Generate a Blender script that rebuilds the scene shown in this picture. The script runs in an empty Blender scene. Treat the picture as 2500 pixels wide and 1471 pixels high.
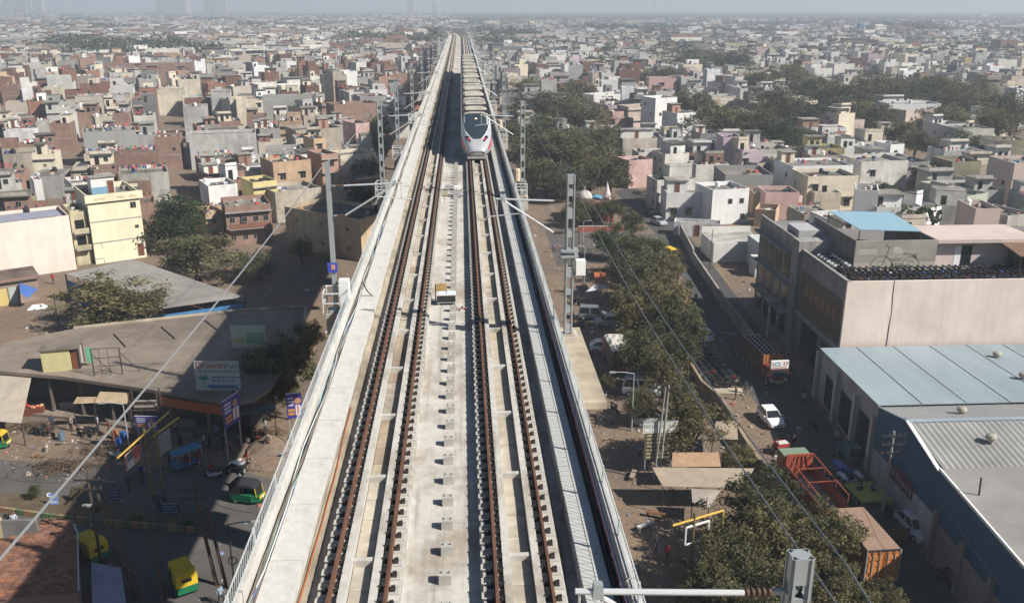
import bpy, bmesh, math, random
import numpy as np
from mathutils import Vector, Matrix

sc = bpy.context.scene
# ---------------------------------------------------------------- camera
# survey frame: +Y runs along the straight viaduct, X to its right, Z up, street level z = 0, metres
FPX, CX, CY = 2200.0, 1250.0, 735.5          # focal length and centre on a 2500 px wide plate
PITCH, YAW = math.atan(720.5 / FPX), math.radians(3.12)
CAM = (0.52, 0.0, 40.0)
cam = bpy.data.cameras.new('camera')
cam_ob = bpy.data.objects.new('camera', cam)
sc.collection.objects.link(cam_ob)
cam_ob.location = CAM
cam_ob.rotation_euler = (math.pi / 2 - PITCH, 0, -YAW)
cam.sensor_width = 36.0
cam.lens = 36.0 * FPX / 2500.0
cam.clip_start, cam.clip_end = 0.2, 60000
sc.camera = cam_ob
sc.render.resolution_x, sc.render.resolution_y = 1024, 602
# ---------------------------------------------------------------- sky, sun, exposure
SUN_EL = math.radians(39.7)
SUN_DIR = Vector((1.0, -0.52, 0)).normalized()          # horizontal direction towards the sun
w = bpy.data.worlds.new('World')
sc.world = w
w.use_nodes = True
wn = w.node_tree.nodes
sky = wn.new('ShaderNodeTexSky')
sky.sky_type = 'NISHITA'
sky.sun_disc = False
sky.sun_elevation = SUN_EL
sky.sun_rotation = math.atan2(SUN_DIR.x, SUN_DIR.y)
sky.air_density, sky.dust_density, sky.ozone_density = 1.0, 0.4, 2.0
wn['Background'].inputs[1].default_value = 0.05
w.node_tree.links.new(sky.outputs[0], wn['Background'].inputs[0])
sl = bpy.data.lights.new('sun', 'SUN')
sl.energy, sl.angle, sl.color = 5.0, math.radians(0.55), (1.0, 0.95, 0.87)
so = bpy.data.objects.new('sun', sl)
sc.collection.objects.link(so)
sd = Vector((SUN_DIR.x * math.cos(SUN_EL), SUN_DIR.y * math.cos(SUN_EL), math.sin(SUN_EL)))
so.rotation_euler = sd.to_track_quat('Z', 'Y').to_euler()
so.location = (60, -40, 90)
sc.view_settings.view_transform = 'Standard'
sc.view_settings.look = 'None'
sc.view_settings.exposure = 0.55
sc.view_settings.gamma = 1.0
cyc = sc.cycles
cyc.max_bounces, cyc.diffuse_bounces, cyc.glossy_bounces = 4, 1, 2
cyc.transmission_bounces, cyc.transparent_max_bounces, cyc.volume_bounces = 2, 6, 0
cyc.use_denoising = True
cyc.caustics_reflective = cyc.caustics_refractive = False

rnd = random.Random(7)
# ---------------------------------------------------------------- helpers
_cy, _sy, _cp, _sp = math.cos(YAW), math.sin(YAW), math.cos(PITCH), math.sin(PITCH)
_fw, _rt, _up = (_sy * _cp, _cy * _cp, -_sp), (_cy, -_sy, 0.0), (_sy * _sp, _cy * _sp, _cp)
def at(px, py, z=0.0):
    """where the sight line through a point of the photographic plate meets the level z: (x, y)"""
    a, b = (px - CX) / FPX, (CY - py) / FPX
    d = [_fw[i] + a * _rt[i] + b * _up[i] for i in range(3)]
    t = (z - CAM[2]) / d[2]
    return CAM[0] + t * d[0], CAM[1] + t * d[1]
def proj(x, y, z):
    v = (x - CAM[0], y - CAM[1], z - CAM[2])
    q = sum(v[i] * _fw[i] for i in range(3))
    return (CX + FPX * sum(v[i] * _rt[i] for i in range(3)) / q, CY - FPX * sum(v[i] * _up[i] for i in range(3)) / q, FPX / q)

COL = sc.collection
def link(o):
    COL.objects.link(o)
    return o
def tag(o, label=None, cat=None, group=None, kind=None):
    if label: o['label'] = label
    if cat: o['category'] = cat
    if group: o['group'] = group
    if kind: o['kind'] = kind
    return o
def empty(name, loc=(0, 0, 0), rz=0.0, label=None, cat=None, group=None):
    o = link(bpy.data.objects.new(name, None))
    o.location = loc
    o.rotation_euler = (0, 0, rz)
    o.empty_display_size = 0.2
    return tag(o, label, cat, group)
def place(name, mesh, parent=None, loc=(0, 0, 0), rz=0.0, color=None, scale=None, kind=None):
    o = link(bpy.data.objects.new(name, mesh))
    if parent: o.parent = parent
    o.location = loc
    o.rotation_euler = (0, 0, rz) if not isinstance(rz, tuple) else rz
    if color: o.color = (*color[:3], 1)
    if scale: o.scale = scale if isinstance(scale, tuple) else (scale,) * 3
    if kind: o['kind'] = kind
    return o
def copy_tree(o, parent=None):
    c = o.copy()
    link(c)
    c.parent = parent
    for ch in list(o.children):
        copy_tree(ch, c)
    return c

class MB:
    """collects polygons; mesh() returns one mesh, build() one object"""
    def __init__(s):
        s.v, s.f, s.m, s.mats = [], [], [], []
        s.smooth = False
        s.cur = 0
    def mat(s, m):
        if m not in s.mats: s.mats.append(m)
        s.cur = s.mats.index(m)
        return s
    def add(s, vs, fs):
        n = len(s.v)
        s.v += [tuple(p) for p in vs]
        s.f += [tuple(i + n for i in q) for q in fs]
        s.m += [s.cur] * len(fs)
        return s
    def box(s, x0, x1, y0, y1, z0, z1, skip=''):
        vs = [(x0, y0, z0), (x1, y0, z0), (x1, y1, z0), (x0, y1, z0), (x0, y0, z1), (x1, y0, z1), (x1, y1, z1), (x0, y1, z1)]
        fs = {'b': (3, 2, 1, 0), 't': (4, 5, 6, 7), 'f': (0, 1, 5, 4), 'k': (2, 3, 7, 6), 'l': (3, 0, 4, 7), 'r': (1, 2, 6, 5)}
        return s.add(vs, [q for k, q in fs.items() if k not in skip])
    def cbox(s, c, size, rz=0.0, taper=1.0):
        """box about c (base centre), size, turned rz, top tapered"""
        hx, hy, h = size[0] / 2, size[1] / 2, size[2]
        ca, sa = math.cos(rz), math.sin(rz)
        vs = []
        for k, z in ((1.0, 0), (taper, h)):
            for x, y in ((-hx, -hy), (hx, -hy), (hx, hy), (-hx, hy)):
                vs.append((c[0] + (x * ca - y * sa) * k, c[1] + (x * sa + y * ca) * k, c[2] + z))
        return s.add(vs, [(3, 2, 1, 0), (4, 5, 6, 7), (0, 1, 5, 4), (2, 3, 7, 6), (3, 0, 4, 7), (1, 2, 6, 5)])
    def tube(s, pts, r, n=6, cap=True):
        pts = [Vector(p) for p in pts]
        rs = r if isinstance(r, (list, tuple)) else [r] * len(pts)
        rings = []
        for i, p in enumerate(pts):
            t = (pts[min(i + 1, len(pts) - 1)] - pts[max(i - 1, 0)]).normalized()
            a = t.cross(Vector((0, 0, 1)))
            if a.length < 1e-3: a = t.cross(Vector((0, 1, 0)))
            a.normalize()
            b = a.cross(t)
            rings.append([p + (a * math.cos(q) + b * math.sin(q)) * rs[i] for q in [2 * math.pi * k / n for k in range(n)]])
        vs = [p for g in rings for p in g]
        fs = []
        for i in range(len(pts) - 1):
            for k in range(n):
                fs.append((i * n + k, i * n + (k + 1) % n, (i + 1) * n + (k + 1) % n, (i + 1) * n + k))
        if cap:
            fs.append(tuple(range(n))[::-1])
            fs.append(tuple((len(pts) - 1) * n + k for k in range(n)))
        return s.add(vs, fs)
    def bar(s, a, b, w, h=None):
        """square bar from a to b"""
        h = h or w
        a, b = Vector(a), Vector(b)
        t = (b - a).normalized()
        u = t.cross(Vector((0, 0, 1)))
        if u.length < 1e-3: u = Vector((1, 0, 0))
        u.normalize()
        q = u.cross(t)
        vs = []
        for p in (a, b):
            for i, j in ((-1, -1), (1, -1), (1, 1), (-1, 1)):
                vs.append(p + u * i * w / 2 + q * j * h / 2)
        return s.add(vs, [(3, 2, 1, 0), (4, 5, 6, 7), (0, 1, 5, 4), (2, 3, 7, 6), (3, 0, 4, 7), (1, 2, 6, 5)])
    def lathe(s, prof, n=12, c=(0, 0, 0), axis='z'):
        vs, fs = [], []
        for r, z in prof:
            for k in range(n):
                a = 2 * math.pi * k / n
                p = (r * math.cos(a), r * math.sin(a), z)
                if axis == 'x': p = (z, p[0], p[1])
                if axis == 'y': p = (p[0], z, p[1])
                vs.append((c[0] + p[0], c[1] + p[1], c[2] + p[2]))
        for i in range(len(prof) - 1):
            for k in range(n):
                fs.append((i * n + k, i * n + (k + 1) % n, (i + 1) * n + (k + 1) % n, (i + 1) * n + k))
        fs.append(tuple(range(n))[::-1])
        fs.append(tuple((len(prof) - 1) * n + k for k in range(n)))
        return s.add(vs, fs)
    def loft(s, rings, cap=True, closed=True):
        n = len(rings[0])
        vs = [p for g in rings for p in g]
        fs = []
        m = n if closed else n - 1
        for i in range(len(rings) - 1):
            for k in range(m):
                fs.append((i * n + k, i * n + (k + 1) % n, (i + 1) * n + (k + 1) % n, (i + 1) * n + k))
        if cap and closed:
            fs.append(tuple(range(n))[::-1])
            fs.append(tuple((len(rings) - 1) * n + k for k in range(n)))
        return s.add(vs, fs)
    def prism(s, poly, z0, z1):
        n = len(poly)
        vs = [(x, y, z0) for x, y in poly] + [(x, y, z1) for x, y in poly]
        fs = [tuple(range(n))[::-1], tuple(range(n, 2 * n))]
        fs += [(k, (k + 1) % n, n + (k + 1) % n, n + k) for k in range(n)]
        return s.add(vs, fs)
    def mesh(s, name, m=None):
        me = bpy.data.meshes.new(name)
        me.from_pydata(s.v, [], s.f)
        for x in (s.mats or ([m] if m else [])):
            me.materials.append(x)
        if s.mats:
            me.polygons.foreach_set('material_index', s.m)
        if s.smooth:
            me.polygons.foreach_set('use_smooth', [True] * len(s.f))
        me.update()
        return me
    def build(s, name, m=None, parent=None, loc=(0, 0, 0), rz=0.0, color=None, kind=None):
        return place(name, s.mesh(name, m), parent, loc, rz, color, None, kind)

# ---------------------------------------------------------------- materials
def nt(name):
    m = bpy.data.materials.new(name)
    m.use_nodes = True
    return m, m.node_tree.nodes, m.node_tree.links, m.node_tree.nodes['Principled BSDF']
def _n(nodes, t, **k):
    n = nodes.new(t)
    for a, b in k.items(): setattr(n, a, b)
    return n
def mix(nodes, links, a, b, fac, mode='MIX'):
    n = nodes.new('ShaderNodeMix')
    n.data_type, n.blend_type = 'RGBA', mode
    for i, x in ((6, a), (7, b), (0, fac)):
        if hasattr(x, 'is_linked') or hasattr(x, 'links'): links.new(x, n.inputs[i])
        else: n.inputs[i].default_value = x if i == 0 else ((*x, 1) if len(x) == 3 else x)
    return n.outputs[2]
def noise(nodes, links, vec, scale, detail=5.0, rough=0.55):
    n = nodes.new('ShaderNodeTexNoise')
    n.inputs['Scale'].default_value, n.inputs['Detail'].default_value, n.inputs['Roughness'].default_value = scale, detail, rough
    if vec is not None: links.new(vec, n.inputs['Vector'])
    return n.outputs[0]
def ramp(nodes, links, fac, stops):
    n = nodes.new('ShaderNodeValToRGB')
    e = n.color_ramp.elements
    while len(e) < len(stops): e.new(0.5)
    for i, (p, c) in enumerate(stops):
        e[i].position = p
        e[i].color = (c, c, c, 1) if not isinstance(c, tuple) else (*c, 1)
    links.new(fac, n.inputs[0])
    return n.outputs[0]
def mapping(nodes, links, vec, scale=(1, 1, 1)):
    n = nodes.new('ShaderNodeMapping')
    n.inputs['Scale'].default_value = scale
    links.new(vec, n.inputs[0])
    return n.outputs[0]
def M(name, col=None, rough=0.85, var=0.18, scale=1.5, metal=0.0, stain=0.0, streak=0.0, bump=0.0, spec=0.3, stretch=None):
    """plain material: colour (or the object's own colour), cloudy variation, darker stains, vertical rain streaks, fine relief"""
    m, N, L, B = nt(name)
    tc = _n(N, 'ShaderNodeTexCoord').outputs['Object']
    if stretch: tc = mapping(N, L, tc, stretch)
    if col is None:
        oi = _n(N, 'ShaderNodeObjectInfo')
        c = oi.outputs['Color']
        ad = _n(N, 'ShaderNodeVectorMath', operation='ADD')
        sc_ = _n(N, 'ShaderNodeVectorMath', operation='SCALE')
        L.new(oi.outputs['Location'], sc_.inputs[0]); sc_.inputs['Scale'].default_value = 0.37
        L.new(tc, ad.inputs[0]); L.new(sc_.outputs[0], ad.inputs[1])
        tc = ad.outputs[0]
    else:
        c = _n(N, 'ShaderNodeRGB').outputs[0]
        c.default_value = (*col, 1)
    if var:
        f = noise(N, L, tc, scale, 7.0, 0.6)
        c = mix(N, L, c, ramp(N, L, f, [(0.3, 1 - var * 1.4), (0.7, 1 + var * 0.5)]), 1.0, 'MULTIPLY')
    if stain:
        f = ramp(N, L, noise(N, L, tc, scale * 0.23, 6.0, 0.65), [(0.46, 1.0), (0.62, 1 - stain)])
        c = mix(N, L, c, f, 1.0, 'MULTIPLY')
    if streak:
        f = ramp(N, L, noise(N, L, mapping(N, L, tc, (1.3, 1.3, 0.09)), 1.0, 5.0, 0.7), [(0.44, 1.0), (0.68, 1 - streak)])
        c = mix(N, L, c, f, 1.0, 'MULTIPLY')
    L.new(c, B.inputs['Base Color'])
    B.inputs['Roughness'].default_value = rough
    B.inputs['Metallic'].default_value = metal
    B.inputs['Specular IOR Level'].default_value = spec
    if bump:
        b = _n(N, 'ShaderNodeBump')
        b.inputs['Strength'].default_value = bump
        b.inputs['Distance'].default_value = 0.05
        L.new(noise(N, L, tc, scale * 9, 4.0, 0.7), b.inputs['Height'])
        L.new(b.outputs[0], B.inputs['Normal'])
    return m
def brick_mat(name, c1, c2, mortar):
    m, N, L, B = nt(name)
    g = _n(N, 'ShaderNodeTexCoord').outputs['Object']
    sp = _n(N, 'ShaderNodeSeparateXYZ'); L.new(g, sp.inputs[0])
    ad = _n(N, 'ShaderNodeMath', operation='ADD'); L.new(sp.outputs[0], ad.inputs[0]); L.new(sp.outputs[1], ad.inputs[1])
    cb = _n(N, 'ShaderNodeCombineXYZ'); L.new(ad.outputs[0], cb.inputs[0]); L.new(sp.outputs[2], cb.inputs[1])
    t = _n(N, 'ShaderNodeTexBrick')
    L.new(cb.outputs[0], t.inputs['Vector'])
    t.inputs['Color1'].default_value, t.inputs['Color2'].default_value, t.inputs['Mortar'].default_value = (*c1, 1), (*c2, 1), (*mortar, 1)
    t.inputs['Scale'].default_value = 1.0
    t.inputs['Brick Width'].default_value, t.inputs['Row Height'].default_value, t.inputs['Mortar Size'].default_value = 0.23, 0.085, 0.012
    f = noise(N, L, g, 0.5, 6.0, 0.65)
    oi = _n(N, 'ShaderNodeObjectInfo')
    c = mix(N, L, t.outputs[0], ramp(N, L, f, [(0.3, 0.65), (0.72, 1.15)]), 1.0, 'MULTIPLY')
    c = mix(N, L, c, ramp(N, L, oi.outputs['Random'], [(0.0, (0.8, 0.72, 0.68)), (1.0, (1.1, 1.1, 1.1))]), 1.0, 'MULTIPLY')
    L.new(c, B.inputs['Base Color'])
    B.inputs['Roughness'].default_value = 0.95
    return m
def vc_mat(name, rough=0.9, var=0.2, scale=1.0):
    """colour comes from the mesh's own colour attribute (each piece has its own paint)"""
    m, N, L, B = nt(name)
    a = _n(N, 'ShaderNodeAttribute', attribute_name='paint')
    tc = _n(N, 'ShaderNodeTexCoord').outputs['Object']
    c = mix(N, L, a.outputs['Color'], ramp(N, L, noise(N, L, tc, scale, 5.0, 0.65), [(0.3, 1 - var), (0.7, 1 + var * 0.4)]), 1.0, 'MULTIPLY')
    L.new(c, B.inputs['Base Color'])
    B.inputs['Roughness'].default_value = rough
    return m

def worn_concrete(name, col, brown, amount, scale):
    """cast concrete with brown dirt patches, rust bleeding and pale dust"""
    m, N, L, B = nt(name)
    tc = _n(N, 'ShaderNodeTexCoord').outputs['Object']
    f1 = noise(N, L, mapping(N, L, tc, (1.0, 0.55, 1.0)), scale, 8.0, 0.68)
    f2 = noise(N, L, tc, scale * 4.3, 6.0, 0.7)
    f3 = noise(N, L, mapping(N, L, tc, (3.0, 0.12, 1.0)), scale * 1.6, 5.0, 0.6)
    c = _n(N, 'ShaderNodeRGB').outputs[0]; c.default_value = (*col, 1)
    c = mix(N, L, c, brown, ramp(N, L, f1, [(0.47, 0.0), (0.62, amount)]))
    c = mix(N, L, c, tuple(x * 0.72 for x in brown), ramp(N, L, f3, [(0.55, 0.0), (0.72, amount * 0.8)]))
    c = mix(N, L, c, ramp(N, L, f2, [(0.3, 0.80), (0.7, 1.10)]), 1.0, 'MULTIPLY')
    L.new(c, B.inputs['Base Color'])
    B.inputs['Roughness'].default_value = 0.92
    b = _n(N, 'ShaderNodeBump'); b.inputs['Strength'].default_value = 0.2; b.inputs['Distance'].default_value = 0.04
    L.new(f2, b.inputs['Height']); L.new(b.outputs[0], B.inputs['Normal'])
    return m
concrete = worn_concrete('concrete', (0.515, 0.49, 0.445), (0.31, 0.26, 0.205), 0.85, 0.5)
concrete_white = worn_concrete('pale concrete', (0.57, 0.555, 0.52), (0.42, 0.385, 0.33), 0.6, 0.5)
concrete_tan = M('rusty tan concrete', (0.47, 0.40, 0.30), 0.9, 0.25, 0.8, stain=0.35)
concrete_grey = M('grey concrete', (0.33, 0.32, 0.30), 0.9, 0.15, 0.9, stain=0.25)
walk_grey = M('grey walkway concrete', (0.50, 0.50, 0.48), 0.85, 0.12, 0.8, stain=0.15)
stub_conc = M('stub concrete', (0.42, 0.40, 0.36), 0.9, 0.15, 3)
rail_rust = M('rusty rail steel', (0.145, 0.072, 0.045), 0.75, 0.25, 4, stretch=(1, 0.3, 1))
rail_head = M('worn rail head', (0.24, 0.15, 0.11), 0.5, 0.2, 4)
iron = M('dark iron', (0.035, 0.032, 0.03), 0.7, 0.2, 5)
galv = M('galvanised steel', (0.42, 0.45, 0.45), 0.5, 0.1, 1.0, metal=0.35, stain=0.1)
galv_white = M('white painted steel', (0.70, 0.72, 0.72), 0.5, 0.06, 1.0)
white_paint = M('white paint', (0.78, 0.78, 0.76), 0.5, 0.05, 1.5)
alu = M('bright aluminium tube', (0.75, 0.75, 0.74), 0.35, 0.05, 2, metal=0.5)
insul = M('brown insulator', (0.10, 0.06, 0.045), 0.5, 0.1, 4)
rubber = M('black rubber', (0.02, 0.02, 0.022), 0.8, 0.1, 4)
black = M('black plastic', (0.025, 0.025, 0.028), 0.6, 0.1, 4)
wire_mat = M('wire', (0.30, 0.30, 0.30), 0.5, 0.05, 1, metal=0.5)
dark_wire = M('dark cable', (0.04, 0.04, 0.045), 0.7, 0.05, 1)
paint_obj = M('coloured paint', None, 0.55, 0.06, 0.8, spec=0.4)
matte_obj = M('coloured matte', None, 0.9, 0.15, 1.2)
gloss_obj = M('coloured car paint', None, 0.28, 0.03, 0.5, spec=0.55)
plaster = M('painted plaster', None, 0.92, 0.07, 0.45, stain=0.10, streak=0.10)
plaster_old = M('weathered plaster', None, 0.95, 0.14, 0.6, stain=0.28, streak=0.22)
roof_cem = M('cement roof terrace', None, 0.95, 0.28, 0.5, stain=0.45)
brick_wall = brick_mat('red brick', (0.285, 0.145, 0.10), (0.22, 0.11, 0.08), (0.27, 0.235, 0.20))
def glass(name, col, rough):
    m, N, L, B = nt(name)
    B.inputs['Base Color'].default_value = (*col, 1)
    B.inputs['Roughness'].default_value = rough
    B.inputs['Specular IOR Level'].default_value = 0.8
    return m
pane_dark = glass('dark window glass', (0.015, 0.018, 0.02), 0.12)
pane_blue = glass('bluish window glass', (0.03, 0.045, 0.055), 0.1)
wood_red = M('red brown door paint', (0.16, 0.055, 0.03), 0.7, 0.15, 3)
# ================================================================ ground and roads
dust, _N, _L, _B = nt('dusty ground')
_tc = _n(_N, 'ShaderNodeTexCoord').outputs['Object']
_c = _n(_N, 'ShaderNodeRGB').outputs[0]; _c.default_value = (0.22, 0.152, 0.10, 1)
_c = mix(_N, _L, _c, (0.13, 0.105, 0.085), ramp(_N, _L, noise(_N, _L, _tc, 0.06, 8.0, 0.7), [(0.42, 0.0), (0.62, 0.9)]))
_c = mix(_N, _L, _c, (0.29, 0.215, 0.15), ramp(_N, _L, noise(_N, _L, mapping(_N, _L, _tc, (2.2, 0.3, 1)), 0.35, 6.0, 0.65), [(0.55, 0.0), (0.7, 0.8)]))
_c = mix(_N, _L, _c, ramp(_N, _L, noise(_N, _L, _tc, 1.7, 8.0, 0.75), [(0.3, 0.62), (0.7, 1.2)]), 1.0, 'MULTIPLY')
_L.new(_c, _B.inputs['Base Color']); _B.inputs['Roughness'].default_value = 0.97
_b = _n(_N, 'ShaderNodeBump'); _b.inputs['Strength'].default_value = 0.5; _b.inputs['Distance'].default_value = 0.08
_L.new(noise(_N, _L, _tc, 2.5, 6.0, 0.7), _b.inputs['Height']); _L.new(_b.outputs[0], _B.inputs['Normal'])
asphalt = M('dusty asphalt', (0.115, 0.105, 0.096), 0.95, 0.18, 0.25, stain=0.2, bump=0.1)
asphalt_blue = M('asphalt', (0.085, 0.082, 0.08), 0.93, 0.15, 0.25, stain=0.2, bump=0.1)
g = MB().add([(-9000, -300, 0), (9000, -300, 0), (9000, 14000, 0), (-9000, 14000, 0)], [(0, 1, 2, 3)]).build('ground', dust)
tag(g, kind='structure')
def sheet(name, pts, mat, z, kind='structure'):
    p = [at(x, y, z) for x, y in pts]
    b = MB()
    b.add([(x, y, z) for x, y in p], [tuple(range(len(p)))])
    me = b.mesh(name, mat)
    bm = bmesh.new(); bm.from_mesh(me); bmesh.ops.recalc_face_normals(bm, faces=bm.faces)
    if bm.faces[:][0].normal.z < 0: bmesh.ops.reverse_faces(bm, faces=bm.faces)
    bmesh.ops.triangulate(bm, faces=bm.faces); bm.to_mesh(me); bm.free()
    return tag(place(name, me), kind=kind)
sheet('road', [(-260, 1110), (300, 1135), (560, 1140), (700, 1180), (840, 1471), (900, 1900), (-400, 1900)], asphalt, 0.006)
RL = [(1500, 468), (1555, 520), (1625, 600), (1672, 690), (1700, 770), (1762, 865), (1832, 962), (1905, 1070), (1975, 1165), (2070, 1300), (2185, 1471), (2260, 1640)]
RR = [(1545, 452), (1608, 505), (1668, 560), (1735, 640), (1800, 725), (1862, 812), (1935, 900), (2008, 1010), (2100, 1130), (2195, 1260), (2340, 1471), (2470, 1640)]
sheet('street', RL + RR[::-1], asphalt_blue, 0.006)
sheet('side_road', [(1330, 560), (1420, 560), (1650, 575), (1690, 640), (1560, 650), (1420, 640), (1360, 650)], asphalt, 0.003)
for a, b in (((1762, 810), (1800, 815)),):
    pa, pb = at(*a), at(*b)
    tag(MB().bar((*pa, 0.010), (*pb, 0.010), 0.12, 0.004).build('road_marking', white_paint), kind='structure')

# ================================================================ viaduct
ZD, ZR = 24.55, 25.15           # deck surface, rail head
AX = -0.26
Y0, YC, YE, RC = -14.0, 470.0, 700.0, 1250.0
def P(t, x=0.0):
    """point at lateral offset x and chainage t on the viaduct"""
    if t <= YC: return AX + x, t
    a = (t - YC) / RC
    return AX - RC + (RC + x) * math.cos(a), YC + (RC + x) * math.sin(a)
def ts_range(t0, t1):
    t, out = t0, []
    while t < t1 - 1e-6:
        out.append(t)
        t += (YC - t0 if t < YC and t1 > YC and t == t0 and t0 < YC else 12.0) if t >= YC or t1 > YC else (t1 - t0)
    out.append(t1)
    return out
def sweep(b, prof, t0, t1, cap=True):
    T = ts_range(t0, t1)
    return b.loft([[(*P(t, x), z) for x, z in prof] for t in T], cap)
def rect(x0, x1, z0, z1):
    return [(x0, z0), (x1, z0), (x1, z1), (x0, z1)][::-1]
via = empty('viaduct', (AX, 60, 0), 0, 'long pale concrete railway viaduct with two tracks running through the town', 'viaduct')
def vpart(b, name, m=None, kind=None, parent=None):
    o = b.build(name, m, None, kind=kind)
    o.parent = parent or via
    o.matrix_parent_inverse = (parent or via).matrix_basis.inverted() if parent is None else Matrix()
    return o
via_inv = Matrix.Translation((-AX, -60, 0))
def vp(b, name, m=None, kind=None):
    o = b.build(name, m, None, kind=kind)
    o.parent = via
    o.matrix_parent_inverse = via_inv
    return o
def vplace(name, me, loc, rz=0.0, color=None):
    o = place(name, me, None, loc, rz, color)
    o.parent = via
    o.matrix_parent_inverse = via_inv
    return o
# spans: box girder + deck slab, one part each
SPAN = 34.0
spans = []
t = Y0
while t < YE:
    spans.append((t, min(t + SPAN - 0.04, YE)))
    t += SPAN
for i, (a, b_) in enumerate(spans):
    b = MB()
    sweep(b, [(-5.2, ZD), (-5.2, ZD - 0.28), (-2.6, ZD - 0.75), (-2.1, ZD - 2.6), (2.1, ZD - 2.6), (2.6, ZD - 0.75), (5.05, ZD - 0.28), (5.05, ZD)][::-1], a, b_)
    vp(b, 'girder_span', concrete)
# piers
pier_me = MB()
pier_me.lathe([(1.1, 0), (1.1, 19.0), (1.25, 19.4), (2.1, 20.9)], 16)
pier_me.cbox((0, 0, 20.8), (6.4, 2.2, 1.1), 0, 0.98)
pier_me = pier_me.mesh('pier', concrete)
for a, _ in spans:
    x, y = P(a)
    vplace('pier', pier_me, (x, y, 0))
# tracks ------------------------------------------------------------
TR = (-2.24, 2.24)               # track centres about the axis
rail_prof = [(-0.07, 0), (0.07, 0), (0.07, 0.015), (0.012, 0.035), (0.012, 0.125), (0.036, 0.14), (0.036, 0.172), (-0.036, 0.172), (-0.036, 0.14), (-0.012, 0.125), (-0.012, 0.035), (-0.07, 0.015)][::-1]
rails_x = [TR[0] - 0.75, TR[0] + 0.75, TR[1] - 0.75, TR[1] + 0.75]
for x in rails_x:
    b = MB(); sweep(b, [(x + p, ZR - 0.172 + q) for p, q in rail_prof], Y0, YE)
    vp(b, 'rail', rail_rust)
def run(x0, x1, z0, z1, m, name, seg=None, t1=YE):
    if seg is None:
        b = MB(); sweep(b, rect(x0, x1, z0, z1), Y0, t1); vp(b, name, m)
    else:
        for a, b_ in spans:
            b = MB(); sweep(b, rect(x0, x1, z0, z1), a + 0.03, b_ - 0.03); vp(b, name, m)
# plinths under each rail, guard upstands between them
for k, x in enumerate(rails_x):
    run(x - 0.40, x + 0.40, ZD, ZD + 0.32, concrete, 'track_plinth', 1)
for c in TR:
    for s in (-1, 1):
        run(c + s * 0.42 - 0.11, c + s * 0.42 + 0.11, ZD + 0.002, ZD + 0.50, concrete, 'guard_upstand', 1)
# cover slabs in the channel between the upstands: near ones single pieces
cs_cols = [(0.50, 0.44, 0.35), (0.46, 0.39, 0.28), (0.42, 0.33, 0.24), (0.52, 0.47, 0.38), (0.36, 0.28, 0.21)]
slab_me = MB().box(-0.29, 0.29, 0.01, 1.19, 0.0, 0.07).mesh('channel_slab', M('channel slab concrete', None, 0.9, 0.22, 1.6, stain=0.3))
r2 = random.Random(3)
for c in TR:
    for i in range(70):
        t = 8 + i * 1.2
        col = cs_cols[r2.choice((0, 0, 1, 2, 3, 4))] if c < 0 else cs_cols[r2.choice((0, 0, 3, 3, 1))]
        vplace('channel_slab', slab_me, (AX + c, t, ZD + 0.16 + r2.uniform(0, 0.012)), 0, col)
        if i % 4 == 0:
            vp(MB().box(AX + c - 0.31, AX + c + 0.31, t - 0.09, t + 0.09, ZD + 0.19, ZD + 0.44), 'cross_tie', concrete)
    b = MB(); sweep(b, rect(c - 0.29, c + 0.29, ZD + 0.1, ZD + 0.22), 92, YE); vp(b, 'channel_floor', concrete_tan)
    b = MB(); sweep(b, rect(c - 0.29, c + 0.29, ZD + 0.1, ZD + 0.22), Y0, 8); vp(b, 'channel_floor', concrete_tan)
# rail fastenings: concrete seat, base plate, two clips
def fastening():
    b = MB()
    b.mat(stub_conc).cbox((0, 0, 0), (0.74, 0.36, 0.062), 0, 0.94)
    b.mat(iron).box(-0.24, 0.24, -0.10, 0.10, 0.062, 0.088)
    for s in (-1, 1):
        b.cbox((s * 0.15, 0, 0.088), (0.11, 0.15, 0.085), 0, 0.7)
        b.cbox((s * 0.21, 0, 0.088), (0.05, 0.05, 0.12))
    return b
fm = fastening().mesh('rail_fastening')
SP = 0.65
near = []
for x in rails_x:
    for i in range(76):
        vplace('rail_fastening', fm, (AX + x, 14.5 + i * SP, ZD + 0.32))
far = MB()
fb = fastening()
for x in rails_x:
    for rng in ((14.5 + 76 * SP, 200), (Y0 + 1, 14.4)):
        t = rng[0]
        while t < rng[1]:
            n = len(far.v)
            far.v += [(p[0] + AX + x, p[1] + t, p[2] + ZD + 0.32) for p in fb.v]
            far.f += [tuple(q + n for q in f) for f in fb.f]
            far.m += fb.m
            t += SP
far.mats = fb.mats
vp(far, 'distant_fastenings', None, 'stuff')
# stubs down the middle of the deck
st = MB(); st.cbox((0, 0, 0), (0.36, 0.30, 0.30), 0, 0.96)
st.mat(stub_conc)
st.m = [0] * len(st.f)
for q in (-0.11, 0.11):
    st.mat(iron).cbox((q, 0.0, 0.30), (0.03, 0.03, 0.06))
st_me = st.mesh('concrete_stub')
for i in range(64):
    t = 12.0 + i * 1.4
    vplace('concrete_stub', st_me, (AX + 0.10 + r2.uniform(-0.02, 0.02), t, ZD), r2.uniform(-0.04, 0.04))
# flat drain strip beside the left plinth, tan
run(-3.86, -3.66, ZD + 0.001, ZD + 0.34, concrete_tan, 'drain_kerb', 1)
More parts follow.
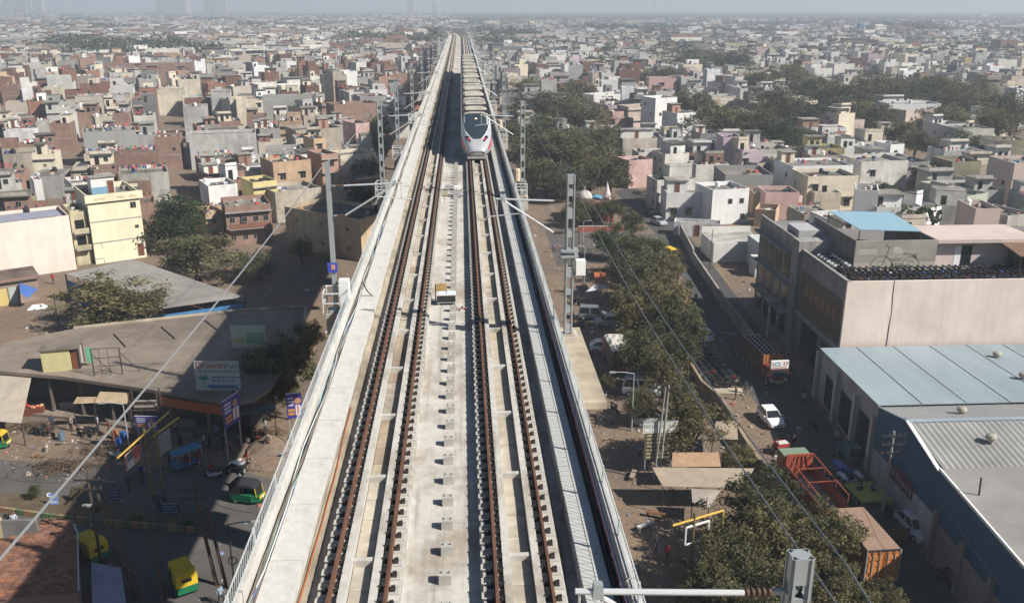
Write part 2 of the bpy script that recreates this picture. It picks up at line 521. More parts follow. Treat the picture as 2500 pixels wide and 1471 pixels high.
# left walkway: slabs near, one run beyond
wl = MB().box(-0.465, 0.465, 0.012, 2.988, -0.14, 0.0).mesh('walkway_slab', concrete_white)
for i in range(44):
    vplace('walkway_slab', wl, (AX - 4.335, -14 + i * 3.0, ZR + 0.13 + r2.uniform(0, 0.008)), r2.uniform(-0.003, 0.003))
b = MB(); sweep(b, rect(-4.80, -3.87, ZR - 0.01, ZR + 0.13), 118, YE); vp(b, 'walkway_strip', concrete_white)
b = MB(); sweep(b, rect(-4.80, -3.88, ZD + 0.002, ZR - 0.012), Y0, YE); vp(b, 'walkway_support', concrete)
# left cable trough and parapet
run(-5.04, -4.82, ZD + 0.003, ZR + 0.02, concrete_grey, 'cable_trough', 1)
run(-5.24, -5.05, ZD - 0.5, ZR + 0.62, concrete_white, 'parapet', 1)
# right walkway: cover plates near + long slabs, trough, parapet
run(3.80, 4.56, ZD + 0.002, ZR - 0.02, concrete, 'walkway_support', 1)
pl_me = MB().box(-0.19, 0.19, 0.012, 0.318, 0.0, 0.045).mesh('cover_plate', walk_grey)
for i in range(290):
    vplace('cover_plate', pl_me, (AX + 4.0, 12 + i * 0.33, ZR - 0.018 + r2.uniform(0, 0.006)), r2.uniform(-0.006, 0.006))
b = MB(); sweep(b, rect(3.81, 4.19, ZR - 0.018, ZR + 0.025), 108, YE); vp(b, 'walkway_strip', walk_grey)
wr = MB().box(-0.175, 0.175, 0.012, 2.988, 0.0, 0.06).mesh('walkway_slab', walk_grey)
for i in range(42):
    vplace('walkway_slab', wr, (AX + 4.38, -14 + i * 3.0, ZR - 0.016 + r2.uniform(0, 0.006)))
b = MB(); sweep(b, rect(4.21, 4.55, ZR - 0.018, ZR + 0.04), 112, YE); vp(b, 'walkway_strip', walk_grey)
run(4.88, 5.12, ZD - 0.5, ZR + 0.62, concrete_white, 'parapet', 1)
# cable hooks on the right parapet
hk = MB().box(-0.16, 0, -0.02, 0.02, 0, 0.03).box(-0.16, -0.13, -0.02, 0.02, 0, 0.10).mesh('cable_hook', galv_white)
for i in range(70):
    vplace('cable_hook', hk, (AX + 4.875, 12 + i * 1.35, ZR + 0.30))
# railings: posts + panels of bars along both parapets
def railing_panel(L):
    b = MB()
    for z in (0.06, 0.54): b.bar((0, 0, z), (0, L, z), 0.03)
    b.bar((0, 0.0, 0), (0, 0.0, 0.58), 0.06)
    n = int(L / 0.2)
    for i in range(n):
        y = (i + 0.5) * L / n
        b.bar((0, y, 0.06), (0, y + 0.10, 0.54), 0.012)
    return b.mesh('railing_panel', M('dull railing paint', (0.50, 0.53, 0.53), 0.5, 0.1))
rp = railing_panel(3.0)
for sx, n in ((-5.16, 46), (5.0, 46)):
    for i in range(n):
        o = vplace('railing_panel', rp, (AX + sx, -14 + i * 3.0, ZR + 0.62))
b = MB()
for sx in (-5.16, 5.0):
    for z in (0.30, 0.55):
        sweep(b, rect(sx - 0.02, sx + 0.02, ZR + 0.6 + z, ZR + 0.64 + z), 124, YE)
    t = 124.0
    while t < 470:
        x, y = P(t, sx); b.bar((x, y, ZR + 0.6), (x, y, ZR + 1.2), 0.06); t += 3.0
vp(b, 'distant_railing', galv_white, 'stuff')

# ---------------------------------------------------------------- cables lying along the viaduct (things of their own)
def cable(name, label, x, z, t0, t1, r, col, wob, seed, cat='cable', group=None, step=1.2):
    q = random.Random(seed)
    pts, t, ph, w2 = [], t0, q.uniform(0, 6), q.uniform(0.25, 0.6)
    while t <= t1:
        pts.append((AX + x + math.sin(t * w2 + ph) * wob + q.uniform(-wob, wob) * 0.4, t, z + r + abs(math.sin(t * 0.7 + ph)) * wob * 0.35))
        t += step * q.uniform(0.5, 1.3)
    o = MB().tube(pts, r, 5).build(name, paint_obj, color=col)
    return tag(o, label, cat, group)
zt = ZR + 0.03
cols = [((0.16, 0.36, 0.29), 'sea green'), ((0.36, 0.52, 0.46), 'pale green'), ((0.20, 0.17, 0.14), 'earth brown'), ((0.35, 0.50, 0.60), 'pale blue'), ((0.10, 0.20, 0.42), 'deep blue'), ((0.55, 0.60, 0.60), 'grey white'), ((0.05, 0.05, 0.06), 'black'), ((0.28, 0.20, 0.16), 'brown'), ((0.16, 0.13, 0.11), 'dark brown'), ((0.30, 0.27, 0.24), 'dusty grey')]
for i, (c, nm) in enumerate(cols):
    x = -5.0 + 0.02 * ((i * 7) % 10)
    cable('cable', nm + ' cable lying along the inside of the parapet left of the walkway', x, zt - 0.02 + 0.05 * (i % 3), 8, 118, 0.024, c, 0.075, 50 + i, group='cables along the walkway')
cable('cable', 'orange red cable on the kerb strip between walkway and left track', -3.76, ZD + 0.34, 9, 33, 0.022, (0.42, 0.12, 0.04), 0.04, 77)
cable('cable', 'bright blue cable hung on hooks inside the right parapet', 4.80, ZR + 0.34, 10, 46, 0.03, (0.03, 0.10, 0.45), 0.008, 78)
cable('cable', 'red cable hung on hooks beside the bright blue one', 4.74, ZR + 0.34, 10, 46, 0.028, (0.5, 0.05, 0.03), 0.008, 79)
cable('cable', 'white cable hung on hooks nearest the right walkway', 4.76, ZR + 0.42, 10, 50, 0.02, (0.6, 0.6, 0.6), 0.008, 80)
# black hose on the right deck
cable('hose', 'black hose lying in the shade along the foot of the right parapet', 4.70, ZD + 0.50, 16, 40, 0.05, (0.02, 0.02, 0.02), 0.03, 81, 'hose')

# ---------------------------------------------------------------- trackside cabinet and orange board in the middle of the deck
cx, cyy = at(1090, 745, ZD)
cab = empty('trackside_cabinet', (cx, cyy, ZD), 0.03, 'white trackside cabinet with two panelled lids on the deck between the tracks', 'cabinet')
MB().box(-0.52, 0.52, -0.02, 0.62, 0.14, 0.62).build('box', white_paint, cab)
for s in (-0.42, 0.42):
    MB().box(s - 0.05, s + 0.05, 0.05, 0.15, 0, 0.14).build('leg', galv, cab)
    MB().box(s - 0.05, s + 0.05, 0.45, 0.55, 0, 0.14).build('leg', galv, cab)
for s in (-0.23, 0.23):
    lid = MB().box(s - 0.21, s + 0.21, 0.08, 0.56, 0.62, 0.64).build('lid', paint_obj, cab, color=(0.35, 0.42, 0.6))
    MB().box(s - 0.18, s + 0.18, 0.11, 0.53, 0.64, 0.652).build('panel', paint_obj, lid, color=(0.72, 0.80, 0.85))
MB().box(-0.50, 0.50, -0.05, -0.02, 0.20, 0.56).build('front_plate', iron, cab)
x, y = at(1064, 735, ZD)
ob = empty('marker_board', (x, y, ZD), 0.1, 'orange marker board on a post beside the white trackside cabinet', 'board')
MB().bar((0, 0, 0), (0, 0, 1.0), 0.06).build('post', iron, ob)
MB().box(0.04, 0.62, -0.03, 0.0, 0.55, 1.0).build('board', paint_obj, ob, color=(0.42, 0.26, 0.10))
for i in range(5):
    x, y = at(1108 + i * 7, 752 + (i % 3) * 3, ZD)
    tag(MB().lathe([(0.04, 0), (0.07, 0.04), (0.07, 0.10), (0.03, 0.13)], 8).build('cable_coil', paint_obj, None, (x, y, ZD), 0, (0.30, 0.18 - 0.02 * i, 0.09)),
        'small orange connector lying in a row in front of the trackside cabinet', 'connector', 'connectors before the cabinet')
# switch gear on the far deck centre
for i, (px, py) in enumerate(((1095, 463), (1117, 464), (1085, 478), (1115, 481))):
    x, y = at(px, py, ZD)
    e = empty('track_equipment_box', (x, y, ZD), 0.0, ['low galvanised equipment box on the deck left of centre, in front of the train', 'pale equipment box on the deck right of centre, in front of the train', 'low brown equipment frame nearest the left track before the train', 'low dark equipment frame nearest the right track before the train'][i], 'equipment')
    MB().cbox((0, 0, 0.05), (0.62, 0.5, 0.34), 0, 0.92).build('box', (galv, white_paint, concrete_tan, galv)[i], e)
    MB().box(-0.38, 0.38, -0.3, 0.3, 0, 0.05).build('base_plate', iron, e)
# thin cross cable on the left walkway
x, y = at(880, 722, ZR + .14); x2, y2 = at(912, 722, ZR + .14)
tag(MB().tube([(x, y, ZR + 0.16), (x2, y2, ZR + 0.16)], 0.03, 5).build('conduit', paint_obj, color=(0.2, 0.22, 0.18)), 'thin dark conduit lying straight across the left walkway', 'conduit')
p = [(*at(a, b2, ZR + .14), ZR + 0.15) for a, b2 in ((884, 688), (890, 695), (893, 704), (900, 714), (908, 720))]
tag(MB().tube(p, 0.022, 5).build('loose_wire', dark_wire), 'loose dark wire curling over the left walkway', 'wire')
# ================================================================ train
steel_white = M('silver white train paint', (0.48, 0.49, 0.50), 0.3, 0.05, 0.6, metal=0.25, spec=0.5)
roof_beige = M('dusty beige train roof', (0.50, 0.46, 0.38), 0.85, 0.18, 1.2, stain=0.2)
train_red = M('red train paint', (0.60, 0.04, 0.05), 0.4, 0.05, 1)
lamp_red, _N, _L, _B = nt('lit red lamp'); _B.inputs['Base Color'].default_value = (.5, .02, .05, 1); _B.inputs['Emission Color'].default_value = (1, .05, .1, 1); _B.inputs['Emission Strength'].default_value = 0.6
lamp_warm, _N, _L, _B = nt('lit warm lamp'); _B.inputs['Base Color'].default_value = (.9, .8, .5, 1); _B.inputs['Emission Color'].default_value = (1, .72, .35, 1); _B.inputs['Emission Strength'].default_value = 3.0
TX = AX + TR[1]
TY = 91.6
train = empty('commuter_train', (TX, TY, ZR), 0, 'silver white pointed train with dark windscreen and red flashes on the right track', 'train')
def sect(w, z0, z1, sh):
    """body cross-section: half width w, floor z0, roof z1, shoulder sh"""
    return [(-w * 0.86, z0), (-w, z0 + 0.45), (-w, z1 - sh * 1.25), (-w * 0.93, z1 - sh * 0.55), (-w * 0.78, z1 - sh * 0.12), (-w * 0.4, z1 + sh * 0.03), (w * 0.4, z1 + sh * 0.03),
            (w * 0.78, z1 - sh * 0.12), (w * 0.93, z1 - sh * 0.55), (w, z1 - sh * 1.25), (w, z0 + 0.45), (w * 0.86, z0)]
def ring(y, w, z0, z1, sh):
    return [(x, y, z) for x, z in sect(w, z0, z1, sh)][::-1]
def nose_z(y):   # roof line of the nose
    k = min(1.0, max(0.0, y / 6.6))
    return 1.15 + 2.70 * (k ** 0.85)
def nose_w(y):
    k = min(1.0, max(0.0, y / 4.2))
    return 0.78 + 0.82 * math.sin(k * math.pi / 2) ** 0.8
b = MB(); b.smooth = True
NY = [0.0, 0.12, 0.35, 0.7, 1.2, 1.8, 2.5, 3.3, 4.2, 5.2, 6.2, 7.0, 8.0]
rings = []
for y in NY:
    z1 = nose_z(y) if y < 6.6 else 3.85
    rings.append(ring(y, nose_w(y), 0.32 if y > 0.3 else 0.42, z1, min(0.75, 0.35 + y * 0.08)))
rings.insert(0, [(x * 0.6, -0.12, 0.6 + (z - 0.42) * 0.55) for x, _y, z in rings[0]])
rings.append(ring(21.4, 1.6, 0.32, 3.85, 0.75))
b.loft(rings)
nose = b.build('nose_car_body', steel_white, train)
# windscreen: a skin just above the nose from low front to the brow
def on_nose(y, u, lift=0.02):
    z1 = nose_z(y); w_ = nose_w(y); sh = min(0.75, 0.35 + y * 0.08)
    a = abs(u)
    prof = [(0.0, z1 + sh * 0.03), (0.4, z1 + sh * 0.03), (0.78, z1 - sh * 0.12), (0.93, z1 - sh * 0.55), (1.0, z1 - sh * 1.25)]
    for (ua, za), (ub, zb) in zip(prof, prof[1:]):
        if a <= ub + 1e-9:
            z = za + (zb - za) * (a - ua) / (ub - ua); break
    return (u * w_, y - lift * 0.6, z + lift)
def skin(rows, lift):
    b = MB(); b.smooth = True
    grid = [[on_nose(y, u, lift) for u in np.linspace(u0, u1, 9)] for y, u0, u1 in rows]
    b.loft(grid, False, False)
    return b
ws = skin([(1.45, -0.32, 0.32), (1.8, -0.48, 0.48), (2.5, -0.62, 0.62), (3.3, -0.72, 0.72), (4.2, -0.80, 0.80), (5.2, -0.85, 0.85), (6.0, -0.88, 0.88), (6.58, -0.90, 0.90)], 0.035)
wso = ws.build('windscreen', pane_blue, train)
for s in (-1, 1):
    skin([(1.0, s * 0.52, s * 0.66), (1.5, s * 0.56, s * 0.80), (2.1, s * 0.62, s * 0.86)], 0.03).build('headlight_housing', pane_dark, train)
    o = skin([(1.25, s * 0.58, s * 0.66), (1.65, s * 0.64, s * 0.74)], 0.05).build('headlight', lamp_red, train)
    # white brow stripe either side of the windscreen
    skin([(1.4, s * 0.34, s * 0.44), (2.5, s * 0.64, s * 0.72), (4.2, s * 0.82, s * 0.88), (6.5, s * 0.905, s * 0.95)], 0.032).build('windscreen_surround', white_paint, train)
    bb = MB()
    pts = [(0.55, 0.75, 1.15), (1.3, 0.85, 1.75), (3.0, 1.3, 2.1), (4.2, 1.7, 2.0), (3.0, 1.0, 1.5), (1.4, 0.62, 1.1)]
    vs = []
    for y, z0, z1 in ((0.7, 0.85, 1.15), (1.3, 0.9, 1.6), (2.2, 1.0, 1.9), (3.4, 1.3, 2.0), (4.6, 1.7, 2.0)):
        w_ = nose_w(y) + 0.012
        vs.append([(s * w_, y, z0), (s * w_, y, min(z1, nose_z(y) - 0.6))])
    bb.loft(vs, False, False).build('red_flash', train_red, train)
MB().lathe([(0.10, 0), (0.12, 0.05), (0.08, 0.1)], 10, (0, 5.35, nose_z(5.35) + 0.04), 'y').build('marker_lamp', lamp_warm, train)
MB().bar((-0.3, 2.2, nose_z(2.2) + 0.06), (0.1, 3.6, nose_z(3.6) + 0.06), 0.04).build('wiper', black, train)
MB().box(-1.0, 1.0, -0.05, 0.9, 0.10, 0.36).build('skirt', concrete_grey, train)
def car_roof(y0, y1, first):
    """dusty roof skin with air-conditioning housings"""
    r = MB(); r.smooth = False
    r.loft([[(x, y, z + 0.025) for x, z in sect(1.6, 0.3, 3.85, 0.75)[3:9]] for y in (y0 + 0.15, y1 - 0.15)], False, False)
    return r
CL = 22.0
for c in range(6):
    y0 = 6.7 if c == 0 else c * CL + 0.1
    y1 = (c + 1) * CL - 0.9
    if c:
        bb = MB(); bb.loft([ring(y0, 1.6, 0.32, 3.85, 0.75), ring(y1, 1.6, 0.32, 3.85, 0.75)])
        bb.build('car_body', steel_white, train)
    rf = car_roof(y0, y1, c == 0).build('car_roof', roof_beige, train)
    for q in ((0.20, 0.40), (0.62, 0.82)):
        a, e = y0 + (y1 - y0) * q[0], y0 + (y1 - y0) * q[1]
        b = MB()
        b.loft([[(-1.15, a, 3.82), (-1.05, a + .1, 4.06), (1.05, a + .1, 4.06), (1.15, a, 3.82)], [(-1.15, e, 3.82), (-1.05, e - .1, 4.06), (1.05, e - .1, 4.06), (1.15, e, 3.82)]], True, True)
        b.build('air_conditioner', roof_beige, rf)
        MB().box(-1.22, 1.22, a - 1.1, a - 0.02, 3.74, 3.95).build('roof_recess', black, rf)
        for s in (-1, 1):
            MB().box(s * 1.30 - 0.16, s * 1.30 + 0.16, a - 1.6, a + 0.8, 3.5, 3.93).build('vent', black, rf)
    if c < 5:
        MB().box(-1.32, 1.32, y1, y1 + 1.0, 0.7, 3.62).build('gangway', rubber, train)
        MB().box(-1.38, 1.38, y1 + 0.2, y1 + 0.32, 0.6, 3.80).build('gangway', rubber, train)
    for s in (-1, 1):
        for k in range(5):
            ya = max(y0, 8.2 if c == 0 else 0) + 0.9 + k * (3.9 if c else 2.6)
            if ya + 2.2 > y1 - .3: break
            MB().box(s * 1.612 - 0.01, s * 1.612 + 0.01, ya, ya + 2.3, 1.75, 2.65).build('window', pane_dark, train)
        MB().box(s * 1.606 - 0.004, s * 1.606 + 0.004, max(y0, 8.2 if c == 0 else 0), y1 - 0.1, 1.15, 1.45).build('stripe', paint_obj, train, color=(0.05, 0.28, 0.45))
for c in range(6):
    for yb in ((c * CL + (5.5 if c == 0 else 3.2)), (c + 1) * CL - 3.6):
        bg = MB().box(-1.1, 1.1, yb - 1.4, yb + 1.4, 0.35, 0.6).build('bogie', iron, train)
        for s in (-1, 1):
            for q in (-1.0, 1.0):
                MB().lathe([(0.30, -0.06), (0.42, -0.05), (0.42, 0.06), (0.3, 0.07)], 14, (s * 0.75, yb + q, 0.425), 'x').build('wheel', iron, bg)
# ================================================================ catenary masts, brackets, wires
ZT = 32.75
def lattice_mast_parts(root, h, wide=0.36, deep=0.28, seed=0):
    q = random.Random(seed)
    b = MB()
    for sx in (-1, 1):
        for sy in (-1, 1):
            x, y = sx * wide / 2, sy * deep / 2
            b.box(x - 0.05, x + 0.05, y - 0.012, y + 0.012, 0, h)
            b.box(x - 0.012, x + 0.012, y - 0.05, y + 0.05, 0, h)
    b.build('upright', galv, root)
    z, k = 0.1, 0
    while z < h - 0.3:
        hh = 0.32 if k % 3 else 0.5
        b = MB()
        for sy in (-1, 1):
            b.box(-wide / 2 - 0.03, wide / 2 + 0.03, sy * deep / 2 - 0.02 - 0.004, sy * deep / 2 + 0.02 + 0.004, z, z + hh)
        for sx in (-1, 1):
            b.box(sx * wide / 2 - 0.024, sx * wide / 2 + 0.024, -deep / 2 + 0.03, deep / 2 - 0.03, z, z + hh)
        b.build('batten_plate', galv, root)
        z += hh + 0.55; k += 1
    MB().box(-wide / 2 - 0.03, wide / 2 + 0.03, -deep / 2 - 0.03, deep / 2 + 0.03, h - 0.42, h).build('cap_plate', galv, root)
    MB().box(-wide / 2 - 0.16, wide / 2 + 0.16, -deep / 2 - 0.16, deep / 2 + 0.16, 0, 0.05).build('base_plate', concrete_tan, root)
def bracket(root, side, track_x, base_z, z_arm=6.0, reach=None, near=False):
    """bracket arm towards the track: side = -1 arm points to -x"""
    L_ = abs(track_x) if reach is None else reach
    x0 = side * 0.35
    x1 = side * L_
    za = z_arm
    p = MB()
    p.lathe([(0.03, 0), (0.07, 0.04), (0.07, 0.07), (0.04, 0.09), (0.07, 0.12), (0.07, 0.15), (0.04, 0.17), (0.07, 0.20), (0.07, 0.23), (0.04, 0.25), (0.07, 0.28), (0.07, 0.31), (0.04, 0.33), (0.07, 0.36), (0.07, 0.39), (0.03, 0.42)], 10, (0, 0, 0), 'x')
    ins = p.mesh('insulator', insul)
    for z, a in ((za, 0.0), (za - 1.5, 0.45)):
        o = place('insulator', ins, root, (x0 + (0.0 if side > 0 else -0.42), 0, z))
        MB().bar((side * 0.18, 0, z), (x0, 0, z), 0.07).build('bracket_clamp', galv, root)
    b = MB(); b.tube([(x0 + side * 0.4, 0, za), (x1, 0, za + 0.12)], 0.045, 8); b.build('bracket_tube', alu, root)
    b = MB(); b.tube([(x0 + side * 0.38, 0, za - 1.5), (x1 * 0.9, 0, za + 0.05)], 0.045, 8); b.build('stay_tube', alu, root)
    b = MB(); b.tube([(x1 * 0.62, 0, za - 0.55), (x1 * 1.12, 0.15, za - 0.75)], 0.03, 6); b.tube([(x1 * 0.98, 0.0, za + 0.1), (x1 * 0.98, 0.1, za - 0.7)], 0.02, 6); b.build('registration_arm', alu, root)
    MB().cbox((x1 * 0.9, 0, za + 0.02), (0.16, 0.14, 0.22), 0, 0.8).build('clamp', galv, root)
def mast(name, X, Y, label, side, kind, h=None, arms=1, group='catenary masts along the viaduct', cage=False, slim=False, za=6.5):
    base = ZR - 0.1
    h = h or (ZT - base)
    e = empty(name, (X, Y, base), 0, label, 'mast', group)
    if kind == 'lattice':
        lattice_mast_parts(e, h, *((0.23, 0.2) if slim else (0.30, 0.24)))
    else:
        b = MB()
        b.box(-0.11, 0.11, -0.13, -0.11, 0, h); b.box(-0.11, 0.11, 0.11, 0.13, 0, h); b.box(-0.015, 0.015, -0.11, 0.11, 0, h)
        b.build('post', galv, e)
        MB().box(-0.32, 0.32, -0.32, 0.32, 0, 0.05).build('base_plate', galv, e)
    for k in range(arms):
        tx = (AX + TR[1] if side < 0 else AX + TR[0]) - X
        bracket(e, side, tx, base, za)
    # corbel carrying the mast outside the parapet
    s = -side
    MB().prism([(-0.45, -0.6), (0.45, -0.6), (0.45, 0.6), (-0.45, 0.6)], -1.1, -0.002).build('corbel', concrete, e)
    if cage:
        b = MB()
        for yy in (-0.7, 0.7):
            for xx in (-0.55, 0.35): b.bar((xx, yy, 0), (xx, yy, 1.15), 0.05)
        for zz in (0.6, 1.12):
            for a_, b_ in (((-.55, -.7), (-.55, .7)), ((-.55, -.7), (.35, -.7)), ((-.55, .7), (.35, .7))):
                b.bar((*a_, zz), (*b_, zz), 0.05)
        b.build('guard_cage', galv_white, e)
    return e
XR, XL = 5.35, -6.15
right_y = [10.6, 40.4, 73.7] + [107 + 33.5 * i for i in range(11)]
left_y = [2.0, 44.6, 74.4, 94.0] + [124 + 33.5 * i for i in range(10)]
ordn = ['first', 'second', 'third', 'fourth', 'fifth', 'sixth', 'seventh', 'eighth', 'ninth', 'tenth', 'eleventh', 'twelfth', 'thirteenth', 'fourteenth', 'fifteenth']
for i, y in enumerate(right_y):
    lb = ['grey lattice mast head at the bottom edge of the picture, right of the viaduct', 'tall grey lattice mast with equipment box, nearest whole mast right of the viaduct'][i] if i < 2 else 'grey lattice mast on the right parapet, %s one counting from the camera' % ordn[i]
    e = mast('catenary_mast', XR + (0.05 if i else -0.22), y, lb, -1, 'lattice', cage=(i >= 2), slim=(i == 0), za=7.1 if i == 0 else 6.5)
    if i == 1:
        MB().box(0.30, 0.75, -0.25, 0.2, 3.0, 3.7).build('equipment_box', white_paint, e)
        MB().box(-0.4, 0.4, -0.3, 0.3, 3.86, 3.96).build('collar', galv, e)
        MB().box(-0.4, 0.4, -0.3, 0.3, 4.12, 4.22).build('collar', galv, e)
    if i == 2 or i == 3:
        MB().lathe([(0.2, 0), (0.26, 0.1), (0.26, 1.0), (0.2, 1.1)], 10, (-0.45, -0.2, 1.2)).build('balance_weight', paint_obj, e, color=(0.55, 0.45, 0.32))
for i, y in enumerate(left_y):
    lb = 'grey steel mast out of the frame beside the near left parapet' if i == 0 else ('plain blue grey steel post mast with small blue plate, nearest on the left parapet' if i == 1 else 'grey lattice mast on the left parapet, %s one counting from the camera' % ordn[i])
    e = mast('catenary_mast', XL, y, lb, 1, 'post' if i < 2 else 'lattice', cage=(i >= 1))
    if i == 1:
        MB().box(-0.28, 0.22, -0.19, -0.15, 2.1, 2.6).build('number_plate', paint_obj, e, color=(0.05, 0.08, 0.45))
        MB().box(-0.1, 0.1, -0.205, -0.191, 2.25, 2.5).build('emblem', paint_obj, e, color=(0.6, 0.3, 0.2))
        MB().box(0.25, 0.75, -0.35, 0.15, 0.1, 1.7).build('equipment_box', white_paint, e)
# concrete ledge by the second right mast
lx, ly = at(1400, 900, ZR - 0.2)
tag(MB().box(AX + 5.13, AX + 6.35, 32.6, 41.4, ZR - 0.42, ZR - 0.12).build('concrete_ledge', concrete_tan), 'pale concrete ledge outside the right parapet at the foot of the second mast', 'ledge')
# feeder wires along the mast heads
def wire(name, label, pts, r=0.02, m=None, sag=0.5, group=None, n=10):
    out = []
    for (a, b_) in zip(pts, pts[1:]):
        for k in range(n):
            q = k / n
            out.append((a[0] + (b_[0] - a[0]) * q, a[1] + (b_[1] - a[1]) * q, a[2] + (b_[2] - a[2]) * q - sag * 4 * q * (1 - q)))
    out.append(pts[-1])
    return tag(MB().tube(out, r, 4).build(name, m or wire_mat), label, 'wire', group)
wire('feeder_wire', 'thick pale wire slanting across the left side from mast head to mast head', [(XL - 0.25, -20, ZT - 0.25)] + [(XL - 0.25, y, ZT - 0.25) for y in left_y], 0.03, sag=0.35)
wire('feeder_wire', 'upper thin wire over the trees between the right masts', [(XR + 0.45, -20, ZT - 0.2)] + [(XR + 0.45, y, ZT - 0.2) for y in right_y], 0.016, sag=0.5)
wire('feeder_wire', 'lower thin wire over the trees between the right masts', [(XR + 0.42, -20, ZT - 0.9)] + [(XR + 0.42, y, ZT - 0.9) for y in right_y], 0.016, sag=0.5)
# ================================================================ houses
PAL = {'W': ((0.80, 0.785, 0.755), 'white'), 'w': ((0.70, 0.67, 0.61), 'off-white'), 'C': ((0.71, 0.63, 0.49), 'cream'), 'G': ((0.33, 0.325, 0.31), 'dark grey'),
       'g': ((0.47, 0.455, 0.43), 'light grey'), 'B': ((0.56, 0.49, 0.40), 'beige'), 'P': ((0.60, 0.40, 0.36), 'salmon pink'), 'L': ((0.60, 0.47, 0.53), 'lilac'),
       'O': ((0.55, 0.38, 0.25), 'tan orange'), 'Y': ((0.68, 0.57, 0.27), 'yellow'), 'S': ((0.40, 0.24, 0.18), 'terracotta'), 'U': ((0.10, 0.28, 0.48), 'blue'),
       'N': ((0.62, 0.50, 0.44), 'pale pink'), 'V': ((0.36, 0.34, 0.22), 'olive'), 'M': ((0.52, 0.56, 0.47), 'pale green'), 'b': ((0.25, 0.125, 0.085), 'red brick')}
NUMW = {1: 'one-storey', 2: 'two-storey', 3: 'three-storey', 4: 'four-storey', 5: 'five-storey'}
cloth_vc = vc_mat('washing and odds and ends', 0.9, 0.1, 3.0)
def painted(me, cols):
    """give every polygon its own paint"""
    a = me.attributes.new('paint', 'FLOAT_COLOR', 'FACE')
    a.data.foreach_set('color', np.array([(*c, 1) for c in cols], dtype=np.float32).ravel())
win_frame = M('window frame', (0.30, 0.27, 0.23), 0.7, 0.1)
def window_mesh(w, h, shade=True):
    b = MB()
    b.mat(win_frame)
    t = 0.07
    b.box(-w / 2 - t, w / 2 + t, -0.04, 0.02, -t, 0); b.box(-w / 2 - t, w / 2 + t, -0.04, 0.02, h, h + t)
    b.box(-w / 2 - t, -w / 2, -0.04, 0.02, 0, h); b.box(w / 2, w / 2 + t, -0.04, 0.02, 0, h)
    b.box(-0.025, 0.025, -0.03, 0.01, 0, h)
    b.mat(pane_dark).box(-w / 2, w / 2, -0.012, 0.0, 0, h)
    if shade: b.mat(concrete_grey).box(-w / 2 - 0.3, w / 2 + 0.3, -0.5, 0.0, h + 0.16, h + 0.24)
    return b.mesh('window')
WIN = {k: window_mesh(*v) for k, v in {'s': (0.8, 0.9, False), 'm': (1.2, 1.3, True), 'l': (1.7, 1.4, True), 'v': (0.5, 0.45, False)}.items()}
def door_mesh():
    b = MB()
    b.mat(wood_red).box(-0.45, 0.45, -0.03, 0.0, 0, 2.05)
    b.mat(concrete_grey).box(-0.53, -0.45, -0.05, 0.0, 0, 2.13).box(0.45, 0.53, -0.05, 0.0, 0, 2.13).box(-0.45, 0.45, -0.05, 0.0, 2.05, 2.13)
    return b.mesh('door')
DOOR = door_mesh()
tank_b = MB(); tank_b.smooth = False
tank_b.lathe([(0.50, 0), (0.52, 0.25), (0.50, 0.28), (0.52, 0.55), (0.50, 0.58), (0.52, 0.95), (0.42, 1.12), (0.18, 1.2), (0.16, 1.28)], 12)
TANK = tank_b.mesh('water_tank', paint_obj)
dish = MB(); dish.smooth = True
dish.lathe([(0.02, 0.0), (0.25, 0.05), (0.42, 0.16), (0.42, 0.17), (0.25, 0.06), (0.02, 0.01)], 12)
DISH = dish.mesh('satellite_dish', galv)
HOUSES, FOOT = [], []
CLOTH = [(0.7, 0.7, 0.7), (0.5, 0.05, 0.06), (0.06, 0.08, 0.22), (0.45, 0.14, 0.2), (0.07, 0.2, 0.11), (0.7, 0.68, 0.62), (0.1, 0.1, 0.12), (0.03, 0.03, 0.04), (0.06, 0.05, 0.09), (0.5, 0.25, 0.1), (0.3, 0.4, 0.5), (0.5, 0.1, 0.1), (0.8, 0.78, 0.7)]
DULL = [(0.25, 0.22, 0.18), (0.4, 0.38, 0.34), (0.12, 0.11, 0.10), (0.5, 0.45, 0.38), (0.3, 0.14, 0.09), (0.6, 0.6, 0.58), (0.08, 0.12, 0.2)]
def clutter_mesh(q, w, d, nd, ncl):
    """odds and ends and washing on a roof terrace, local frame x 0..w, y 0..d, z 0"""
    b, cols = MB(), []
    for _ in range(nd):
        n0 = len(b.f)
        s = q.uniform(0.25, 0.9)
        b.cbox((q.uniform(0.6, w - 0.6), q.uniform(0.6, d - 0.6), 0), (s, q.uniform(0.3, 1.1), q.uniform(0.15, 0.7)), q.uniform(0, 3))
        cols += [q.choice(DULL if q.random() < 0.75 else CLOTH)] * (len(b.f) - n0)
    for _ in range(ncl):
        y = q.uniform(0.5, d - 0.5)
        x, x1 = 0.4, w - 0.4
        for xx in (x, x1):
            n0 = len(b.f); b.bar((xx, y, 0), (xx, y, 1.75), 0.05); cols += [(0.2, 0.18, 0.15)] * (len(b.f) - n0)
        while x < x1 - 0.5:
            ww = q.uniform(0.25, 0.6)
            if q.random() < 0.55:
                n0 = len(b.f)
                hh = q.uniform(0.35, 0.8)
                b.box(x, min(x + ww, x1), y - 0.012, y + 0.012, 1.7 - hh, 1.7)
                cols += [q.choice(CLOTH)] * (len(b.f) - n0)
            x += ww + 0.06
    if not b.f: return None
    me = b.mesh('rooftop_clutter', cloth_vc)
    painted(me, cols)
    return me
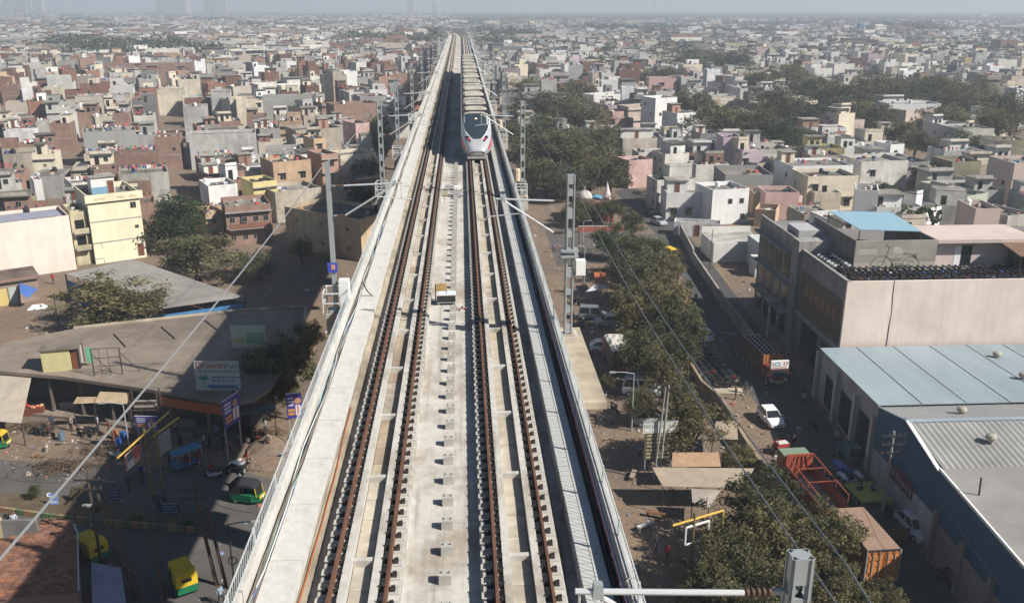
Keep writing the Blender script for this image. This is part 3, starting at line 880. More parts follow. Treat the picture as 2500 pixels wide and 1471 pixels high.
def house(p, rz, w, d, h, colk, q, wins=None, par=0.8, stair=None, tanks=0, lines=0, junk=2, old=0.5, door=False, roofc=None, balcony=False, label=None, name='house', sidew=True, store=None, shade_roof=None, dish_=False, group=None, upper=False, ledge=False):
    """flat-roofed house: p = front left corner on the ground, facade along rz, w wide, d deep, h to the parapet top"""
    cat = 'house' if h < 12.5 else 'building'
    e = empty(name, (p[0], p[1], 0), rz, None, cat, group)
    col, cname = PAL[colk]
    kf = q.uniform(0.92, 1.06) if label else q.choice((0.62, 0.75, 0.85, 0.95, 1.02))
    col = tuple(min(0.8, c * kf) for c in col)
    t = 0.16
    hr = h - par
    b = MB()
    O = [(0, 0), (w, 0), (w, d), (0, d)]; I = [(t, t), (w - t, t), (w - t, d - t), (t, d - t)]
    v = [(*o, 0) for o in O] + [(*o, h) for o in O] + [(*i, h) for i in I] + [(*i, hr) for i in I]
    f = []
    for k in range(4):
        j = (k + 1) % 4
        f += [(k, j, 4 + j, 4 + k), (4 + k, 4 + j, 8 + j, 8 + k), (8 + k, 8 + j, 12 + j, 12 + k)]
    b.add(v, f)
    wm = brick_wall if colk == 'b' else (plaster_old if q.random() < old else plaster)
    wall = b.build('wall', wm, e, color=col)
    rc = roofc or q.choice([(0.19, 0.17, 0.15), (0.24, 0.22, 0.19), (0.14, 0.125, 0.11), (0.29, 0.265, 0.23)])
    rf = MB().box(t + 0.002, w - t - 0.002, t + 0.002, d - t - 0.002, hr - 0.2, hr + 0.004).build('roof', roof_cem, e, color=rc)
    nst = store or max(1, round((h - par) / 3.1))
    if colk == 'b' and q.random() < 0.7 or q.random() < 0.25:    # exposed floor bands
        for s in range(1, nst):
            z = hr * s / nst
            MB().box(-0.02, w + 0.02, -0.02, 0.1, z - 0.12, z + 0.1).build('floor_band', concrete_grey, wall)
    # windows (cols, chance, kind)
    n_w = 0
    if wins:
        nc, ch, kd = wins
        for s in range(nst):
            for c in range(nc):
                if q.random() < ch:
                    ww = {'s': 0.8, 'm': 1.2, 'l': 1.7, 'v': 0.5}[kd]
                    place('window', WIN[kd], wall, (w * (c + 0.5) / nc + q.uniform(-0.2, 0.2), -0.003, hr * s / nst + (1.0 if kd != 'v' else 1.7)))
                    n_w += 1
    if sidew and w > 4:
        for s in range(nst):
            for yy in (0.3, 0.7):
                if q.random() < 0.3:
                    place('window', WIN['s'], wall, (-0.003, d * yy, hr * s / nst + 1.0), -math.pi / 2)
    if door: place('door', DOOR, wall, (w * door, -0.004, 0))
    feats = []
    if stair:
        sx, sw, sd, sh, sk = stair
        c2 = PAL[sk][0]
        st_ = MB().box(sx, sx + sw, d - sd - t - 0.01, d - t - 0.01, hr + 0.005, hr + sh).build('stair_room', brick_wall if sk == 'b' else plaster, e, color=c2)
        MB().box(sx - 0.25, sx + sw + 0.25, d - sd - 0.55, d - 0.03, hr + sh, hr + sh + 0.12).build('slab', roof_cem, st_, color=(0.36, 0.34, 0.3))
        place('door', DOOR, st_, (sx + sw * 0.5, d - sd - t - 0.014, hr + 0.02))
        feats.append(PAL[sk][1] + ' roof room')
    if upper and w > 4.5 and not stair:
        uw, ud, uh = w * q.uniform(0.38, 0.7), d * q.uniform(0.4, 0.75), q.uniform(2.5, 3.0)
        ux = q.choice((0.01, w - uw - 0.01))
        u0, u1, uy0, uy1 = ux, ux + uw, d - ud - 0.01, d - 0.01
        ck2 = colk if q.random() < 0.6 else q.choice('wWgBCb')
        uo = MB().box(u0, u1, uy0, uy1, hr + 0.005, hr + uh).build('upper_floor', brick_wall if ck2 == 'b' else wm if ck2 == colk else plaster_old, e, color=PAL[ck2][0])
        ov = q.choice((0.0, 0.35, 0.5))
        MB().box(u0 - ov, u1 + ov, uy0 - ov * 1.4, uy1 + ov * 0.3, hr + uh, hr + uh + 0.14).build('roof_slab', roof_cem, uo, color=rc)
        if q.random() < 0.6: MB().box(u0 + .02, u1 - .02, uy0 + 0.02, uy0 + 0.16, hr + uh + 0.14, hr + uh + 0.7).build('parapet', plaster_old, uo, color=PAL[ck2][0] if ck2 != 'b' else (0.4, 0.36, 0.3))
        if q.random() < 0.75: MB().box(u0 + uw * .2, u0 + uw * .2 + 0.95, uy0 - 0.03, uy0 - 0.003, hr + 0.02, hr + 2.1).build('doorway', pane_dark, uo)
        if uw > 3 and q.random() < 0.6: place('window', WIN['s'], uo, (u0 + uw * .72, uy0 - 0.003, hr + 1.0))
        feats.append(PAL[ck2][1] + ' upper room')
    if ledge and nst > 1:
        for s in range(1, nst + 1):
            z = hr * s / nst - 0.35
            MB().box(-0.1, w + 0.1, -q.uniform(0.45, 0.9), -0.004, z, z + 0.1).build('sun_ledge', concrete_grey, wall)
    tk = []
    for k in range(tanks):
        bc = q.random() < 0.55
        tk.append('black' if bc else 'white')
        c = (0.02, 0.02, 0.025) if bc else (0.72, 0.72, 0.70)
        place('water_tank', TANK, e, (q.uniform(0.8, max(0.9, w - 0.8)), d - q.uniform(0.8, min(2.2, d - .8)), (hr + stair[3] + 0.122 if stair and k == 0 and False else hr + 0.005)), q.uniform(0, 3), c, q.uniform(0.8, 1.1))
    if tk: feats.append(tk[0] + ' water tank')
    if dish_:
        place('satellite_dish', DISH, e, (w * 0.3, 0.8, hr + 0.75), (math.radians(60), 0, 2.6))
        MB().bar((w * 0.3, 0.85, hr), (w * 0.3, 0.85, hr + 0.8), 0.05).build('dish_pole', galv, e)
        feats.append('satellite dish')
    if balcony and nst > 1:
        for s in range(1, nst):
            z = hr * s / nst
            bal = MB().box(0.3, w - 0.3, -1.1, -0.002, z - 0.14, z).build('balcony', concrete_grey, e)
            MB().box(0.3, w - 0.3, -1.1, -1.0, z, z + 0.9).build('balcony_parapet', plaster, bal, color=col)
            MB().box(w * 0.3, w * 0.3 + 1.0, -0.03, -0.004, z + 0.02, z + 2.1).build('balcony_door', pane_dark, bal)
        feats.append('balcony')
    if shade_roof:
        sr = MB().box(w * 0.1, w * 0.9, d * 0.2, d * 0.95, hr + 2.2, hr + 2.26).build('sheet_canopy', paint_obj, e, color=shade_roof)
        for x_ in (0.12, 0.88):
            for y_ in (0.22, 0.93): MB().bar((w * x_, d * y_, hr), (w * x_, d * y_, hr + 2.2), 0.08).build('canopy_post', galv, sr)
        feats.append('sheet canopy')
    if lines or junk:
        me = clutter_mesh(q, w, d, junk, lines)
        if me:
            o = place('rooftop_clutter', me, e, (0, 0, hr + 0.006)); o['kind'] = 'stuff'
        if lines: feats.append('washing lines')
    HOUSES.append(dict(e=e, c=cname, n=nst, feats=feats, nw=n_w, w=w, h=h, p=p, label=label, brick=colk == 'b', rz=rz, d=d))
    FOOT.append((p[0] + math.cos(rz) * w / 2 - math.sin(rz) * d / 2, p[1] + math.sin(rz) * w / 2 + math.cos(rz) * d / 2, rz, w / 2, d / 2, h))
    if label: e['label'] = label
    return e
TILE = {'A': (0, 0, 3.678), 'B': (600, 0, 3.678), 'C': (1200, 0, 3.678), 'D': (1800, 0, 3.5714), 'E': (0, 350, 3.678), 'F': (500, 350, 3.678), 'H': (1700, 350, 2.9425), 'J': (1100, 350, 3.678)}
def th(tile, x1, y1, x2, y2, h, d, colk, seed=None, **k):
    ox, oy, s = TILE[tile]
    a = at(ox + x1 / s, oy + y1 / s, h); b = at(ox + x2 / s, oy + y2 / s, h)
    q = random.Random(seed if seed is not None else int(x1 * 7 + y1 * 13 + x2))
    rz = max(-0.45, min(0.5, math.atan2(b[1] - a[1], b[0] - a[0])))
    if a[0] < -8: rz = min(0.55, max(rz, -0.05) + 0.26)
    w_ = math.hypot(b[0] - a[0], b[1] - a[1])
    if 'junk' not in k: k['junk'] = q.randint(3, 9)
    if 'upper' not in k: k['upper'] = k.get('label') is None and q.random() < 0.5
    if 'ledge' not in k: k['ledge'] = bool(k.get('wins')) and q.random() < 0.4
    return house(a, rz, w_, d, h, colk, q, **k)
# ---- traced houses: left quarter
T_ = th
T_('A', 980, 650, 1365, 645, 10, 11, 'g', par=1.0, old=1, stair=(3.0, 7.5, 4, 2.6, 'C'), tanks=2, label='wide blank grey house with cream rooms and white tanks on its roof')
T_('A', 1735, 435, 2005, 385, 12, 12, 'w', old=0, label='tall white blank-walled house standing above the brick quarter')
T_('A', 1370, 545, 1690, 530, 10, 10, 'G', tanks=1, lines=1)
T_('A', 1600, 445, 1735, 440, 12, 10, 'g')
T_('A', 2040, 490, 2260, 450, 11, 12, 'C', wins=(1, 1, 'l'), shade_roof=(0.03, 0.03, 0.03))
T_('A', 670, 870, 1130, 870, 9, 12, 'B', old=1, lines=2, junk=8, label='wide stained beige house with colourful washing along its roof')
T_('A', 1350, 800, 1640, 800, 10, 11, 'C', old=1, tanks=1, lines=1)
T_('A', 1890, 830, 2060, 830, 12.4, 12, 'g', old=1, label='tall plain grey house with a dark gap on its left')
T_('A', 2062, 900, 2290, 890, 10.5, 10, 'B', old=1, tanks=1, junk=6)
T_('A', 1640, 960, 1840, 960, 9.5, 9, 'g', old=1, tanks=1)
T_('A', 740, 1190, 1210, 1180, 9, 9, 'G', old=0, lines=1, label='wide slate grey blank wall of a house among brick neighbours')
T_('A', 1690, 1210, 2215, 1230, 9, 8, 'g', old=1, junk=3, label='wide pale grey blank wall with dark stains, low house behind the trees')
T_('A', 440, 1110, 610, 1110, 8, 8, 'b', wins=(2, 0.4, 's'))
T_('A', 770, 580, 950, 640, 10, 9, 'b', wins=(2, 0.3, 's'))
T_('A', 0, 770, 140, 770, 8, 9, 'b', lines=1)
T_('A', 0, 620, 220, 620, 9.5, 9, 'g', old=1, wins=(2, 0.3, 's'))
T_('A', 330, 660, 440, 650, 10.5, 8, 'P', wins=(1, 0.7, 's'), label='narrow salmon pink house in front of a dark tree')
T_('A', 690, 1010, 850, 1010, 8, 7, 'b')
T_('A', 852, 1050, 1008, 1045, 8, 7, 'B', tanks=2)
T_('A', 1010, 1015, 1140, 1015, 8.4, 7, 'b', lines=1)
T_('A', 280, 1390, 470, 1390, 8, 7, 'C', old=1, wins=(1, 0.5, 'v'), lines=1)
T_('A', 830, 1390, 1380, 1390, 7.5, 8, 'b', wins=(5, 0.15, 'v'), lines=2, junk=6, label='long low brick house with a plain parapet below the slate grey wall')
T_('A', 1382, 1230, 1600, 1230, 8.5, 8, 'b', wins=(2, 0.5, 's'), lines=1)
T_('A', 0, 1275, 165, 1270, 8, 8, 'b')
T_('A', 320, 1090, 430, 1090, 7, 6, 'w', lines=1)
T_('A', 530, 1030, 650, 1030, 8, 7, 'W', wins=(1, 0.6, 'v'), tanks=1)
T_('A', 1900, 570, 2040, 575, 10, 9, 'O', wins=(2, 0.4, 's'))
T_('A', 1540, 705, 1660, 700, 8.6, 9, 'C', old=1)
T_('A', 1662, 700, 1880, 700, 8.4, 8, 'b', lines=1)
T_('A', 335, 345, 440, 360, 11, 9, 'P')
T_('A', 870, 420, 1000, 430, 9, 9, 'b')
T_('A', 738, 390, 822, 390, 12.2, 9, 'g', old=1)
T_('A', 960, 512, 1110, 512, 9, 9, 'b')
T_('A', 390, 480, 560, 478, 9, 9, 'W', wins=(3, 0.6, 's'))
T_('A', 580, 470, 700, 470, 9, 8, 'S', shade_roof=(0.6, 0.08, 0.06))
T_('A', 120, 545, 350, 540, 8, 8, 'b', lines=1)
T_('A', 220, 900, 420, 900, 7, 7, 'w', old=1, lines=1, tanks=1)
T_('A', 30, 1180, 220, 1190, 7, 6, 'W', wins=(3, 0.5, 's'))
T_('A', 180, 1300, 500, 1290, 6.5, 6, 'b', lines=2)
T_('A', 2050, 650, 2120, 650, 10, 8, 'b')
T_('A', 2120, 700, 2260, 700, 8, 8, 'w', lines=1, tanks=1)
# ---- left quarter nearer the viaduct
T_('B', 1105, 462, 1285, 452, 11, 10, 'g', old=1)
T_('B', 1287, 460, 1465, 452, 11.5, 12, 'C', old=1, junk=4)
T_('B', 1285, 545, 1640, 540, 9, 7, 'C', wins=(4, 0.7, 'm'), lines=1, label='cream house with a row of windows close to the left side of the viaduct')
T_('B', 1170, 662, 1348, 662, 10, 9, 'b', junk=4)
T_('B', 1350, 662, 1520, 652, 9.5, 9, 'B', old=1)
T_('B', 1085, 790, 1500, 780, 8.5, 8, 'b', label='long plain brick wall of a house below an orange roof room', stair=(5.0, 3.0, 3, 2.7, 'O'))
T_('B', 880, 642, 1005, 640, 12.2, 9, 'W', old=0, label='tall narrow white house with faint blue smudges, next to the lattice tower')
T_('B', 1010, 692, 1180, 690, 9.5, 8, 'g', old=1)
T_('B', 215, 492, 360, 490, 11.5, 10, 'C', old=1)
T_('B', 320, 770, 700, 760, 9, 10, 'C', wins=(4, 0.35, 's'), label='cream house with tiny dark windows and a weathered roof line')
T_('B', 110, 760, 290, 722, 9.5, 10, 'w', old=1)
T_('B', 155, 872, 605, 880, 9, 10, 'G', old=0, label='broad mid grey house wall with a white edge, above a small cream room')
T_('B', 790, 940, 1210, 930, 8, 9, 'b', junk=6, tanks=2, label='long brick wall with a green-roofed shed on top, near the lattice tower')
T_('B', -90, 890, 75, 890, 11, 10, 'C', old=1)
T_('B', 450, 1170, 880, 1155, 7, 10, 'B', old=1, junk=6, stair=(9, 3.0, 3.0, 2.6, 'S'))
T_('B', 985, 1110, 1120, 1105, 10.5, 9, 'P', old=1)
T_('B', 610, 1245, 722, 1240, 9.5, 7, 'O', wins=(1, 0.8, 'm'), label='narrow orange house with one dark doorway, above the tan house')
T_('B', 620, 560, 780, 560, 8, 8, 'w', lines=1)
T_('B', 500, 630, 720, 640, 8, 8, 'B', lines=1, shade_roof=(0.08, 0.16, 0.10))
T_('B', 1110, 330, 1225, 330, 12, 9, 'L')
T_('B', 1290, 270, 1385, 270, 13, 9, 'B')
T_('B', 320, 370, 420, 375, 9, 9, 'b')
T_('B', 100, 420, 220, 415, 9, 9, 'W')
T_('B', 920, 160, 1010, 150, 11, 12, 'O')
T_('F', 610, 172, 970, 155, 8.6, 9, 'O', store=2, wins=(2, 0.5, 'm'), par=1.0, lines=2, junk=8, label='tan two-storey house with washing on its terrace above the weathered tan block')
T_('F', 1045, 102, 1205, 92, 9.5, 8, 'S', wins=(1, 1, 'l'), lines=1, label='orange brick house with a barred balcony next to dark trees by the viaduct')
T_('F', 1205, 110, 1420, 60, 8.5, 8, 'B', balcony=True, label='beige house with a white balcony rail half in the shade of the viaduct')
T_('F', 430, 352, 625, 322, 7.5, 7, 'Y', wins=(2, 0.6, 's'), label='yellow upper room with a small dark window behind the brick balcony house')
T_('F', 30, 385, 298, 372, 7.5, 8, 'W', old=1, label='white wall with three round dark marks beside a dark doorway', dish_=True, tanks=2)
T_('F', 180, 570, 590, 560, 7.0, 9, 'b', balcony=True, store=2, wins=(4, 0.9, 's'), junk=9, label='brick house with shaded balconies left of the weathered tan block')
T_('F', 0, 620, 150, 600, 5.5, 6, 'O', old=1, wins=(1, 1, 's'))
T_('F', 630, 440, 1060, 400, 6.0, 9, 'B', old=1, junk=9)
T_('E', 820, 240, 1030, 235, 7.5, 7, 'b', wins=(2, 0.4, 'v'))
T_('E', 0, 500, 330, 470, 6.5, 8, 'V', old=1, junk=6)
T_('E', 300, 330, 375, 325, 7.5, 5, 'W')
T_('E', 1900, 560, 2010, 560, 4.5, 6, 'O', wins=(1, 0.7, 's'))
T_('E', 640, 360, 800, 330, 7.5, 8, 'w', lines=2)
T_('E', 1070, 280, 1500, 270, 7.0, 10, 'w', old=1, lines=3, junk=8)
# ---- right quarter
T_('C', 265, 500, 665, 492, 10.5, 12, 'w', old=1, stair=(1, 4, 4, 2.4, 'b'), wins=(3, 0.3, 's'), tanks=2, junk=6, label='big white stained block with a cream ground floor behind the large dark tree')
T_('C', 990, 732, 1215, 732, 9.2, 10, 'W', old=0, wins=(2, 0.3, 'v'), label='bright white blank-walled house behind the trees right of the viaduct')
T_('C', 815, 790, 988, 782, 7.5, 9, 'W', wins=(2, 0.6, 's'))
T_('C', 1415, 700, 1662, 700, 11.5, 9, 'P', old=0, wins=(1, 0.5, 'l'), label='salmon pink square house above the tall white house')
T_('C', 1475, 882, 1668, 872, 12.3, 8, 'W', old=0, wins=(2, 0.25, 's'), roofc=(0.35, 0.36, 0.33), label='tall white house with one tiny window and a grey slab top')
T_('C', 1668, 1018, 1842, 1008, 9, 8, 'W', old=0, stair=(1.5, 3, 3, 3.0, 'S'))
T_('C', 1230, 960, 1450, 950, 8, 8, 'N', old=1, wins=(2, 0.4, 's'))
T_('C', 1090, 1003, 1190, 1000, 6.5, 7, 'P', old=1)
T_('C', 1110, 1070, 1275, 1060, 5, 5, 'P', old=1)
T_('C', 2085, 1232, 2255, 1232, 10, 8, 'L', old=0, wins=(2, 0.3, 'm'), label='lilac pink house with a flower terrace behind the cream balcony house')
T_('C', 2255, 1350, 2440, 1345, 7.8, 8, 'L', old=0, wins=(2, 0.5, 'm'), junk=8)
T_('C', 1180, 1245, 1490, 1240, 6.5, 7, 'B', old=1, stair=(0.2, 9, 3, 2.6, 'w'), junk=6, label='weathered beige house with a long low roof room beside the big tree')
T_('C', 1560, 1385, 1775, 1372, 5.5, 7, 'w', old=1, tanks=2)
T_('C', 1380, 572, 1690, 565, 9, 9, 'g', old=1)
T_('C', 1110, 492, 1280, 492, 9, 10, 'W', balcony=True, wins=(2, 0.6, 'm'))
T_('C', 880, 545, 1040, 540, 8.5, 9, 'C', wins=(3, 0.7, 's'))
T_('C', 410, 392, 720, 390, 9.5, 11, 'W', wins=(5, 0.4, 's'))
T_('C', 900, 352, 1100, 352, 11, 12, 'N', old=0)
T_('C', 1050, 332, 1260, 330, 10, 10, 'W', wins=(3, 0.4, 's'))
T_('C', 100, 190, 335, 192, 12.3, 25, 'Y', old=0, label='long yellow warehouse-like block near the far end of the viaduct')
T_('C', -180, 140, 130, 145, 12, 30, 'O', old=0)
T_('C', 370, 205, 460, 205, 12, 14, 'W')
T_('C', 470, 228, 645, 228, 11, 16, 'C')
T_('C', 1350, 205, 1538, 208, 14, 20, 'G', old=0)
T_('C', 1540, 215, 1640, 215, 13, 18, 'U', old=0, label='bright blue clad block among the far trees on the right')
T_('C', 1840, 232, 1978, 232, 14, 18, 'N', wins=(6, 0.9, 's'), label='pale pink block with rows of small windows near the horizon')
T_('C', 2065, 742, 2190, 735, 8, 9, 'W', wins=(2, 0.5, 's'))
T_('C', 2190, 690, 2262, 688, 11, 8, 'W', old=0)
T_('C', 1970, 862, 2200, 860, 7.5, 9, 'w', balcony=True, wins=(3, 0.5, 'm'), junk=5)
T_('C', 2235, 792, 2354, 790, 9.5, 10, 'W')
T_('C', 740, 500, 880, 498, 8, 9, 'W', wins=(3, 0.4, 's'), tanks=1)
T_('C', 290, 340, 390, 342, 9, 10, 'C', wins=(2, 0.6, 's'))
T_('C', 700, 470, 770, 468, 9, 8, 'N')
T_('C', 770, 452, 980, 450, 9, 8, 'b')
T_('D', 535, 882, 705, 872, 10, 9, 'C', old=0, wins=(1, 0.5, 'l'), label='tall cream house with a slab canopy in front of dark trees')
T_('D', 705, 962, 806, 960, 8, 8, 'C', old=0)
T_('D', 890, 992, 1030, 985, 8.8, 7, 'C', old=0, shade_roof=(0.6, 0.56, 0.5))
T_('D', 812, 1052, 1112, 1042, 6.5, 9, 'N', old=1)
T_('D', 590, 1112, 950, 1110, 5.5, 8, 'W', wins=(4, 0.6, 'm'), stair=(0.3, 5, 5, 2.8, 'S'))
T_('D', 1325, 905, 1780, 905, 9, 10, 'W', old=0, junk=6, tanks=2, label='wide bright white wall of a house between dark trees on the right')
T_('D', 1475, 962, 1712, 945, 7.5, 7, 'N', old=1)
T_('D', 2045, 1002, 2252, 1002, 7, 9, 'W', old=0)
T_('D', 1950, 1102, 2376, 1062, 5.5, 9, 'C', old=1, label='long low cream wall with a step in it near the right edge')
T_('D', 2140, 1215, 2520, 1222, 5.5, 8, 'V', old=1, label='long olive wall near the right edge below the cream wall')
T_('D', 665, 1292, 930, 1290, 6, 8, 'Y', old=1, balcony=True)
T_('D', 530, 572, 705, 562, 10.5, 12, 'C', old=1, wins=(4, 0.2, 'v'))
T_('D', 240, 692, 420, 682, 9, 9, 'B', wins=(1, 0.5, 'l'), old=1)
T_('D', 120, 772, 340, 770, 8, 9, 'W', wins=(3, 0.3, 's'))
T_('D', 2300, 352, 2452, 352, 16, 14, 'b', label='tall dark brick block near the right edge below the horizon')
T_('D', 1400, 422, 1650, 420, 11, 14, 'C', wins=(8, 0.8, 's'), old=0)
T_('D', 1990, 502, 2050, 502, 10, 9, 'Y')
T_('D', 1110, 262, 1195, 260, 14, 14, 'w'); T_('D', 1205, 222, 1285, 220, 18, 14, 'w', wins=(3, 0.6, 's'))
T_('D', 1070, 205, 1108, 205, 20, 10, 'U', old=0)
T_('D', 1490, 552, 1570, 550, 9, 9, 'W'); T_('D', 1600, 640, 1670, 640, 8.5, 8, 'O'); T_('D', 1350, 590, 1400, 590, 10, 8, 'C')
T_('D', 660, 440, 830, 445, 9.5, 10, 'S'); T_('D', 240, 410, 300, 408, 12, 12, 'B'); T_('D', 940, 1290, 1240, 1290, 5.5, 8, 'W', tanks=1)
T_('D', 1340, 1260, 1460, 1255, 6.5, 7, 'W', balcony=True)
T_('D', 2240, 1290, 2370, 1290, 4.5, 6, 'C')
# ---- nearer right side
T_('H', 120, 335, 382, 322, 6.8, 8, 'W', old=0, wins=(3, 0.34, 's'), tanks=1, label='modern white house with a small window and a dark garage beside the street')
T_('H', 805, 237, 1168, 232, 7.2, 9, 'C', old=0, balcony=True, store=2, wins=(3, 0.3, 'm'), tanks=1, label='cream house with a balustraded balcony behind the blue-roofed shelter')
T_('H', 1190, 130, 1525, 122, 7.8, 10, 'w', old=1, wins=(2, 0.5, 'm'), junk=7, dish_=True, label='weathered white house with one tall dark window right of the cream balcony house')
T_('H', 1145, 330, 1312, 340, 8.4, 7, 'W', old=0, label='plain white tower-like house behind the blue roof shelter')
T_('H', 1300, 457, 1636, 457, 5.6, 7, 'W', old=0)
T_('H', 2010, 468, 2192, 470, 9.3, 7, 'N', old=0, tanks=1, label='pale pink stair tower behind the roof full of motorcycles')
T_('H', 2290, 142, 2560, 140, 8.8, 10, 'N', old=0, label='pale pink house with a lilac side at the right edge')
T_('H', 1842, 132, 2052, 127, 7, 8, 'V', old=1)
T_('H', 1770, 310, 1857, 302, 5.5, 6, 'M', old=0)
T_('H', 1945, 380, 2095, 352, 5, 5, 'M', old=0)
T_('H', 500, 352, 742, 352, 5.4, 7, 'P', old=0, shade_roof=None, wins=(2, 0.6, 's'), label='low salmon house with a dark pyramid canopy before it')
T_('H', 190, 20, 200, 20, 4, 2, 'L')
T_('H', 420, 470, 560, 490, 3.4, 6, 'O', old=1, junk=6)
T_('H', 80, 85, 190, 80, 5.6, 7, 'w', old=1)
T_('H', 440, 145, 560, 130, 5.2, 7, 'B', old=1, junk=5)
T_('H', 565, 118, 740, 112, 6.2, 8, 'w', old=1)
T_('H', 1525, 135, 1680, 130, 6.4, 8, 'g', old=1, wins=(2, 0.5, 'm'))
T_('H', 1690, 172, 1842, 168, 5.8, 7, 'V', old=1)
T_('H', 1655, 470, 1760, 445, 5, 5, 'W', old=0)
T_('H', 2240, 520, 2420, 500, 6.0, 8, 'w', old=1, tanks=3, junk=6)

# ---- houses lining the right street
def tf(x1, y1, x2, y2, h, d, colk, **k):
    ox, oy, sc2 = 0, 0, 1.0
    TILE['Z'] = (0, 0, 1.0)
    return th('Z', x1, y1, x2, y2, h, d, colk, **k)
tf(1628, 470, 1742, 470, 5.4, 7, 'W', old=0, wins=(3, 0.4, 'm'), stair=(0.5, 4, 4, 2.6, 'W'), label='white house wing with an outside stair at the bend of the street')
tf(1536, 392, 1594, 388, 6.5, 6, 'P', old=1, label='narrow pink house at the far end of the street')
tf(1605, 440, 1700, 436, 6.2, 6, 'w', old=1, tanks=2, junk=6)
tf(1700, 402, 1780, 400, 5.2, 6, 'w', old=1, upper=True)
tf(1560, 372, 1640, 370, 5.0, 6, 'w', old=1, tanks=1, junk=7)
tf(1646, 540, 1760, 546, 2.6, 3, 'W', old=1, par=0.9, label='low white garage with a dark opening beside the street', upper=False, door=0.5)
tf(1840, 470, 1900, 470, 4.6, 6, 'O', old=1)
tf(1900, 480, 1960, 478, 4.2, 6, 'N', old=1, upper=False)
tf(1990, 470, 2055, 470, 4.4, 7, 'C', old=1)
tf(2290, 500, 2420, 505, 5.2, 7, 'w', old=1, upper=True, tanks=2)
tf(1450, 232, 1530, 228, 8.5, 8, 'W', old=0)
tf(1940, 240, 1990, 238, 8.5, 8, 'W', old=0); tf(2165, 252, 2290, 250, 8.0, 9, 'W', old=0, tanks=2); tf(1325, 150, 1380, 150, 10, 9, 'W'); tf(1290, 195, 1330, 195, 8, 8, 'b')
# ================================================================ trees
def leaf_mat(name, c1, c2, c3):
    m, N, L, B = nt(name)
    tc = _n(N, 'ShaderNodeTexCoord').outputs['Object']
    oi = _n(N, 'ShaderNodeObjectInfo')
    a = _n(N, 'ShaderNodeAttribute', attribute_name='paint')
    f = ramp(N, L, noise(N, L, tc, 0.8, 3.0, 0.6), [(0.35, c1), (0.6, c2), (0.8, c3)])
    c = mix(N, L, f, a.outputs['Color'], 1.0, 'MULTIPLY')
    c = mix(N, L, c, ramp(N, L, oi.outputs['Random'], [(0.0, (0.62, 0.74, 0.66)), (0.5, (1.0, 1.0, 0.95)), (1.0, (1.38, 1.22, 1.0))]), 1.0, 'MULTIPLY')
    L.new(c, B.inputs['Base Color'])
    B.inputs['Roughness'].default_value = 0.75
    B.inputs['Specular IOR Level'].default_value = 0.2
    tr = _n(N, 'ShaderNodeBsdfTranslucent'); L.new(c, tr.inputs[0])
    ms = _n(N, 'ShaderNodeMixShader'); ms.inputs[0].default_value = 0.22
    L.new(B.outputs[0], ms.inputs[1]); L.new(tr.outputs[0], ms.inputs[2]); L.new(ms.outputs[0], N['Material Output'].inputs['Surface'])
    return m
leaf_dusty = leaf_mat('dusty olive leaves', (0.085, 0.085, 0.045), (0.14, 0.13, 0.07), (0.20, 0.18, 0.10))
leaf_green = leaf_mat('green leaves', (0.045, 0.062, 0.028), (0.07, 0.09, 0.038), (0.11, 0.125, 0.055))
bark = M('bark', (0.16, 0.12, 0.085), 0.95, 0.25, 3)
def crown_mesh(seed, n_clump, n_leaf, leaf, spread, mat, flat=0.75, name='crown'):
    """unit crown: leaf blades gathered in clumps through an uneven ellipsoid of radius about 1"""
    g_ = np.random.default_rng(seed)
    # lumpy outline: a few big lobes
    nl = 9
    lob = g_.normal(size=(nl, 3)); lob /= np.linalg.norm(lob, axis=1)[:, None]
    lob *= g_.uniform(0.35, 0.72, (nl, 1)); lob[:, 2] *= flat
    lr = g_.uniform(0.34, 0.58, nl)
    k = g_.integers(0, nl, n_clump)
    d = g_.normal(size=(n_clump, 3)); d /= np.linalg.norm(d, axis=1)[:, None]
    r = g_.uniform(0.35, 1.0, (n_clump, 1)) ** 0.5
    cc = lob[k] + d * r * lr[k][:, None] * np.array([1, 1, flat])
    tone_c = g_.uniform(0.5, 1.4, n_clump)
    kk = np.repeat(np.arange(n_clump), n_leaf)
    n = len(kk)
    pos = cc[kk] + g_.normal(size=(n, 3)) * spread * np.array([1, 1, 0.8])
    ax = g_.normal(size=(n, 3)); ax[:, 2] = np.abs(ax[:, 2]) * 0.5; ax /= np.linalg.norm(ax, axis=1)[:, None]
    up_ = g_.normal(size=(n, 3)) + np.array([0, 0, 1.2])
    sd_ = np.cross(ax, up_); sd_ /= np.linalg.norm(sd_, axis=1)[:, None] + 1e-9
    s = leaf * g_.uniform(0.6, 1.4, (n, 1))
    P0 = pos - ax * s; P1 = pos + sd_ * s * 0.42; P2 = pos + ax * s; P3 = pos - sd_ * s * 0.42
    V = np.stack([P0, P1, P2, P3], 1).reshape(-1, 3)
    me = bpy.data.meshes.new(name)
    me.vertices.add(4 * n); me.vertices.foreach_set('co', V.astype(np.float32).ravel())
    me.loops.add(4 * n); me.loops.foreach_set('vertex_index', np.arange(4 * n, dtype=np.int32))
    me.polygons.add(n); me.polygons.foreach_set('loop_start', np.arange(0, 4 * n, 4, dtype=np.int32))
    me.update(calc_edges=True)
    a = me.attributes.new('paint', 'FLOAT_COLOR', 'FACE')
    tn = tone_c[kk] * g_.uniform(0.8, 1.2, n)
    a.data.foreach_set('color', np.stack([tn, tn, tn * 0.95, np.ones(n)], 1).astype(np.float32).ravel())
    me.materials.append(mat)
    return me, cc
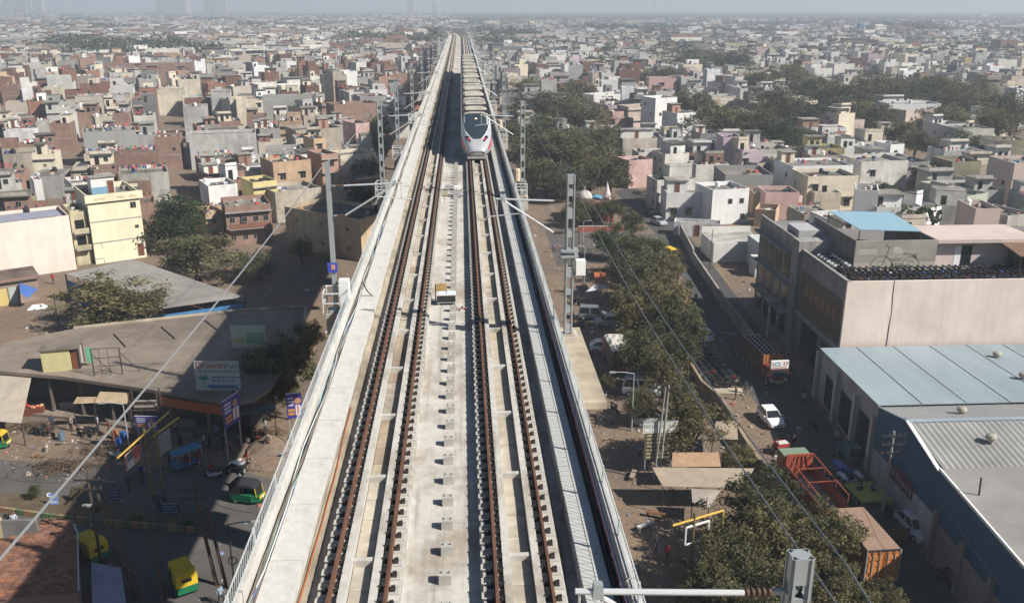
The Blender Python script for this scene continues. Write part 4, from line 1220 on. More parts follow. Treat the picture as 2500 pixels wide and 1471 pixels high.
def trunk_mesh(seed, cc, flat=0.75):
    """unit trunk with limbs that reach into the clumps; crown centre at z = 0, foot at z = -1.5"""
    q = random.Random(seed)
    b = MB(); b.smooth = True
    b.tube([(0, 0, -1.5), (0.02, 0.01, -1.1), (-0.03, 0.03, -0.75), (0.0, 0.0, -0.35), (0.05, 0, 0.1)], [0.10, 0.075, 0.065, 0.05, 0.03], 7)
    idx = list(range(len(cc))); q.shuffle(idx)
    for i in idx[:14]:
        c = cc[i]
        z0 = q.uniform(-0.85, -0.25)
        m_ = (c[0] * 0.45, c[1] * 0.45, z0 + (c[2] - z0) * 0.6)
        b.tube([(0, 0, z0), m_, (c[0], c[1], c[2])], [0.04, 0.025, 0.01], 5)
    return b.mesh('trunk', bark)
VAR = []
for i in range(5):
    cm, cc = crown_mesh(100 + i, 130, 60, 0.040, 0.085, leaf_dusty if i % 2 == 0 else leaf_green)
    VAR.append((cm, trunk_mesh(200 + i, cc)))
BIG = []
for i in range(3):
    cm, cc = crown_mesh(300 + i, 190, 75, 0.030, 0.060, leaf_dusty, 0.7)
    BIG.append((cm, trunk_mesh(400 + i, cc)))
CYP = crown_mesh(500, 90, 50, 0.05, 0.07, leaf_green, 1.0)
TREES = []
def tree(px, py, rpx, H, label, big=False, var=None, green=None, squash=1.0, cat='tree', name='tree', group='trees of the town'):
    if 1500 < px and py < 350 and cat == 'tree': H, rpx = H * 1.3, rpx * 1.22
    zc = H * 0.56
    x, y = at(px, py, zc)
    s = proj(x, y, zc)[2]
    R = 1.28 * rpx / s
    q = random.Random(int(px * 3 + py * 7))
    e = empty(name, (x, y, 0), q.uniform(0, 6.28), label, cat, group)
    lib = BIG if big else VAR
    cm, tm = lib[(int(px + py) if var is None else var) % len(lib)]
    vz = min(R * 1.15 * squash, (H - zc) / 0.78)
    place('crown', cm, e, (0, 0, zc), 0, None, (R, R, max(vz, 0.5)))
    place('trunk', tm, e, (0, 0, zc), 0, None, (R, R, zc / 1.5))
    TREES.append((x, y, R))
    return e
for a in [
    (285, 722, 112, 7.5, 'round dusty tree behind the long shop roof'), (428, 525, 84, 11, 'tall bushy tree right of the yellow building'), (475, 612, 98, 8.5, 'broad dark tree in front of the yellow building tree'),
    (632, 640, 52, 5, 'small green tree beside the brick balcony house'), (690, 885, 78, 8, 'dark tree in the viaduct shade behind the tilted billboard'), (650, 905, 60, 7, 'low dark tree at the end of the long shop roof'),
    (735, 605, 26, 5, 'creeper-like bush against the weathered tan block'), (163, 187, 44, 11, 'dark round tree in the brick quarter beside the salmon house'),
    (890, 420, 42, 8.5, 'dark tree hugging the left side of the viaduct by the second lattice mast'), (905, 350, 38, 9, 'dark tree behind the orange brick house by the viaduct'), (880, 480, 34, 7.5, 'shaded tree under the left parapet by the weathered tan block'), (925, 310, 30, 9, 'tree left of the viaduct level with the train nose'),
    (700, 955, 40, 5.5, 'low dark bush behind the purple poster by the viaduct'), (750, 820, 40, 7, 'dark foliage below the white mast box')]:
    tree(*a)
for a in [
    (1335, 255, 92, 13, 'large dark tree beside the viaduct, farthest of the big clump'), (1310, 318, 84, 13, 'big tree close to the right mast in the large clump'), (1405, 285, 74, 13, 'tall tree at the top right of the large clump'),
    (1362, 372, 104, 12, 'broadest tree in the large clump right of the viaduct'), (1300, 435, 52, 8, 'low tree at the foot of the large clump by the right mast'), (1440, 400, 62, 11, 'tree of the large clump above the red temple'),
    (1490, 425, 50, 10, 'bare-looking tree between the temple and the street'), (1480, 335, 46, 11, 'dark tree below the bright white blank-walled house'),
    (1335, 425, 70, 9, 'low bushy tree filling the middle of the large clump'), (1395, 440, 62, 8, 'bushy tree just left of the temple dome'), (1288, 372, 52, 10, 'dark tree of the large clump nearest the parapet'), (1455, 355, 60, 12, 'leaning tree on the right flank of the large clump'), (1285, 215, 46, 12, 'tree at the far tip of the large clump'), (1420, 225, 50, 12, 'tree behind the large clump next to the bright white house'), (1262, 160, 38, 11, 'tree between the viaduct and the big white stained block'),
    (1530, 660, 60, 8, 'street tree between the canopies'), (1625, 655, 46, 7, 'street tree next to the yellow-topped rickshaw'), (1560, 780, 60, 8, 'street tree behind the tarpaulin truck cab'), (1665, 850, 46, 7, 'street tree leaning over the motorcycle row'), (1620, 900, 56, 6, 'street tree above the white van'), (1545, 545, 34, 6, 'small tree at the side road corner'),
    (1700, 250, 40, 10, 'tree between the pink square house and the leafy tree'), (1640, 190, 44, 11, 'tree under the far dark grove'), (1545, 190, 40, 10, 'tree beside the grey concrete house on the right'), (1470, 160, 30, 10, 'small tree behind the white balcony house'), (1950, 270, 42, 10, 'tree right of the pale dusty tree'), (2010, 285, 40, 9, 'tree in front of the middle of the right tree belt'), (2140, 285, 40, 9, 'dark tree left of the narrow tall one'), (2300, 290, 44, 9, 'tree between the white wall house and the right-hand pair'), (2330, 245, 46, 11, 'tree behind the cream stepped wall'), (2440, 300, 50, 9, 'broad dark tree above the olive wall'), (1860, 200, 40, 11, 'tree behind the pale dusty tree'), (1925, 185, 44, 12, 'tree beyond the tall cream house'),
    (1432, 505, 36, 6, 'bush hiding the left flank of the temple'), (1492, 512, 32, 5.5, 'bush hiding the right flank of the temple'), (1405, 520, 30, 5, 'low bush by the rusty red poles'),
    (1035, 82, 34, 13, 'dark tree left of the far end of the viaduct'), (1000, 92, 30, 12, 'dark tree beyond the left parapet far away'), (1055, 100, 24, 12, 'tree beside the far left parapet'), (1020, 65, 36, 14, 'hazy tree mass head left of the vanishing viaduct'), (1190, 88, 30, 13, 'hazy tree right of the vanishing viaduct'), (880, 55, 40, 15, 'far hazy tree on the left horizon'), (950, 50, 40, 15, 'second far hazy tree on the left horizon'), (540, 62, 34, 12, 'far dark tree amid the left roofs'), (375, 40, 30, 12, 'small far tree amid the left roofs'), (300, 78, 34, 11, 'far low tree in the brick quarter'), (2190, 66, 46, 16, 'left of the three hazy trees on the right horizon'), (2235, 62, 46, 17, 'middle of the three hazy trees on the right horizon'), (2285, 72, 50, 17, 'right of the three hazy trees on the right horizon'), (1990, 62, 34, 15, 'single hazy tree on the right horizon'), (1600, 85, 60, 12, 'far tree below the blue block'), (1680, 92, 56, 12, 'far tree right of the blue block'),
    (1228, 125, 42, 12, 'dark tree beyond the right side of the train'), (1212, 100, 34, 12, 'farthest dark tree along the right side of the viaduct'), (1256, 112, 30, 12, 'tree behind the big white stained block'),
    (1735, 152, 78, 14, 'largest tree of the far dark grove on the right'), (1682, 142, 46, 12, 'left tree of the far dark grove'), (1785, 150, 52, 13, 'right tree of the far dark grove'),
    (1775, 292, 62, 11, 'leafy tree behind the lilac pink house'), (1832, 312, 56, 10, 'tree right of the lilac pink house'), (1908, 325, 58, 9, 'dark round tree before the tall cream house'), (1882, 262, 50, 12, 'pale dusty tree above the dark round one'),
    (1990, 215, 50, 12, 'tree behind the tall cream house'), (2048, 242, 60, 12, 'broad tree in the middle of the right tree belt'), (2112, 232, 50, 11, 'tree left of the wide bright white wall'), (2085, 275, 38, 9, 'low tree under the middle of the right tree belt'),
    (2162, 217, 44, 11, 'tree over the wide bright white wall'), (2212, 230, 50, 12, 'tree in the right tree belt past the white wall'), (2255, 212, 42, 12, 'far tree in the right tree belt'), (2300, 220, 46, 12, 'tree near the end of the right tree belt'),
    (2236, 348, 30, 6, 'small tree left of the dark right-hand pair'), (2352, 346, 46, 8, 'dark tree near the long olive wall'), (2470, 262, 62, 12, 'tree cut by the right edge of the picture'), (2415, 262, 40, 11, 'dark tree left of the one at the right edge'), (2378, 232, 40, 11, 'tree above the cream wall near the right edge'), (2200, 322, 32, 8, 'tree below the wide bright white wall'),
    (2026, 332, 34, 5.5, 'bright green low tree before the long white house'), (2152, 466, 42, 6, 'green bush growing behind the plain white tower-like house'),
    (1560, 612, 72, 8.5, 'dark street tree nearest the temple'), (1585, 682, 62, 8, 'street tree over the yellow topped rickshaw'), (1500, 578, 50, 7, 'small street tree by the lamp post'), (1640, 800, 68, 8.5, 'street tree beside the row of parked motorcycles'),
    (1600, 745, 76, 9, 'broadest street tree in the middle row'), (1572, 850, 62, 8, 'street tree over the tarpaulin truck'), (1655, 722, 40, 7, 'street tree leaning over the asphalt'), (1540, 735, 44, 7, 'street tree behind the silver hatchbacks'),
    (1490, 930, 20, 2.6, 'small round bush beside the white van'), (1572, 975, 40, 5, 'small tree in front of the white van'), (1652, 968, 44, 6, 'feathery small tree by the dirt bank'), (1692, 1042, 72, 7, 'dark spreading tree behind the notice board'), (1640, 1050, 36, 5, 'low tree beside the grey parked hatchback'), (1800, 1110, 44, 3, 'scrubby bush at the foot of the boundary wall')]:
    tree(*a)
for a in [
    (1860, 1262, 112, 7.6, 'big sunlit tree left of the red open truck'), (1770, 1352, 100, 6.4, 'big dusty tree behind the yellow sign gantry'), (1905, 1345, 122, 7.8, 'broadest of the big trees, left of the container lorry'), (2000, 1330, 92, 7.2, 'big tree leaning over the container lorry'),
    (1745, 1440, 100, 7.0, 'big tree at the bottom edge left of the mast head'), (1850, 1460, 104, 7.5, 'big tree at the bottom edge behind the mast head'), (2045, 1440, 88, 6.6, 'big tree at the bottom edge right of the mast head'), (2150, 1478, 66, 5.5, 'tree at the bottom edge beside the street'), (1985, 1262, 50, 6.8, 'tree behind the red open truck tail')]:
    tree(*a, big=True)
# tall narrow cypress-like tree
x, y = at(2245, 300, 6)
e = empty('tree', (x, y, 0), 0.4, 'tall narrow dark tree in front of the wide bright white wall', 'tree')
place('crown', CYP[0], e, (0, 0, 6), 0, None, (2.9, 2.9, 5.0))
place('trunk', VAR[0][1], e, (0, 0, 5), 0, None, (2.0, 2.0, 5 / 1.5))
TREES.append((x, y, 3))
# ================================================================ large buildings nearest the viaduct
def g3(px, py, z=0.0): return (*at(px, py, z), z)
def slab_poly(name, pts, z0, z1, m, parent=None, color=None):
    b = MB().prism(pts, z0, z1)
    me = b.mesh(name, m)
    bm = bmesh.new(); bm.from_mesh(me); bmesh.ops.recalc_face_normals(bm, faces=bm.faces); bm.to_mesh(me); bm.free()
    return place(name, me, parent, color=color)
def thick_quad(name, pts, t, m, parent=None, color=None):
    """sheet of thickness t through 3D points (given in the parent's frame)"""
    p = [Vector(x) for x in pts]
    n = (p[1] - p[0]).cross(p[2] - p[0]).normalized() * t
    k = len(p)
    b = MB().add([*p, *[x - n for x in p]], [tuple(range(k)), tuple(range(k, 2 * k))[::-1]] + [(i, k + i, k + (i + 1) % k, (i + 1) % k) for i in range(k)])
    me = b.mesh(name, m)
    bm = bmesh.new(); bm.from_mesh(me); bmesh.ops.recalc_face_normals(bm, faces=bm.faces); bm.to_mesh(me); bm.free()
    return place(name, me, parent, color=color)
def evaluate(o):
    """the finished mesh of an object with modifiers or of a text, worked out in a scene of its own"""
    ts = bpy.data.scenes.new('bench')
    ts.collection.objects.link(o)
    vl = ts.view_layers[0]
    vl.update()
    me = bpy.data.meshes.new_from_object(o.evaluated_get(vl.depsgraph))
    bpy.data.objects.remove(o)
    bpy.data.scenes.remove(ts)
    return me
def text(name, body, size, parent, loc, rot, mat, color=None, align='LEFT', depth=0.01):
    c = bpy.data.curves.new(name, 'FONT')
    c.body, c.size, c.extrude, c.align_x = body, size, depth, align
    o = bpy.data.objects.new(name, c)
    me = evaluate(o)
    me.materials.clear(); me.materials.append(mat)
    t = place(name, me, parent, loc, rot, color)
    return t
UP = (math.pi / 2, 0, 0)
q = random.Random(77)
# ---- yellow building
yl, yr = at(235, 645), at(359, 627)
W_ = math.hypot(yr[0] - yl[0], yr[1] - yl[1]); RZ = math.atan2(yr[1] - yl[1], yr[0] - yl[0])
PAL['y'] = ((0.76, 0.69, 0.49), 'pale yellow')
yb = house(yl, RZ, W_, 10.5, 11.3, 'y', q, par=0.9, old=0, sidew=False, tanks=1, junk=4, label='tall pale yellow building with faint lettering along its parapet', name='yellow_building', stair=None)
wl_ = [o for o in yb.children if o.name.startswith('wall')][0]
for x_, z_, k in ((W_ * 0.86, 8.6, 'm'), (W_ * 0.88, 5.2, 'v')): place('window', WIN['s' if k == 'm' else 'v'], wl_, (x_, -0.003, z_))
place('door', DOOR, wl_, (W_ * 0.90, -0.004, 0.4))
MB().box(-0.35, W_ + 0.5, -0.42, -0.004, 10.1, 11.32).build('projecting_parapet', plaster, yb, color=(0.76, 0.69, 0.49))
for tx, s_ in ((0.9, 'ASTTEA'), (4.3, 'TAEN'), (6.3, 'BESO')):
    text('lettering', s_, 0.52, yb, (tx, -0.43, 10.45), UP, paint_obj, (0.45, 0.34, 0.18))
for zz in (3.4, 0.9):
    MB().tube([(0.0, -0.05, zz), (1.3, -0.05, zz), (1.3, -0.05, zz - 0.9)], 0.04, 5).build('drain_pipe', concrete_grey, yb)
rr = MB().box(1.8, 5.4, 5.0, 8.2, 10.41, 13.2).build('stair_room', plaster, yb, color=(0.72, 0.71, 0.66))
MB().box(1.78, 4.4, 4.975, 4.999, 10.42, 11.6).build('painted_dado', paint_obj, rr, color=(0.16, 0.30, 0.42))
place('door', DOOR, rr, (4.75, 4.97, 10.45))
MB().box(1.6, 5.6, 4.7, 8.5, 13.2, 13.32).build('slab', roof_cem, rr, color=(0.36, 0.34, 0.3))
place('water_tank', TANK, yb, (2.4, 7.2, 13.325), 0, (0.02, 0.02, 0.02))
# ---- pink wall building left of it
pr_ = at(188, 657); d_ = (math.cos(RZ), math.sin(RZ))
wl2 = 26.0
pl_ = (pr_[0] - d_[0] * wl2, pr_[1] - d_[1] * wl2)
PAL['k'] = ((0.74, 0.61, 0.54), 'pale pink')
pk = house(pl_, RZ, wl2, 9.0, 8.8, 'k', q, par=0.5, old=0, sidew=False, junk=5, tanks=2, label='long pale pink blank-walled building at the left edge', name='pink_building', roofc=(0.33, 0.33, 0.36))
# striped sheet roof behind its parapet
MB().box(14, 25, 1.0, 6.0, 8.7, 8.78).build('sheet_roof', paint_obj, pk, color=(0.30, 0.30, 0.36))
# yellow link with balconies between the two
lk = at(196, 653)
PAL['z'] = ((0.62, 0.55, 0.36), 'dull yellow')
lw = 3.2
lkh = house((lk[0] - d_[0] * 0.1 - d_[1] * 1.6, lk[1] - d_[1] * 0.1 + d_[0] * 1.6), RZ, 2.4, 6, 9.0, 'z', q, par=0.4, old=1, sidew=False, junk=2, label='narrow dull yellow stair block with two shaded balconies', name='stair_block')
for zz in (2.6, 5.3):
    bl = MB().box(0.1, 2.3, -1.2, -0.003, zz, zz + 0.15).build('balcony', concrete_grey, lkh)
    MB().box(0.1, 2.3, -1.2, -1.1, zz + 0.15, zz + 0.9).build('balcony_parapet', plaster_old, bl, color=(0.5, 0.45, 0.3))
    MB().box(0.5, 1.9, -0.02, -0.004, zz + 0.2, zz + 2.1).build('balcony_door', pane_dark, bl)
# ---- weathered tan block
tb = at(702, 603)
te = at(885, 640)
tz = math.atan2(te[1] - tb[1], te[0] - tb[0])
PAL['t'] = ((0.52, 0.40, 0.27), 'tan')
tan_b = house(tb, tz, math.hypot(te[0] - tb[0], te[1] - tb[1]), 9.5, 7.2, 't', q, par=0.7, old=1, sidew=True, junk=6, tanks=1, wins=(3, 0.12, 'v'), label='weathered tan block half in the shadow of the viaduct', name='tan_block')
# ---- grey sheet-roofed shed with blue sides
sh = empty('sheet_shed', (*at(480, 700), 0), 0, 'wide grey sheet-roofed shed with blue metal sides left of the viaduct', 'shed')
sx, sy = sh.location.x, sh.location.y
def loc3(p): return (p[0] - sx, p[1] - sy, p[2])
c4 = [g3(398, 752, 3.2), g3(596, 724, 3.2), g3(325, 632, 4.0), g3(160, 668, 4.0)]
thick_quad('sheet_roof', [loc3(p) for p in c4], 0.06, M('dusty roof sheet', (0.30, 0.28, 0.255), 0.85, 0.15, 0.4, stain=0.25), sh)
blue_sheet = M('blue metal sheet', (0.06, 0.20, 0.40), 0.55, 0.12, 1.0, stain=0.2)
for (a_, b_) in ((c4[0], c4[1]), (c4[1], c4[2]), (c4[3], c4[0])):
    a_, b_ = loc3(a_), loc3(b_)
    thick_quad('side_sheet', [(a_[0], a_[1], 0), (b_[0], b_[1], 0), (b_[0], b_[1], b_[2] - 0.9), (a_[0], a_[1], a_[2] - 0.9)], 0.05, blue_sheet if a_ is not None else None, sh)
for p in c4:
    l_ = loc3(p); MB().bar((l_[0], l_[1], 0), (l_[0], l_[1], l_[2] - 0.03), 0.15).build('post', iron, sh)
# ---- shack with brown roof and tarpaulin
sk = empty('brick_shack', (*at(50, 740), 0), RZ, 'small shack with a brown flat roof in front of the pink wall', 'shack')
MB().box(-7, 2.6, 0.2, 6.2, 0, 3.3).build('wall', plaster_old, sk, color=(0.36, 0.27, 0.22))
MB().box(-7.3, 3.0, -0.3, 6.6, 3.3, 3.5).build('roof', roof_cem, sk, color=(0.20, 0.15, 0.12))
MB().box(-7.3, 3.0, -0.3, -0.1, 3.5, 3.72).build('roof_kerb', brick_wall, sk)
MB().box(-2.6, -1.4, 0.1, 0.198, 0, 2.4).build('door', paint_obj, sk, color=(0.55, 0.42, 0.16))
MB().box(-1.2, -0.2, 0.1, 0.198, 0, 2.5).build('shutter', paint_obj, sk, color=(0.36, 0.40, 0.38))
tp = [g3(46, 690, 2.9), g3(92, 705, 2.6), g3(68, 728, 1.5), g3(50, 715, 2.4)]
tag(thick_quad('tarpaulin', tp, 0.02, paint_obj, None, (0.08, 0.17, 0.48)), 'bright blue tarpaulin stretched beside the brown-roofed shack', 'tarpaulin')
tag(MB().cbox((0, 0, 0), (2.6, 1.2, 0.5), 0.2, 0.5).build('white_sheet_heap', paint_obj, None, (*at(92, 752), 0), 0.1, (0.72, 0.72, 0.74)), 'white sheet heaped on the ground by the shack', 'sheet')
# ---- long shop row with terrace roof
shop = empty('shop_row', (*at(300, 985, 0), 0), 0, 'long low row of open-fronted shops with one brown concrete terrace roof', 'building')
ox_, oy_ = shop.location.x, shop.location.y
zr = 4.5
poly = [at(x, y, zr) for x, y in ((-140, 893), (0, 905), (150, 918), (300, 940), (440, 962), (560, 985), (620, 975), (660, 945), (690, 900), (742, 800), (746, 750), (600, 757), (180, 802), (-20, 842), (-140, 862))]
lp = [(x - ox_, y - oy_) for x, y in poly]
roof_br = M('brown terrace concrete', (0.265, 0.215, 0.17), 0.95, 0.22, 0.35, stain=0.3, bump=0.2)
slab_poly('roof', lp, zr - 0.35, zr, roof_br, shop)
# back wall inset so that the slab overhangs
ins = []
cxm, cym = sum(p[0] for p in lp) / len(lp), sum(p[1] for p in lp) / len(lp)
fr = lp[:6]
back = lp[9:]
inner = [(p[0], p[1] + 3.4) for p in fr] + [(lp[6][0] - 1.0, lp[6][1] + 2.0), (lp[8][0] - 1.2, lp[8][1])] + [(p[0] - 0.4, p[1] - 0.4) for p in back]
slab_poly('wall', inner, 0, zr - 0.352, plaster_old, shop, (0.10, 0.085, 0.075))  # near-black colour puts the shade under the overhang into the wall itself
for i in range(5):
    a_, b_ = Vector((*fr[i], 0)), Vector((*fr[i + 1], 0))
    n_ = max(1, int((b_ - a_).length / 3.2))
    for k in range(n_):
        p = a_.lerp(b_, (k + 0.5) / n_)
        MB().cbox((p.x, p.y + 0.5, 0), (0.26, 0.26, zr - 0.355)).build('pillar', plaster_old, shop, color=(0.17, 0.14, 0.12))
        if k % 2 == 0 or i == 2:
            MB().box(p.x + 0.5, p.x + 2.5, p.y + 3.22, p.y + 3.34, 0.3, 2.9).build('shutter', paint_obj, shop, color=q.choice([(0.10, 0.12, 0.14), (0.18, 0.17, 0.16), (0.06, 0.10, 0.16), (0.2, 0.12, 0.08)]))
        else:
            MB().box(p.x + 0.4, p.x + 2.2, p.y + 0.9, p.y + 1.5, 0.0, 1.0).build('counter', paint_obj, shop, color=(0.22, 0.20, 0.18))
slab_poly('plinth', [(p[0], p[1] - 0.6) for p in fr] + [(p[0], p[1] + 2.58) for p in fr[::-1]], 0.0, 0.28, roof_br, shop)
a_, b_ = fr[4], fr[5]
thick_quad('sign_strip', [(a_[0] - 2, a_[1] + 0.3, 3.2), (b_[0], b_[1] - 0.02, 3.2), (b_[0], b_[1] - 0.02, 4.1), (a_[0] - 2, a_[1] + 0.3, 4.1)], 0.06, paint_obj, shop, (0.42, 0.10, 0.03))
# parapet kerb along the back
bk = lp[9:13]
for i in range(len(bk) - 1):
    MB().bar((*bk[i], zr + 0.12), (*bk[i + 1], zr + 0.12), 0.25, 0.25).build('roof_kerb', concrete_tan, shop)
# things on the terrace
hut = empty('roof_hut', (*at(150, 905, zr), zr), 0.18, 'pale yellow roof hut with dark doorway on the long terrace', 'hut')
MB().box(-1.7, 1.0, 0, 2.4, 0, 2.3).build('wall', plaster, hut, color=(0.55, 0.50, 0.26))
MB().box(-1.9, 1.9, -0.2, 2.6, 2.3, 2.42).build('roof', roof_cem, hut, color=(0.24, 0.20, 0.16))
MB().box(1.0, 1.8, 0.3, 2.4, 0, 2.25).build('doorway', pane_dark, hut)
MB().box(1.08, 1.6, 0.18, 0.26, 0.0, 2.05).build('door', wood_red, hut)
tag(MB().box(-0.3, 0.3, -0.02, 0.02, 0, 1.6).build('hanging_cloth', paint_obj, None, (*at(222, 892, zr), zr + 0.4), 0.1, (0.15, 0.42, 0.27)), 'green and white cloth hung beside the roof hut', 'cloth')
tag(MB().box(-0.22, 0.22, -0.02, 0.02, 0, 2.0).build('hanging_cloth', paint_obj, None, (*at(200, 892, zr), zr + 0.3), 0.1, (0.66, 0.62, 0.55)), 'white cloth hung from the corner of the roof hut', 'cloth')
fr_ = empty('billboard_frame', (*at(265, 915, zr), zr), 0.1, 'bare rusty billboard frame standing on the terrace by the hut', 'frame')
for x_ in (-1.35, -0.6, 0.2, 1.35):
    MB().bar((x_, 0, 0), (x_, 0, 2.9), 0.09 if abs(x_) > 1 else 0.04).build('upright', iron, fr_)
for z_ in (1.0, 1.9, 2.9): MB().bar((-1.35, 0, z_), (1.35, 0, z_), 0.05).build('crossbar', iron, fr_)
for x_ in (-1.35, 1.35): MB().bar((x_, 0.02, 2.4), (x_ + 1.6, 0.6, 0), 0.06).build('stay', iron, fr_)
for i, (a_, b_) in enumerate((((393, 797), (427, 826)), ((500, 781), (532, 806)), ((278, 815), (307, 846)))):
    pa, pb = g3(*a_, zr + 0.06), g3(*b_, zr + 0.06)
    tag(MB().bar(pa, pb, 0.1).build('roof_beam', iron), '%s dark beam lying slantwise on the brown terrace' % ('left middle right'.split()[(1, 2, 0)[i]]), 'beam', 'beams on the terrace')
# billboards on the terrace
def board(name, label, px0, py0, px1, z0, h_, face, legs=True, cat='billboard', lean=0.0):
    a_, b_ = at(px0, py0, z0), at(px1, py0, z0)
    w__ = math.hypot(b_[0] - a_[0], b_[1] - a_[1])
    e = empty(name, (*a_, z0), math.atan2(b_[1] - a_[1], b_[0] - a_[0]), label, cat)
    MB().box(0, w__, -0.04, 0.04, 0.5, 0.5 + h_).build('panel', paint_obj, e, color=face)
    if legs:
        for x_ in (0.15, w__ - 0.15): MB().bar((x_, 0.1, 0), (x_, 0.1, h_ + 0.4), 0.09).build('leg', iron, e)
    for z_ in (0.5, 0.5 + h_): MB().bar((0, -0.01, z_), (w__, -0.01, z_), 0.09).build('frame', galv, e)
    return e, w__
e, w__ = board('palms_billboard', 'pale billboard with red lettering, green palm and blue arrow on the terrace edge', 482, 962, 590, zr, 2.9, (0.36, 0.39, 0.38))
text('lettering', 'Dhawan', 0.86, e, (0.12, -0.05, 2.75), UP, paint_obj, (0.30, 0.06, 0.04))
text('lettering', 'Palms', 0.74, e, (2.95, -0.05, 2.70), UP, paint_obj, (0.03, 0.16, 0.12))
palm = MB().box(0.7, 0.8, -0.075, -0.05, 0.8, 1.6)
for k in range(7):
    a_ = math.pi * k / 6
    palm.bar((0.75, -0.06, 1.6), (0.75 + 0.5 * math.cos(a_), -0.06, 1.65 + 0.35 * math.sin(a_)), 0.02, 0.16)
palm.build('palm_emblem', paint_obj, e, color=(0.05, 0.28, 0.18))
ar = MB().box(1.5, w__ - 0.3, -0.06, -0.045, 0.78, 0.98); ar.add([(1.0, -0.06, 0.88), (1.52, -0.06, 0.66), (1.52, -0.06, 1.10)], [(0, 1, 2)])
ar.build('arrow', paint_obj, e, color=(0.04, 0.08, 0.32))
for z_, x0_, x1_ in ((2.35, 0.4, 4.2), (1.75, 1.6, 4.4), (1.4, 1.6, 3.9), (0.58, 1.5, 4.3)):
    x_ = x0_
    while x_ < x1_:
        MB().box(x_, x_ + 0.34, -0.058, -0.045, z_, z_ + 0.12).build('small_print', paint_obj, e, color=(0.06, 0.09, 0.3)); x_ += 0.46
e, w__ = board('faded_billboard', 'faded greenish billboard in the viaduct shade on the terrace', 568, 858, 652, zr, 2.5, (0.42, 0.46, 0.36))
MB().box(1.6, 3.6, -0.06, -0.045, 1.0, 2.2).build('picture', paint_obj, e, color=(0.20, 0.34, 0.20))
MB().box(0.3, 1.4, -0.06, -0.045, 1.2, 1.6).build('picture', paint_obj, e, color=(0.45, 0.36, 0.14))
# awnings before the shops
def awning(label, pts, color, name='awning', posts=True, m=None):
    e = empty(name, (pts[0][0], pts[0][1], 0), 0, label, 'awning')
    o = (pts[0][0], pts[0][1], 0)
    lp_ = [(p[0] - o[0], p[1] - o[1], p[2]) for p in pts]
    thick_quad('sheet', lp_, 0.03, m or matte_obj, e, color)
    if posts:
        for p in lp_[:2]: MB().bar((p[0], p[1], 0), (p[0], p[1], p[2] - 0.03), 0.07).build('post', iron, e)
    return e
awning('large pale canvas awning hanging over the shop at the left edge', [g3(-40, 1025, 2.6), g3(52, 1032, 2.4), g3(78, 915, 4.1), g3(-40, 905, 4.1)], (0.42, 0.36, 0.29))
awning('small tan sheet awning left of the middle shop', [g3(178, 985, 3.0), g3(228, 983, 3.0), g3(236, 968, 3.4), g3(188, 968, 3.4)], (0.36, 0.27, 0.17))
awning('larger tan sheet awning over the middle shop', [g3(230, 983, 3.0), g3(310, 985, 2.9), g3(316, 958, 3.7), g3(244, 955, 3.7)], (0.40, 0.31, 0.2))
awning('dark grey sheet awning right of the tilted banner', [g3(590, 1012, 2.9), g3(670, 1005, 2.9), g3(672, 985, 3.3), g3(592, 985, 3.3)], (0.13, 0.13, 0.12))

# ================================================================ right: warehouses along the street
pale_blue = M('pale blue roof sheet', (0.31, 0.38, 0.42), 0.55, 0.10, 0.3, stain=0.22, stretch=(1, 0.3, 1))
grey_sheet = M('grey corrugated sheet', (0.37, 0.36, 0.345), 0.6, 0.1, 0.3, stain=0.15)
wh = empty('blue_roof_warehouse', (38.1, 87.6, 0), 0, 'warehouse with a wide pale blue sheet roof beside the street', 'warehouse')
def W3(x, y, z): return (x - 38.1, y - 87.6, z)
XE = 82.0
# roof sheets with raised laps
for i in range(11):
    x0_, x1_ = 38.1 + i * 4.0 - 0.02, 38.1 + (i + 1) * 4.0 - 0.05
    sk_ = lambda x_, y_: x_ - (87.6 - y_) * 0.080
    thick_quad('roof_sheet', [W3(sk_(x0_, 70.75), 70.75, 6.62 + 0.006 * (i % 2)), W3(sk_(x1_, 70.75), 70.75, 6.62 + 0.006 * (i % 2)), W3(x1_, 87.6, 5.5), W3(x0_, 87.6, 5.5)], 0.06, pale_blue, wh)
    MB().bar(W3(sk_(x1_ + 0.02, 70.75), 70.75, 6.65), W3(x1_ + 0.02, 87.6, 5.53), 0.09, 0.05).build('lap_strip', M('lap strip', (0.33, 0.36, 0.38), 0.6, 0.1) if i == 0 else bpy.data.materials['lap strip'], wh)
MB().add([W3(38.2, 87.5, 0), W3(38.2, 87.5, 5.35), W3(37.0, 71.0, 6.5), W3(37.0, 71.0, 0), W3(38.5, 87.5, 0), W3(38.5, 87.5, 5.35), W3(37.3, 71.0, 6.5), W3(37.3, 71.0, 0)], [(0, 1, 2, 3), (7, 6, 5, 4), (1, 5, 6, 2)]).build('street_wall', plaster_old, wh, color=(0.42, 0.41, 0.40))
for i, (y0_, y1_) in enumerate(((85, 82), (80.5, 76.5), (75.5, 72))):
    xa, xb = 38.17 - (87.5 - y0_) * 0.0727, 38.17 - (87.5 - y1_) * 0.0727
    thick_quad('opening', [W3(xa, y0_, 0.3), W3(xb, y1_, 0.3), W3(xb, y1_, 3.6 + 0.3 * i), W3(xa, y0_, 3.6 + 0.3 * i)], 0.02, pane_dark, wh)
for y_ in (87.3, 81.3, 76.0, 71.4):
    xa = 38.0 - (87.5 - y_) * 0.0727
    MB().cbox(W3(xa, y_, 0), (0.5, 0.5, 5.2)).build('pillar', plaster, wh, color=(0.52, 0.50, 0.48))
turb = MB(); turb.lathe([(0.32, 0), (0.32, 0.25), (0.52, 0.35), (0.62, 0.6), (0.52, 0.85), (0.2, 1.0)], 12)
TURB = turb.mesh('roof_ventilator', M('weathered ventilator', (0.42, 0.39, 0.33), 0.6, 0.2, 3, metal=0.2))
